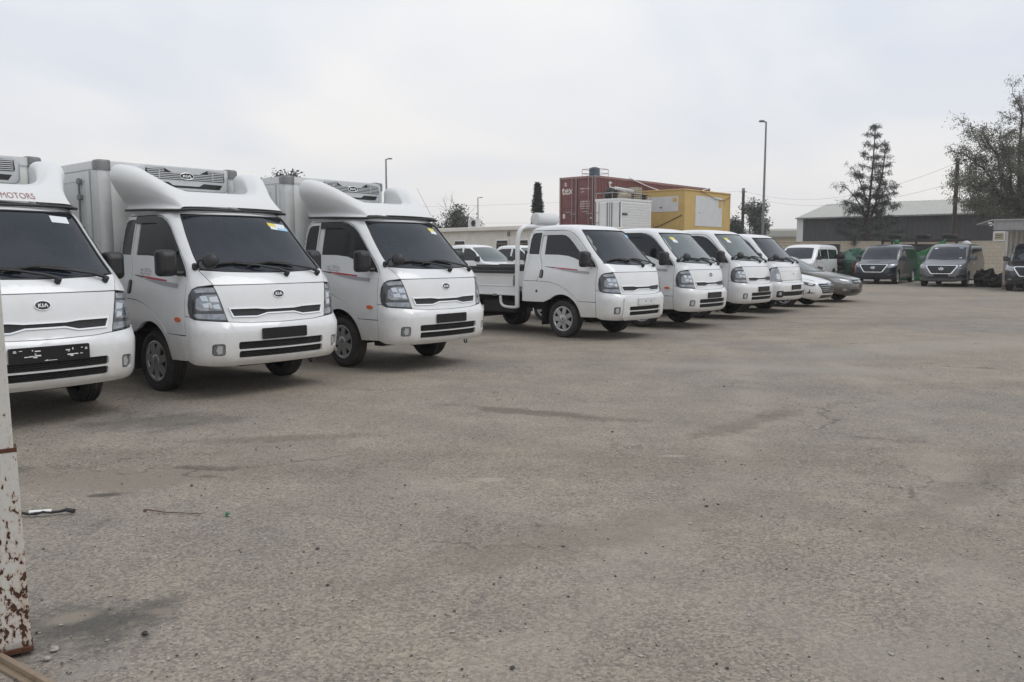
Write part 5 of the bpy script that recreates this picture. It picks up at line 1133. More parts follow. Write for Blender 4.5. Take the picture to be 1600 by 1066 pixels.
# ------------------------------------------------------------------ containers and cabin
def corrug(mb, p0, dx, dz_top, z0, z1, length, pitch=0.28, depth=0.04, nrm=(0, -1, 0)):
    d = Vector(dx).normalized(); n = Vector(nrm); prof = []; x = 0.0
    while x < length - 1e-6:
        for u, k in ((0, 0), (0.32, 0), (0.5, 1), (0.82, 1)):
            if x + u * pitch < length: prof.append((x + u * pitch, k))
        x += pitch
    prof.append((length, 0))
    lo = [Vector(p0) + d * u + n * (-depth * k) + Vector((0, 0, z0)) for u, k in prof]; hi = [q + Vector((0, 0, z1 - z0)) for q in lo]
    mb.grid([lo, hi], False, False); return mb
CA = R(-42)      # yard axis: local +x right-and-near, +y right-and-away (as for the trucks)
def container(label, loc, rz, L_, W_, H_, m, bar, doors=True, letters=True):
    # local: doors on the face x=0, long side along -y?  origin near corner; ends along +x'... built with long side on y
    t = thing('shipping_container', label, 'container', loc, rz)
    def wall():
        mb = MB()
        corrug(mb, (0, 0, 0), (0, 1, 0), 0, 0.16, H_ - 0.1, L_, 0.28, 0.045, (1, 0, 0))
        corrug(mb, (-W_, 0, 0), (0, 1, 0), 0, 0.16, H_ - 0.1, L_, 0.28, 0.045, (-1, 0, 0))
        mb.box((-W_ + 0.05, 0.06, 0.1), (-0.05, L_ - 0.04, H_ - 0.04)); return mb
    part('side_wall', None, wall, m, t)
    def frame():
        mb = MB()
        for x in (-W_, -0.10):
            for y in (0, L_ - 0.12): mb.box((x, y, 0.12), (x + 0.10, y + 0.12, H_ - 0.12))
        for x in (-W_ + 0.003, -0.103):
            for z in (0, H_ - 0.12): mb.box((x, 0.12, z), (x + 0.10, L_ - 0.12, z + 0.12))
        for y in (0.003, L_ - 0.123):
            for z in (0, H_ - 0.12): mb.box((-W_ + 0.1, y, z), (-0.1, y + 0.12, z + 0.12))
        return mb
    part('frame', None, frame, bar, t)
    def cast():
        mb = MB()
        for x in (-W_ - 0.005, -0.155):
            for y in (-0.008, L_ - 0.16):
                for z in (0, H_ - 0.11): mb.box((x, y, z), (x + 0.16, y + 0.17, z + 0.115), 0.012)
        return mb
    part('corner_casting', None, cast, 'steel_grey', t)
    if doors:
        for k in range(2):
            x0 = -W_ + 0.12 + k * (W_ - 0.24) / 2; x1 = x0 + (W_ - 0.24) / 2 - 0.012
            def leaf():
                mb = MB(); mb.box((x0, 0.045, 0.13), (x1, 0.06, H_ - 0.13))
                for (a, b) in ((0.18, 0.62), (0.74, 1.18), (1.30, 1.74), (1.86, H_ - 0.2)):
                    mb.prism([(x0 + 0.05, 0.045, a), (x1 - 0.05, 0.045, a), (x1 - 0.05, 0.045, b), (x0 + 0.05, 0.045, b)], (0, -0.025, 0))
                return mb
            dl = part('door', None, leaf, m, t)
            def rods():
                mb = MB()
                for x in (x0 + 0.76, x1 - 0.05): mb.tube([(x, -0.015, 0.05), (x, -0.015, H_ - 0.05)], 0.021, 8)
                return mb
            rd = part('lock_rod', None, rods, 'galvanised', dl)
            part('rod_handle', None, lambda: MB().box((x0 + 0.35, -0.05, 1.05), (x0 + 0.76, -0.03, 1.09)).box((x1 - 0.42, -0.05, 0.95), (x1 - 0.05, -0.03, 0.99)), 'galvanised', dl)
    return t
GX, GY = 4.40, 44.0
def Lw(x, y, u, v):     # walk from (x,y): u along right-near axis, v along right-away axis
    return (x + math.cos(CA) * u - math.sin(CA) * v, y + math.sin(CA) * u + math.cos(CA) * v)
cont_low = container('plain maroon shipping container at ground level under the lettered one', (GX, GY, 0), CA, 12.19, 2.44, 2.59, 'maroon', 'maroon_bar', False)
ct = container('maroon shipping container with white tex lettering, stacked above the parked trucks', (GX, GY, 2.6), CA, 12.19, 2.44, 2.95, 'maroon', 'maroon_bar')
def lettering(parent, s, size, loc, face, material='letter_worn', name='lettering', sx=1.0):
    def b():
        me = text_mesh(s, size, material, 0.002, True)
        for v in me.vertices:
            u, w_ = v.co.x * sx, v.co.y
            v.co = (loc[0] + u, loc[1] - 0.004 - v.co.z, loc[2] + w_) if face == 'end' else (loc[0] + 0.004 + v.co.z, loc[1] + u, loc[2] + w_)
        return me
    return part(name, None, b, material, parent)
lettering(ct, 'tex', 0.60, (-1.90, 0.018, 2.22), 'end', sx=0.95)
lettering(ct, 'a', 0.40, (-2.02, 0.018, 2.60), 'end')
lettering(ct, 't', 0.66, (0.006, 1.30, 2.56), 'side', sx=1.5); lettering(ct, 'e', 0.66, (0.006, 1.30, 2.14), 'side', sx=1.5)
def smallprint():
    mb = MB(); rnd = random.Random(2)
    for z, n in ((2.30, 2), (2.14, 1), (1.62, 2), (1.50, 2), (1.38, 2), (1.26, 2)):
        for k in range(n):
            x = -1.02 + k * 0.36
            for j in range(5): mb.box((x + j * 0.06, 0.012, z - 0.04), (x + j * 0.06 + rnd.uniform(0.02, 0.045), 0.018, z + rnd.uniform(0.0, 0.035)))
    mb.box((-2.2, 0.012, 0.75), (-2.05, 0.018, 1.0)); mb.box((-0.38, 0.012, 0.70), (-0.25, 0.018, 0.78)); return mb
part('stencil_marks', None, smallprint, 'letter_worn', ct)['kind'] = 'stuff'
# stacked yellow cabins
def cabin(label, loc, rz, visible):
    t = thing('site_cabin', label, 'cabin', loc, rz); L_, W_, H_ = 5.0, 2.65, 2.42
    part('wall', None, lambda: MB().box((-W_, 0, 0.0), (0, L_, H_ - 0.07)), 'yellow_panel', t)
    def fr_():
        mb = MB()
        for (x, y) in ((-W_ - 0.02, -0.02), (-0.06, -0.02), (-0.06, L_ - 0.06), (-W_ - 0.02, L_ - 0.06)): mb.box((x, y, 0), (x + 0.08, y + 0.08, H_ - 0.08), 0.01)
        return mb
    part('corner_post', None, fr_, 'yellow_panel', t)
    part('roof', None, lambda: MB().box((-W_ - 0.04, -0.04, H_ - 0.075), (0.04, L_ + 0.04, H_), 0.015), 'yellow_panel', t)
    if visible:
        part('wall_panel', None, lambda: MB().box((0.0, 1.10, 0.50), (0.018, 4.05, 2.12)), 'white_panel', t)
        part('wall_patch', None, lambda: MB().box((0.018, 3.62, 1.55), (0.024, 3.98, 2.00)), 'yellow_panel', t)
        part('panel_vent', None, lambda: MB().box((0.018, 1.45, 1.20), (0.03, 1.62, 1.23)), 'steel_grey', t)
        part('door', None, lambda: MB().box((-2.32, -0.018, 1.25), (-1.35, 0.0, 2.05)), 'white_panel', t)
        part('door', None, lambda: MB().box((-1.34, -0.018, 1.25), (-0.38, 0.0, 2.05)), 'white_panel', t)
        part('door_patch', None, lambda: MB().box((-0.72, -0.024, 1.75), (-0.46, -0.018, 1.98)), 'yellow_panel', t)
        part('door_latch', None, lambda: MB().box((-1.52, -0.05, 1.46), (-1.36, -0.018, 1.53), 0.01), 'steel_grey', t)
        part('panel_joint', None, lambda: MB().box((-1.346, -0.006, 0.1), (-1.338, 0.0, 1.25)), 'steel_grey', t)
        part('cable', None, lambda: MB().tube([(-2.3, -0.03, 0.25), (-1.2, -0.04, 0.62), (-0.15, -0.03, 1.05)], 0.018, 6), 'wire', t)
        part('cable', None, lambda: MB().tube([(0.05, 1.5, 2.38), (0.06, 3.2, 2.02), (0.05, 4.2, 1.96), (0.04, 4.95, 2.22)], 0.014, 6), 'wire', t)
    return t
cx0, cy0 = 9.07, 43.9
cabin('lower yellow site cabin carrying the panelled yellow cabin', (cx0, cy0, 0), CA, False)
cabin('yellow site cabin with large white panels right of the maroon container', (cx0, cy0, 2.43), CA, True)
# white truck box on a plain box base, gear piled on its roof
bxw = thing('truck_box', 'white truck body with rear doors and roof rail in front of the maroon container', 'truck box', (5.33, 41.0, 0), CA)
part('base_box', None, lambda: MB().box((-1.45, 0.0, 0), (0, 2.75, 1.9)), 'white_panel', bxw)
part('box_wall', None, lambda: MB().box((-1.50, 0, 1.905), (0, 2.75, 4.05)), 'box_white', bxw)
def ribs():
    mb = MB()
    for i in range(15): mb.box((0.0, 0.1, 2.05 + i * 0.13), (0.014, 2.70, 2.05 + i * 0.13 + 0.10), 0.004)
    return mb
part('side_cladding', None, ribs, 'white_panel', bxw)
part('top_rail', None, lambda: MB().box((-1.53, -0.03, 4.05), (0.03, 2.78, 4.17), 0.01), 'aluminium', bxw)
for k in range(2):
    x0 = -1.24 + k * 0.62
    d_ = part('door', None, lambda: MB().box((x0, -0.03, 1.98), (x0 + 0.59, 0.0, 3.95)), 'white_panel', bxw)
    part('lock_rod', None, lambda: MB().tube([(x0 + 0.47 - 0.35 * k, -0.05, 1.98), (x0 + 0.47 - 0.35 * k, -0.05, 3.98)], 0.028, 6).box((x0 + 0.12, -0.06, 2.35), (x0 + 0.52, -0.03, 2.40)), 'steel_grey', d_)
part('door_seal', None, lambda: MB().box((-0.65, -0.034, 1.97), (-0.62, -0.002, 3.98)).box((-0.03, -0.06, 1.95), (0.0, -0.005, 3.98)), 'black_plastic', bxw)
part('ladder', None, lambda: MB().tube([(-1.47, -0.05, 2.0), (-1.47, -0.05, 4.0)], 0.018, 6).tube([(-1.28, -0.05, 2.0), (-1.28, -0.05, 4.0)], 0.018, 6).tube([(-1.47, -0.05, 2.5), (-1.28, -0.05, 2.5)], 0.015, 6).tube([(-1.47, -0.05, 3.0), (-1.28, -0.05, 3.0)], 0.015, 6).tube([(-1.47, -0.05, 3.5), (-1.28, -0.05, 3.5)], 0.015, 6), 'steel_grey', bxw)
part('vent', None, lambda: MB().box((0.014, 0.12, 3.35), (0.05, 0.55, 3.45), 0.01), 'dark_decal', bxw)
def rail():
    mb = MB(); c = [(-1.47, 0, 4.45), (-0.02, 0, 4.45), (-0.02, 2.7, 4.45)]
    mb.tube(c[:2], 0.02, 6); mb.tube(c[1:], 0.02, 6)
    for x, y in ((-1.47, 0), (-1.0, 0), (-0.5, 0), (-0.02, 0), (-0.02, 0.9), (-0.02, 1.8), (-0.02, 2.7)): mb.tube([(x, y, 4.15), (x, y, 4.45)], 0.016, 6)
    return mb
part('roof_rail', None, rail, 'galvanised', bxw)
def on_box(x, y, z): q = Lw(5.33, 41.0, x, y); return (q[0], q[1], z)
def lump(seed, rx, ry, rz_, amp=0.25, n=14, m=8):
    rnd = random.Random(seed); ph = [(rnd.randint(1, 4), rnd.randint(1, 4), rnd.uniform(0, 6.28)) for _ in range(5)]; mb = MB(); rows = []
    for i in range(m + 1):
        th = math.pi * i / m; r_ = []
        for k in range(n):
            a = 2 * math.pi * k / n; s_ = 1 + amp * sum(math.sin(p * a + q * th * 2 + c) for p, q, c in ph) / 2.5
            r_.append((rx * s_ * math.sin(th) * math.cos(a), ry * s_ * math.sin(th) * math.sin(a), rz_ * (1 - math.cos(th)) * (0.5 + 0.5 * s_) * 0.5 * 2 / 2))
        rows.append(r_)
    mb.grid(rows, True, False); return mb
tag(part('dark_bundle', None, lambda: lump(1, 0.42, 0.35, 0.50), 'scrap', None, on_box(-0.95, 0.50, 4.17)), 'dark bundle behind the roof rail of the white truck body', 'bundle')
def plast_crate(sx=0.6, sy=0.4, h=0.3):
    mb = MB()
    for i in range(4):
        z = h * i / 3.4; mb.box((-sx / 2, -sy / 2, z), (sx / 2, -sy / 2 + 0.02, z + 0.045)); mb.box((-sx / 2, sy / 2 - 0.02, z), (sx / 2, sy / 2, z + 0.045)); mb.box((-sx / 2, -sy / 2 + 0.02, z), (-sx / 2 + 0.02, sy / 2 - 0.02, z + 0.045)); mb.box((sx / 2 - 0.02, -sy / 2 + 0.02, z), (sx / 2, sy / 2 - 0.02, z + 0.045))
    for x in (-sx / 2, -sx / 6, sx / 6, sx / 2 - 0.03):
        for y in (-sy / 2 - 0.002, sy / 2 - 0.018): mb.box((x, y, 0), (x + 0.03, y + 0.02, h))
    mb.box((-sx / 2 + 0.02, -sy / 2 + 0.02, 0.0), (sx / 2 - 0.02, sy / 2 - 0.02, 0.02)); return mb
for i, (x, y, z, lab) in enumerate(((-0.35, 1.75, 4.172, 'lower beige plastic crate stacked on the white truck body'), (-0.33, 1.78, 4.48, 'upper beige plastic crate topping the stack on the white truck body'))):
    tag(part('plastic_crate', 'pcrate', plast_crate, 'crate_beige', None, on_box(x, y, z), (0, 0, CA + 1.5 + 0.1 * i)), lab, 'crate', 'crates on the truck body')
tag(part('folded_board', None, lambda: MB().box((-0.5, -0.3, 0), (0.5, 0.3, 0.05)).box((-0.42, -0.28, 0.05), (0.5, 0.25, 0.10)), 'ac_white', None, on_box(-0.55, 1.0, 4.62), (R(12), R(8), CA + 0.9)), 'pale folded boards resting high on the gear pile', 'boards')
tag(part('grey_sack', None, lambda: lump(4, 0.5, 0.4, 0.42, 0.2), 'crate_beige', None, on_box(-0.55, 0.95, 4.17)), 'beige sack under the folded boards on the truck body', 'sack')
tag(part('dark_bundle', None, lambda: lump(6, 0.4, 0.4, 0.36), 'scrap', None, on_box(-0.5, 2.4, 4.17)), 'dark bundle right of the beige crates', 'bundle')
# blue tank with its rail on top of the container
tk = thing('water_tank', 'small blue square water tank in a rail on the maroon container', 'tank', (*Lw(GX, GY, -1.2, 1.5), 5.55), CA)
part('tank_body', None, lambda: MB().box((-0.22, -0.22, 0), (0.22, 0.22, 0.56), 0.03), 'tank_blue', tk)
part('lid', None, lambda: MB().box((-0.13, -0.13, 0.56), (0.13, 0.13, 0.60), 0.015), 'tank_blue', tk)
def trail():
    mb = MB(); q = [(-0.5, -0.45), (0.6, -0.45), (0.6, 0.45), (-0.5, 0.45)]
    for z in (0.25, 0.48): mb.tube([(*p_, z) for p_ in q + q[:1]], 0.013, 6)
    for p_ in q: mb.tube([(*p_, 0), (*p_, 0.48)], 0.013, 6)
    return mb
part('guard_rail', None, trail, 'maroon_bar', tk)
pw = [Vector((*Lw(GX, GY, 0.05, 3.0), 5.62)), Vector((*Lw(GX, GY, 0.15, 5.0), 5.2)), Vector((*Lw(GX, GY, 0.2, 7.0), 5.0)), Vector((*Lw(GX, GY, 0.2, 9.5), 5.1)), Vector((*Lw(GX, GY, 0.15, 11.6), 5.5))]
tag(part('hanging_hose', None, lambda: MB().tube(catmull(pw, 6), 0.03, 6), 'letter_white'), 'pale hose sagging along the top of the maroon container', 'hose')

# ------------------------------------------------------------------ buildings
def prefab():
    t = thing('prefab_building', 'long low cream prefab building behind the white pickups', 'building', (1.70, 37.3, 0), R(-46))
    L_, W_, H_ = 13.0, 5.0, 2.62
    def wall():
        mb = MB(); corrug(mb, (-L_, 0, 0), (1, 0, 0), 0, 0, H_, L_, 0.20, 0.022, (0, -1, 0)); mb.box((-L_, 0.03, 0), (0, W_, H_ - 0.01)); return mb
    part('wall', None, wall, 'prefab_cream', t)
    part('roof', None, lambda: MB().box((-L_ - 0.15, -0.22, H_), (0.12, W_ + 0.1, H_ + 0.12), 0.02), 'prefab_cream', t)
    part('fascia', None, lambda: MB().box((-L_ - 0.16, -0.235, H_ - 0.06), (0.13, -0.222, H_ + 0.05)), 'prefab_cream', t)
    for x in (-3.10, -1.75, -6.2):
        wn = part('window', None, lambda: MB().box((x - 0.42, -0.03, 1.05), (x + 0.42, 0.01, 2.12)), 'letter_white', t)
        part('pane', None, lambda: MB().box((x - 0.37, -0.036, 1.10), (x + 0.37, -0.031, 2.07)), 'glass_side', wn)
        def bars():
            mb = MB()
            for k in range(5): mb.box((x - 0.37 + k * 0.17, -0.06, 1.1), (x - 0.355 + k * 0.17, -0.045, 1.92))
            mb.box((x - 0.40, -0.062, 1.90), (x + 0.40, -0.043, 1.93)); return mb
        part('window_bar', None, bars, 'rail_beige', wn)
    part('wall_vent', None, lambda: MB().box((-2.72, -0.06, 2.27), (-2.58, -0.01, 2.48), 0.01), 'steel_grey', t)
    for x in (-1.75, -1.45): part('roof_pipe', None, lambda: MB().tube([(x, 0.6, H_ + 0.1), (x, 0.6, H_ + (0.52 if x < -1.6 else 0.42))], 0.035, 6), 'scrap', t)
    q = lambda u, v: (1.70 + math.cos(R(-46)) * u - math.sin(R(-46)) * v, 37.3 + math.sin(R(-46)) * u + math.cos(R(-46)) * v)
    ac = thing('air_conditioner', 'boxy white air conditioner on the roof of the cream building', 'air conditioner', (*q(-5.75, 0.55), H_ + 0.125), R(-46))
    part('casing', None, lambda: MB().box((-0.32, -0.14, 0), (0.32, 0.14, 0.42), 0.02), 'ac_white', ac)
    def fan():
        mb = MB(); mb.lathe([(0.16, -0.148), (0.001, -0.145)], (0.1, 0, 0.21), (0, 1, 0), 16)
        for k in range(5): mb.tube([(0.1 - 0.15, -0.155, 0.08 + k * 0.065), (0.1 + 0.15, -0.155, 0.08 + k * 0.065)], 0.006, 4)
        return mb
    part('fan_grille', None, fan, 'scrap', ac)
prefab()
def hangar():
    t = thing('warehouse', 'dark grey corrugated warehouse with pale pitched roof behind the vans', 'building', (25.6, 74.0, 0), R(-39.5))
    L_, H_, RW, RH = 46.0, 4.62, 7.5, 1.55
    def wall():
        mb = MB(); corrug(mb, (0.25, 0, 0), (1, 0, 0), 0, 0, H_ - 0.05, L_ - 0.25, 0.42, 0.05, (0, -1, 0)); mb.box((0.3, 0.07, 0), (L_, 2 * RW, H_ - 0.1)); return mb
    part('wall', None, wall, 'hangar_dark', t)
    part('corner_trim', None, lambda: MB().box((-0.30, -0.08, 0), (0.26, 0.25, H_)), 'white_panel', t)
    def roof():
        mb = MB(); n = int(L_ / 0.5)
        for i in range(n):
            x = i * 0.5 - 0.3; sg = 0.04
            for a, b in (((-0.35, H_ - 0.02), (RW, H_ + RH)), ((RW, H_ + RH), (2 * RW + 0.35, H_ - 0.02))):
                q = [(x, a[0], a[1]), (x + 0.40, a[0], a[1]), (x + 0.40, b[0], b[1]), (x, b[0], b[1])]; mb.add(q, [(0, 1, 2, 3)])
                mb.add([(x + 0.40, a[0], a[1]), (x + 0.45, a[0], a[1] + sg), (x + 0.45, b[0], b[1] + sg), (x + 0.40, b[0], b[1])], [(0, 1, 2, 3)])
                mb.add([(x + 0.45, a[0], a[1] + sg), (x + 0.50, a[0], a[1]), (x + 0.50, b[0], b[1]), (x + 0.45, b[0], b[1] + sg)], [(0, 1, 2, 3)])
        return mb
    part('roof', None, roof, 'hangar_roof', t)
    part('gutter', None, lambda: MB().box((-0.3, -0.50, H_ - 0.14), (L_, -0.36, H_ - 0.03)), 'steel_grey', t)
    part('gable', None, lambda: MB().prism([(0.0, 0.02, H_ - 0.12), (0.0, 2 * RW, H_ - 0.12), (0.0, RW, H_ + RH - 0.08)], (0.2, 0, 0)), 'white_panel', t)
hangar()
def far_building():
    t = thing('far_building', 'pale flat roofed building far behind the last trucks, left of the warehouse', 'building', (33.0, 112.0, 0), R(-8))
    part('wall', None, lambda: MB().box((-2, 0, 0), (9, 10, 3.5)), 'far_cream', t)
    part('roof', None, lambda: MB().box((-2.3, -0.4, 3.5), (9.3, 10.4, 4.75), 0.25), 'hangar_roof', t)
    for x in (-0.8, 1.5, 3.8): part('window', None, lambda: MB().box((x, -0.03, 1.6), (x + 1.2, 0.0, 2.6)), 'scrap', t)
far_building()
def wall_run(label, pts, h_):
    t = thing('block_wall', label, 'wall', (0, 0, 0))
    for (a, b) in zip(pts[:-1], pts[1:]):
        d = Vector((b[0] - a[0], b[1] - a[1], 0)); L_ = d.length; ang = math.atan2(d.y, d.x)
        part('wall_panel', None, lambda: MB().box((0, 0, 0), (L_ - 0.02, 0.2, h_)), 'block_wall', t, (a[0], a[1], -0.02), (0, 0, ang))
        part('coping', None, lambda: MB().box((-0.0, -0.03, h_), (L_ - 0.02, 0.23, h_ + 0.06), 0.01), 'block_wall', t, (a[0], a[1], -0.02), (0, 0, ang))
wall_run('cream block wall running behind the parked vans', [(13.0, 52.5), (20.0, 50.6), (27.0, 49.0), (40.0, 46.5)], 2.16)

# shed at the right
def shed():
    t = thing('open_shed', 'open metal shed with corrugated fascia at the right edge', 'shed', (19.78, 34.25, 0), R(-24))
    def roof():
        mb = MB(); corrug(mb, (0, 0, 0), (1, 0, 0), 0, 2.42, 2.80, 7.0, 0.16, 0.02, (0, -1, 0)); mb.box((-0.08, -0.06, 2.80), (7.0, 6.0, 2.86)); return mb
    part('roof', None, roof, 'galvanised', t)
    def bw():
        mb = MB(); corrug(mb, (0.75, 2.4, 0), (1, 0, 0), 0, 0, 2.42, 6.2, 0.2, 0.04, (0, -1, 0)); mb.box((0.76, 2.46, 0), (6.9, 2.5, 2.40)); return mb
    part('back_wall', None, bw, 'rail_beige' if False else 'prefab_cream', t)
    for (x, y) in ((0.5, 0.12), (6.8, 0.12)): part('post', None, lambda: MB().box((x - 0.055, y - 0.055, -0.02), (x + 0.055, y + 0.055, 2.42)), 'rusty_white', t)
    part('roof_beam', None, lambda: MB().box((0.1, 0.06, 2.36), (6.9, 0.18, 2.419)), 'steel_grey', t)
    sgn = part('sign_box', None, lambda: MB().box((0.0, -0.10, 1.96), (0.42, -0.02, 2.36), 0.015), 'white_panel', t)
    part('sign_face', None, lambda: MB().box((0.05, -0.104, 2.02), (0.37, -0.1005, 2.30)), 'far_cream', sgn)
    part('sign_mark', None, lambda: MB().box((0.10, -0.107, 2.18), (0.32, -0.1045, 2.22)).box((0.10, -0.107, 2.09), (0.27, -0.1045, 2.12)), 'dull_green_tarp', sgn)
    def cam_():
        mb = MB(); mb.box((-0.22, -0.12, 2.66), (-0.06, -0.04, 2.73), 0.02); mb.box((-0.16, -0.1, 2.57), (-0.05, -0.02, 2.63), 0.02); mb.tube([(-0.1, -0.03, 2.7), (0.02, 0.0, 2.62)], 0.02, 6); return mb
    part('floodlight', None, cam_, 'ac_white', t)
shed()
tag(part('rusty_stake', None, lambda: MB().box((-0.035, -0.035, 0), (0.035, 0.035, 1.75)), 'rust', None, (21.55, 35.3, 0)), 'thin rusty stake between the shed post and the shed wall', 'stake')

# ------------------------------------------------------------------ rack with tyres, tarpaulins, scrap
def tyre_obj(label, loc, rot, r_=0.36, wd=0.24):
    def b():
        mb = MB(); w2 = wd / 2; k = r_ * 0.6
        mb.lathe([(k, -w2 * 0.7), (k * 1.05, -w2), (r_ * 0.88, -w2), (r_ * 0.98, -w2 * 0.75), (r_, 0), (r_ * 0.98, w2 * 0.75), (r_ * 0.88, w2), (k * 1.05, w2), (k, w2 * 0.7), (k * 1.12, 0), (k, -w2 * 0.7)], (0, 0, 0), (0, 0, 1), 28); return mb
    o = part('old_tyre', ('oldtyre', r_, wd), b, 'rubber', None, loc, rot); return tag(o, label, 'tyre', 'old tyres lying about the wall')
RX, RY = 21.2, 46.6
rk = thing('steel_rack', 'dark steel rack carrying old tyres above the vans', 'rack', (RX, RY, 0), R(-4))
def rackm():
    mb = MB(); L_ = 4.3
    for y in (0, 1.4): mb.box((0, y - 0.06, 2.13), (L_, y + 0.06, 2.30))
    for i in range(8): mb.box((0.05 + i * (L_ - 0.1) / 7 - 0.04, 0.06, 2.22), (0.05 + i * (L_ - 0.1) / 7 + 0.04, 1.34, 2.28))
    mb.box((0.3, 0.3, 1.70), (4.0, 0.38, 1.76)); return mb
part('deck_frame', None, rackm, 'scrap', rk)
for (x, y) in ((0.08, 0), (4.2, 0), (0.08, 1.4), (4.2, 1.4), (1.4, 0), (2.9, 0)): part('leg', None, lambda: MB().box((-0.05, -0.05, -0.02), (0.05, 0.05, 2.129)), 'scrap', rk, (x, y, 0))
part('back_sheet', None, lambda: MB().box((0.2, 1.46, 0.2), (4.1, 1.49, 2.0)), 'scrap', rk)
for (x, y, rr_, lab) in ((0.45, 0.55, 0.37, 'old tyre at the left end of the steel rack'), (2.0, 0.5, 0.40, 'old tyre in the middle of the steel rack'), (3.45, 0.5, 0.42, 'old tyre at the right end of the steel rack')):
    tyre_obj(lab, (RX + x, RY + y - 0.07 * x, 2.305 + 0.13), (R(4), R(3), 0), rr_, 0.26)
tag(part('white_canister', None, lambda: MB().lathe([(0.001, 0.0), (0.2, 0.0), (0.24, 0.1), (0.24, 0.3), (0.12, 0.42), (0.001, 0.45)], (0, 0, 0), (0, 0, 1), 16), 'ac_white', None, (RX + 3.85, RY - 0.75, 1.72)), 'pale round canister under the right end of the rack', 'canister')
tag(part('canister_stand', None, lambda: MB().box((-0.28, -0.25, -0.02), (0.28, 0.25, 1.718)), 'scrap', None, (RX + 3.85, RY - 0.75, 0)), 'dark scrap column carrying the pale canister behind the silver van', 'scrap')
def tarp():
    mb = MB(); rows = []
    for i in range(15):
        v = i / 14; r_ = []
        for k in range(25):
            u = k / 24; x = 2.4 * u - 0.35 * v; fold = 0.10 * math.sin(u * 19 + v * 3) * (0.3 + v) + 0.04 * math.sin(u * 41)
            top = 1.30 + 0.95 * u**1.7; r_.append((x, fold - 0.35 * v, top * (1 - v) + 0.02 * v))
        rows.append(r_)
    mb.grid(rows, False, True); return mb
o = part('green_tarpaulin', None, tarp, 'green_tarp', None, (20.55, 44.3, 0), (0, 0, R(-8))); tag(o, 'bright green tarpaulin hanging between the navy and silver vans', 'tarpaulin')
o.modifiers.new('thick', 'SOLIDIFY').thickness = 0.012
def dtarp():
    mb = MB(); rows = []
    for i in range(7):
        v = i / 6; rows.append([(2.4 * k / 12, -0.02 * k, 1.72 + 0.38 * (k / 12)**1.5 - 0.28 * v + 0.05 * math.sin(k * 1.9)) for k in range(13)])
    mb.grid(rows, False, True); return mb
o = part('dark_net', None, dtarp, 'scrap', None, (20.9, 44.9, 0)); tag(o, 'dark netting sagging under the steel rack', 'net'); o.modifiers.new('thick', 'SOLIDIFY').thickness = 0.01
o = part('green_cloth', None, lambda: MB().grid([[(0.0, 0, 2.22), (0.32, 0, 2.24)], [(0.06, -0.02, 2.0), (0.30, -0.03, 2.05)], [(0.14, -0.02, 1.78), (0.26, -0.02, 1.82)]], False, True), 'green_tarp', None, (21.28, 46.42, 0)); tag(o, 'scrap of green cloth tied to the left end of the rack', 'cloth'); o.modifiers.new('thick', 'SOLIDIFY').thickness = 0.01
tag(part('covered_heap', None, lambda: lump(11, 0.95, 0.9, 1.65, 0.16, 26, 16), 'dull_green_tarp', None, (17.95, 43.9, -0.05)), 'heap under a dull green cover between the white and navy vans', 'heap')
for i, lab in enumerate(('bottom tyre of the stack between the white van and the green heap', 'second tyre from the bottom of the stack beside the green heap', 'middle tyre of the stack beside the green heap', 'tyre under the top one in the stack beside the green heap', 'top tyre of the stack between the white van and the green heap')):
    tyre_obj(lab, (16.95 + 0.05 * math.sin(i * 2.1), 43.4 + 0.05 * math.cos(i * 3.3), 0.15 + 0.30 * i), (R((0, 1, -1, 2, 9)[i]), R((0, -1, 1, 1, -6)[i]), 0), 0.40, 0.28)
tag(part('dark_bin', None, lambda: MB().box((-0.5, -0.35, 0), (0.5, 0.35, 1.98), 0.03), 'scrap', None, (17.2, 45.2, 0)), 'dark box standing behind the tyre by the block wall', 'box')
tag(part('red_part', None, lambda: lump(14, 0.14, 0.2, 0.6, 0.3), 'scrap_red', None, (17.55, 42.45, 0.358)), 'dark red car part leaning on the green covered heap', 'car part')
tag(part('part_crate', None, lambda: MB().box((-0.3, -0.3, -0.02), (0.3, 0.3, 0.36)), 'scrap', None, (17.55, 42.5, 0)), 'dark crate under the red car part', 'crate')
for i, (x, y, s_, lab) in enumerate(((21.0, 36.6, 0.48, 'dark engine scrap beside the silver van'), (21.55, 36.2, 0.40, 'dark gearbox scrap beside the rusty stake'), (20.95, 35.9, 0.28, 'small dark scrap lump at the foot of the shed post'))):
    def eng():
        mb = lump(20 + i, 0.55 * s_ * 2, 0.5 * s_ * 2, s_ * 1.5, 0.35, 14, 9); rnd = random.Random(30 + i)
        for k in range(7):
            a = rnd.uniform(0, 6.28); h_ = rnd.uniform(0.1, 1.2) * s_; mb.tube([(math.cos(a) * s_ * 0.5, math.sin(a) * s_ * 0.5, h_), (math.cos(a) * s_ * 1.15, math.sin(a) * s_ * 1.1, h_ + rnd.uniform(-.1, .25))], rnd.uniform(0.03, 0.09), 7)
        return mb
    tag(part('engine_scrap', None, eng, 'scrap', None, (x, y, -0.02)), lab, 'scrap', 'engine scrap by the shed')
tag(part('metal_offcut', None, lambda: MB().box((-0.35, -0.05, 0), (0.35, 0.05, 0.10), 0.01).tube([(-0.3, 0.1, 0.05), (0.4, 0.2, 0.3)], 0.03, 6), 'galvanised', None, (21.3, 35.45, 0.42), (0, 0, 0.4)), 'pale metal offcut on the scrap by the shed', 'metal')

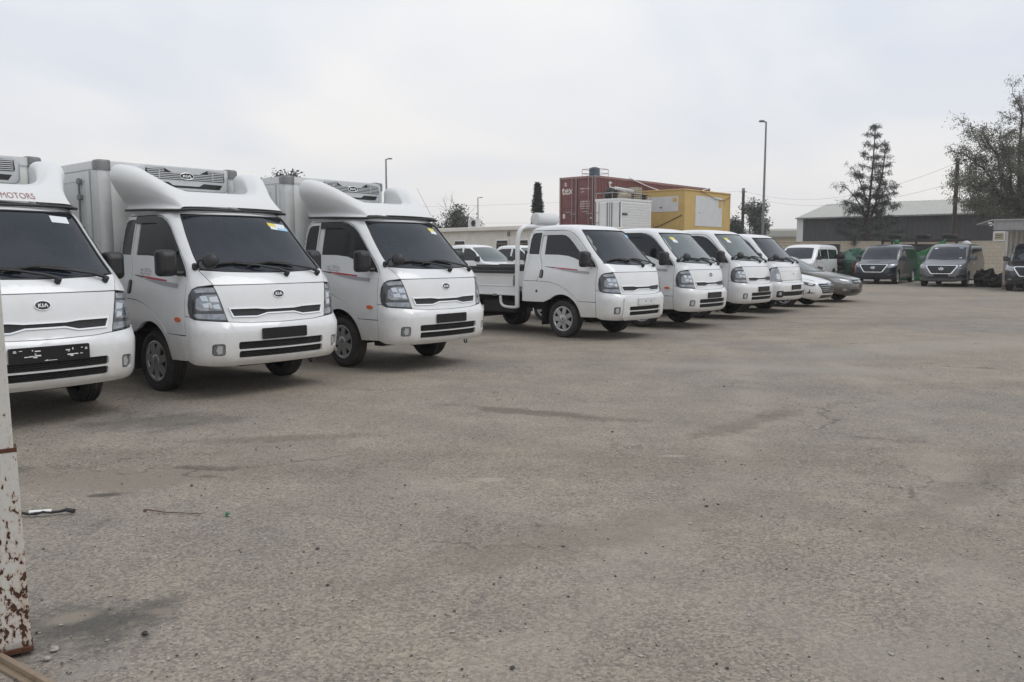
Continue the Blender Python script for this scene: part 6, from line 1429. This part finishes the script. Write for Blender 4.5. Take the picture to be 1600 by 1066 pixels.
# ------------------------------------------------------------------ poles and wires
def lamp_post(label, x, y, h_, arm, r0=0.09, head=0.7):
    t = thing('street_lamp', label, 'street lamp', (x, y, 0), 0, 'tall street lamps')
    part('pole', None, lambda: MB().tube([(0, 0, -0.05), (0, 0, h_ * 0.5), (0, 0, h_)], [r0, r0 * 0.8, r0 * 0.55], 10), 'steel_grey', t)
    part('base_plate', None, lambda: MB().box((-0.2, -0.2, -0.02), (0.2, 0.2, 0.03)), 'steel_grey', t)
    hd = part('lamp_head', None, lambda: MB().tube([(0, 0, h_ - 0.04), (arm * 0.5, 0, h_ + 0.02)], 0.045, 8).box((min(arm * 0.3, arm * 0.3 + arm * head), -0.14, h_ - 0.02), (max(arm * 0.3, arm * 0.3 + arm * head), 0.14, h_ + 0.09), 0.03), 'steel_grey', t)
    part('lens', None, lambda: MB().box((min(arm * 0.5, arm * 0.9), -0.10, h_ - 0.03), (max(arm * 0.5, arm * 0.9), 0.10, h_ - 0.021)), 'lamp_clear', hd)
lamp_post('tall street lamp left of the dark pointed tree, right of the yellow cabin', 16.55, 55.0, 10.0, -0.45, 0.10)
lamp_post('street lamp showing above the third refrigerated truck', -12.0, 80.0, 10.4, 0.6, 0.13)
lamp_post('faint far street lamp right of the bare topped tree', -5.3, 130.0, 10.1, 0.75, 0.13)
def util(label, x, y, h_, r0):
    t = thing('utility_pole', label, 'utility pole', (x, y, 0), 0, 'brown utility poles')
    part('pole', None, lambda: MB().tube([(0, 0, -0.05), (0, 0, h_)], [r0, r0 * 0.85], 10), 'wood_pole', t)
    part('insulator', None, lambda: MB().tube([(0, -0.12, h_ - 0.25), (0, -0.12, h_ - 0.05)], 0.05, 8), 'ac_white', t)
    part('bracket', None, lambda: MB().box((-0.3, -0.14, h_ - 0.42), (0.3, -0.08, h_ - 0.34)), 'steel_grey', t)
util('brown utility pole beside the bushy tree right of the yellow cabin', 23.5, 85.0, 8.05, 0.17)
util('brown utility pole standing in front of the large right hand tree', 30.75, 58.0, 8.0, 0.15)
def wire(label, a, b, sag):
    a, b = Vector(a), Vector(b); pts = [a.lerp(b, i / 16) - Vector((0, 0, sag * 4 * (i / 16) * (1 - i / 16))) for i in range(17)]
    tag(part('overhead_wire', None, lambda: MB().tube(pts, 0.009, 4), 'wire'), label, 'wire', 'overhead wires')
wire('overhead wire between the two brown utility poles', (23.5, 85, 7.8), (30.75, 58, 7.7), 1.6)
wire('lower overhead wire between the two brown utility poles', (23.5, 85, 7.3), (30.75, 58, 6.4), 1.3)
wire('overhead wire running left from the far utility pole', (23.5, 85, 7.8), (-40, 95, 7.2), 1.0)
wire('low faint overhead wire above the cream building', (23.5, 90, 5.2), (-50, 96, 5.6), 0.6)

# ------------------------------------------------------------------ trees
def leafmesh(pts, size, n, spread, droop, seed, aspect=0.35):
    rnd = np.random.RandomState(seed); P = np.array(pts, float); idx = rnd.randint(0, len(P), n); c = P[idx] + rnd.normal(0, 1, (n, 3)) * spread
    d = rnd.normal(0, 1, (n, 3)); d[:, 2] -= droop; d /= np.linalg.norm(d, axis=1)[:, None]
    s_ = np.cross(d, rnd.normal(0, 1, (n, 3))); s_ /= np.linalg.norm(s_, axis=1)[:, None]
    L_ = size * rnd.uniform(0.6, 1.3, (n, 1)); W_ = L_ * aspect
    v = np.stack([c - s_ * W_ * 0.2, c + d * L_ * 0.5 - s_ * W_ * 0.5, c + d * L_, c + d * L_ * 0.5 + s_ * W_ * 0.5], 1).reshape(-1, 3)
    me = bpy.data.meshes.new('crown'); me.vertices.add(len(v)); me.vertices.foreach_set('co', v.ravel()); me.loops.add(4 * n); me.loops.foreach_set('vertex_index', np.arange(4 * n)); me.polygons.add(n); me.polygons.foreach_set('loop_start', np.arange(0, 4 * n, 4)); me.update(calc_edges=True); return me
def crown(parent, m, me): me.materials.append(M[m]); return part('crown', None, lambda: me, m, parent)
def grow(mb, tips, p, d, L_, r_, depth, rnd, bend=0.25, up=0.05, nb=3, shrink=0.68, spread=0.7):
    pts = [p.copy()]; q = p.copy(); dd = d.copy()
    for i in range(4):
        dd = (dd + Vector((rnd.gauss(0, bend), rnd.gauss(0, bend), rnd.gauss(0, bend) + up)) * 0.5).normalized(); q = q + dd * L_ / 4; pts.append(q.copy())
    mb.tube(pts, [r_ * (1 - 0.11 * i) for i in range(5)], 6 if depth > 1 else 4, False)
    if depth <= 1: tips += [tuple(x) for x in pts[1:]]
    if depth == 0: return
    for k in range(nb):
        a = rnd.uniform(0, 6.28); ax = dd.orthogonal().normalized(); side = (ax * math.cos(a) + dd.cross(ax) * math.sin(a))
        nd = (dd + side * rnd.uniform(0.5, 1.1) * spread * 1.3).normalized(); s0 = pts[rnd.choice((2, 3, 4, 4))]
        grow(mb, tips, s0, nd, L_ * shrink * rnd.uniform(0.8, 1.15), r_ * 0.55, depth - 1, rnd, bend, up, nb, shrink, spread)
def big_tree():
    rnd = random.Random(12); bx_, by_ = 32.95, 54.5; t = thing('spreading_tree', 'large olive green spreading tree at the right edge', 'tree', (bx_, by_, 0)); mb = MB(); tips = []
    mb.tube([(1.0, 0, -0.1), (0.8, 0, 1.8), (0.3, 0, 3.4), (-0.1, 0, 4.1)], [0.42, 0.36, 0.30, 0.24], 10)
    ends = [((-2.4, 0.3, 9.4), 0.13), ((-1.6, -0.5, 8.3), 0.11), ((-3.6, 0.4, 7.9), 0.11), ((-4.1, -0.3, 5.9), 0.09), ((-2.9, 0.9, 6.5), 0.09), ((-3.4, -0.7, 4.5), 0.07), ((-2.0, 0.2, 4.3), 0.07), ((0.1, 0.4, 11.4), 0.15), ((1.2, -0.4, 11.9), 0.14), ((0.6, 1.0, 8.6), 0.12), ((-1.0, -1.2, 6.8), 0.09), ((2.4, 0.2, 9.6), 0.13), ((2.6, -0.5, 7.0), 0.10), ((0.2, -1.4, 5.0), 0.07), ((-1.2, 0.9, 5.2), 0.07)]
    for e_, r_ in ends:
        s0 = Vector((-0.1 + 0.3 * rnd.random(), 0, 3.3 + 0.8 * rnd.random())); e0 = Vector(e_); d = e0 - s0
        P = [s0.lerp(e0, u) + Vector((rnd.gauss(0, 0.16), rnd.gauss(0, 0.16), 0.10 * d.length * math.sin(u * 3.14))) for u in (0, 0.2, 0.4, 0.6, 0.8, 1)]; P[0] = s0
        P = catmull(P, 3); mb.tube(P, [r_ * (1 - 0.8 * i / (len(P) - 1)) for i in range(len(P))], 6, False)
        for i in range(4, len(P)):
            for k in range(2 if i > 8 else 1):
                a = rnd.uniform(0, 6.28); nd = (d.normalized() * 0.5 + Vector((math.cos(a), math.sin(a), rnd.uniform(-0.3, 0.7)))).normalized()
                grow(mb, tips, P[i], nd, rnd.uniform(0.6, 1.25), 0.025, 1, rnd, 0.35, -0.05, 3, 0.65)
    part('trunk', None, lambda: mb, 'bark', t); crown(t, 'leaf_olive', leafmesh(tips, 0.17, 42000, 0.17, 0.9, 3, 0.28))
big_tree()
def pine():
    rnd = random.Random(5); t = thing('wispy_conifer', 'dark wispy twin topped conifer in front of the warehouse', 'tree', (22.3, 52.2, 0)); mb = MB(); tips = []
    stems = [[(-0.15, 0, -0.1), (-0.12, 0, 2.5), (0.0, 0, 4.5), (0.12, 0, 7.0), (0.18, 0, 9.4)], [(0.0, 0, 3.2), (0.45, 0.1, 4.6), (0.80, 0.1, 6.6), (0.90, 0.1, 8.35)]]
    for k, s_ in enumerate(stems):
        P = catmull([Vector(q) for q in s_], 8); mb.tube(P, [0.13 * (1 - 0.92 * i / (len(P) - 1)) * (1 if k == 0 else 0.6) + 0.008 for i in range(len(P))], 7, False)
        for i in range(5, len(P), 2):       # whorls of upswept branches
            f_ = i / (len(P) - 1); z = P[i].z; a0 = rnd.uniform(0, 6.28); nb_ = 5 if k == 0 else 4
            for j in range(nb_):
                a = a0 + 6.28 * j / nb_ + rnd.uniform(-0.3, 0.3); ln = (2.7 * (1 - f_)**0.85 + 0.25) * rnd.uniform(0.4, 1.1) * (1 if k == 0 else 0.6)
                if k == 0 and math.cos(a) > 0.3 and z > 3: ln *= 0.75
                d = Vector((math.cos(a), math.sin(a), 0)); b = [P[i] + d * ln * u + Vector((0, 0, (0.55 * u - 0.25 * u * u) * ln)) for u in (0, 0.3, 0.6, 0.85, 1)]
                mb.tube(b, [0.03 * (1 - f_) + 0.012, 0.018, 0.012, 0.008, 0.005], 4, False)
                for m_ in range(max(2, int(ln * 7))):
                    u = rnd.uniform(0.45, 1.0); q = b[0].lerp(b[4], u); q.z = P[i].z + (0.55 * u - 0.25 * u * u) * ln; tips.append(tuple(q))
    # the two heavy boughs reaching left
    for (s0, e0) in (((0.0, 0, 4.2), (-1.25, 0, 6.9)), ((-0.05, 0, 3.6), (-1.85, 0, 5.75)), ((0.0, 0, 3.3), (-1.3, 0, 4.6)), ((0.2, 0, 3.2), (1.35, 0, 4.6)), ((0.3, 0, 4.0), (1.35, 0, 5.7))):
        s0, e0 = Vector(s0), Vector(e0); b = [s0.lerp(e0, u) + Vector((0, 0, 0.35 * math.sin(u * 3.1))) for u in (0, 0.25, 0.5, 0.75, 1)]; mb.tube(b, [0.06, 0.05, 0.035, 0.022, 0.01], 5, False)
        for u in range(16):
            w_ = rnd.uniform(0.3, 1.05); q = s0.lerp(e0, w_) + Vector((rnd.gauss(0, 0.22), rnd.gauss(0, 0.2), 0.35 * math.sin(w_ * 3.1) + rnd.gauss(-0.05, 0.2))); tips.append(tuple(q))
    for i in range(90):       # hanging skirt
        a = rnd.uniform(0, 6.28); r_ = rnd.uniform(0.2, 1.5) ; tips.append((math.cos(a) * r_ - 0.1, math.sin(a) * r_, rnd.uniform(1.2, 3.6)))
    part('trunk', None, lambda: mb, 'bark', t); crown(t, 'leaf_dark', leafmesh(tips, 0.24, 17000, 0.075, 0.9, 8, 0.11))
pine()
def blob_tree(name, label, base, h_, rad, m, n, seed, bare=False, cyp=False, size=0.3):
    rnd = random.Random(seed); t = thing(name, label, 'tree', base); mb = MB(); tips = []
    if cyp:
        mb.tube([(0, 0, -0.1), (0, 0, h_ * 0.95)], [0.12, 0.02], 6)
        for i in range(400):
            f_ = rnd.random(); z = h_ * (0.08 + 0.92 * f_); r_ = (rad * 0.62 * (1 - f_)**0.75 + 0.10 * (1 - f_**6)) * (0.85 + 0.28 * math.sin(f_ * 21 + seed)) * math.sqrt(rnd.random()); a = rnd.uniform(0, 6.28); tips.append((r_ * math.cos(a), r_ * math.sin(a), z))
        part('trunk', None, lambda: mb, 'bark', t); crown(t, m, leafmesh(tips, size * 0.8, n, 0.05, -0.8, seed, 0.3)); return
    mb.tube([(0, 0, -0.1), (0.05, 0, h_ * 0.4)], [h_ * 0.022, h_ * 0.016], 7)
    for k in range(5):
        a = 6.28 * k / 5 + rnd.uniform(0, 0.8); grow(mb, tips, Vector((0.04, 0, h_ * (0.28 + 0.03 * k))), Vector((math.cos(a) * 0.7, math.sin(a) * 0.7, 0.8)).normalized(), h_ * 0.26, h_ * 0.011, 2, rnd, 0.3, 0.1, 3, 0.68)
    if bare:
        dummy = []
        for k in range(3): grow(mb, dummy, Vector((0.04, 0, h_ * 0.45)), Vector((rnd.uniform(-0.25, 0.3), 0, 1)).normalized(), h_ * 0.34, h_ * 0.006, 2, rnd, 0.2, 0.1, 3, 0.6)
    part('trunk', None, lambda: mb, 'bark', t); crown(t, m, leafmesh(tips, size, n, 0.22, 0.2, seed, 0.45))
blob_tree('scrubby_tree', 'scrubby tree with bare top above the cream building', (-4.7, 70, 0), 6.3, 2, 'leaf_grey', 4600, 21, bare=True, size=0.2)
blob_tree('cypress_tree', 'narrow dark cypress behind the flatbed cab', (1.9, 62, 0), 6.5, 0.95, 'leaf_cypress', 7000, 4, cyp=True, size=0.35)
blob_tree('bushy_tree', 'bushy grey green tree around the far utility pole', (23.9, 83, 0), 7.2, 2, 'leaf_grey', 8000, 33, size=0.24)
blob_tree('small_tree', 'tree top peeping over the box of the third refrigerated truck', (-15.8, 60, 0), 8.3, 2, 'leaf_grey', 5000, 41, size=0.28)
blob_tree('leafy_tree', 'tree top showing behind the blue tank on the container', (8.1, 68, 0), 8.4, 2, 'leaf_grey', 5000, 52, size=0.28)

# ------------------------------------------------------------------ gate leaf end in the near left corner
gp = thing('gate_post', 'rusty white steel gate post in the lower left corner', 'gate post', (-1.848, 2.86, 0.0), 0)
GA = math.atan2(0.05, 0.08)
def gpost():
    mb = MB(); m_ = Matrix.Rotation(R(32), 4, 'Z')
    mb.box((-0.14, -0.0, 0.012), (0.094, 0.08, 0.755), 0.004, m_); mb.box((-0.14, 0.004, 0.755), (0.086, 0.076, 2.2), 0.004, m_); return mb
part('post', None, gpost, 'rusty_white', gp, None, (0, R(-0.9), 0))
part('weld_band', None, lambda: MB().box((-0.1415, -0.0015, 0.747), (0.0955, 0.0815, 0.763), 0.002, Matrix.Rotation(R(32), 4, 'Z')), 'rust', gp, None, (0, R(-0.9), 0))
part('bottom_plate', None, lambda: MB().box((-0.145, -0.004, 0.0), (0.099, 0.084, 0.022), 0.003, Matrix.Rotation(R(32), 4, 'Z')), 'rust', gp)
rl = tag(part('gate_rail', None, lambda: MB().box((-0.7, -0.032, 0), (0.7, 0.032, 0.012), 0.002).box((-0.7, -0.010, 0.0121), (0.7, 0.010, 0.034), 0.002), 'rail_beige', None, (-1.74, 2.775, -0.014), (0, 0, R(-34))), 'beige ground rail under the rusty gate post', 'rail')

# ------------------------------------------------------------------ stains, litter and loose stones
def stain(name, c, rx, ry, ang, m, seed, z=0.0, n=40):
    rnd = random.Random(seed); ph = [(k, rnd.uniform(0, 6.28), rnd.uniform(0.05, 0.2)) for k in (2, 3, 5, 7, 11, 13)]
    mb = MB(); ca, sa = math.cos(ang), math.sin(ang); v = [(0, 0, 0.0)]
    for i in range(n):
        a = 2 * math.pi * i / n; s_ = 1 + sum(w_ * math.sin(k * a + p) for k, p, w_ in ph); x, y = rx * s_ * math.cos(a), ry * s_ * math.sin(a); v.append((x * ca - y * sa, x * sa + y * ca, 0))
    mb.add(v, [(0, i + 1, (i + 1) % n + 1) for i in range(n)]); o = part(name, None, lambda: mb, m, None, (c[0], c[1], z)); return struct(o)
def stones():
    rnd = np.random.RandomState(4); mb_v = []; mb_f = []; n = 7000
    Y = 2.2 + 14 * rnd.rand(n)**1.9; X = (rnd.rand(n) * 2 - 1) * (0.75 * Y + 0.6); s_ = np.clip(rnd.lognormal(-5.4, 0.42, n), 0.0025, 0.018)
    base = np.array([(1, 0, 0), (-1, 0, 0), (0, 1, 0), (0, -1, 0), (0, 0, 1), (0, 0, -1)], float); F_ = [(0, 2, 4), (2, 1, 4), (1, 3, 4), (3, 0, 4), (2, 0, 5), (1, 2, 5), (3, 1, 5), (0, 3, 5)]
    for i in range(n):
        v = base * rnd.uniform(0.6, 1.2, (6, 1)) * s_[i]; v[:, 2] *= 0.55; a = rnd.rand() * 6.28; c, q = math.cos(a), math.sin(a)
        v = np.stack([v[:, 0] * c - v[:, 1] * q, v[:, 0] * q + v[:, 1] * c, v[:, 2]], 1) + (X[i], Y[i], -0.010 + s_[i] * 0.2); o = len(mb_v); mb_v += v.tolist(); mb_f += [tuple(k + o for k in f) for f in F_]
    return mb_v, mb_f, n
v_, f_, n_ = stones()
me = bpy.data.meshes.new('loose_gravel'); me.from_pydata(v_, [], f_); me.materials.append(M['pale_stone']); me.materials.append(M['dark_stone'])
rnd = random.Random(8); mi = [m for _ in range(n_) for m in [1 if rnd.random() < 0.30 else 0] * 8]; me.polygons.foreach_set('material_index', mi)
o = bpy.data.objects.new('loose_gravel', me); COL.objects.link(o); o['kind'] = 'stuff'; o['label'] = 'loose gravel chips scattered over the yard'; o['category'] = 'gravel'
def strip():
    pts = [Vector((0.32 * i / 8 - 0.16, 0.012 * math.sin(i * 1.3), 0.012 + 0.006 * math.sin(i * 2))) for i in range(9)]
    return MB().tube(pts, [0.006, 0.009, 0.008, 0.01, 0.008, 0.009, 0.008, 0.012, 0.014], 6)
st = tag(part('broken_strip', None, strip, 'black_plastic', None, (-2.63, 4.51, 0.0), (0, 0, R(14))), 'short black and white broken strip on the ground near the gate post', 'litter')
part('pale_section', None, lambda: MB().tube([(-0.07, 0.004, 0.018), (-0.01, -0.004, 0.02), (0.04, 0.006, 0.018)], 0.011, 6), 'letter_white', st)
tag(part('dry_twig', None, lambda: MB().tube([(-0.17, 0.03, 0.012), (-0.05, 0.0, 0.006), (0.17, -0.02, 0.004)], [0.004, 0.003, 0.002], 5).box((-0.185, 0.024, 0.0), (-0.168, 0.038, 0.014), 0.003), 'twig_brown', None, (-1.92, 4.56, -0.008)), 'thin dry twig lying right of the broken strip', 'twig')
tag(part('bottle_cap', None, lambda: MB().lathe([(0.001, 0.014), (0.013, 0.014), (0.015, 0.0)], (0, 0, 0), (0, 0, 1), 12), 'cap_green', None, (-1.60, 4.52, -0.008)), 'tiny green bottle cap on the gravel', 'cap')
tag(part('red_scrap', None, lambda: MB().grid([[(0, 0, 0.006), (0.035, 0.004, 0.014)], [(0.004, 0.018, 0.004), (0.04, 0.022, 0.008)]], False, False), 'bit_red', None, (0.13, 4.34, -0.006)), 'tiny red scrap on the gravel in the middle foreground', 'scrap')
for i, (x, y, s_) in enumerate(((-1.69, 2.86, 0.015), (-1.70, 2.93, 0.016), (-1.42, 3.06, 0.014))):
    tag(part('loose_stone', None, lambda: lump(60 + i, s_, s_ * 0.8, s_ * 1.1, 0.3, 9, 6), 'pale_stone' if i < 2 else 'dark_stone', None, (x, y, -0.012)), ('pale stone touching the foot of the gate post', 'smaller pale stone behind the foot of the gate post', 'dark stone on the tar patch right of the gate post')[i], 'stone', 'stones by the gate post')

# ------------------------------------------------------------------ thin dusty haze over the yard
def haze_mat():
    m = bpy.data.materials.new('haze'); m.use_nodes = True; t = m.node_tree; t.nodes.clear(); o_ = N(t, 'ShaderNodeOutputMaterial'); v = N(t, 'ShaderNodeVolumePrincipled')
    v.inputs['Color'].default_value = (0.93, 0.94, 0.96, 1); v.inputs['Density'].default_value = 0.0009; v.inputs['Anisotropy'].default_value = 0.2; t.links.new(v.outputs[0], o_.inputs['Volume']); M['haze'] = m
haze_mat()
hb = part('haze', None, lambda: MB().box((-4100, -100, -1.0), (4100, 4100, 13.2)), 'haze'); hb['kind'] = 'stuff'
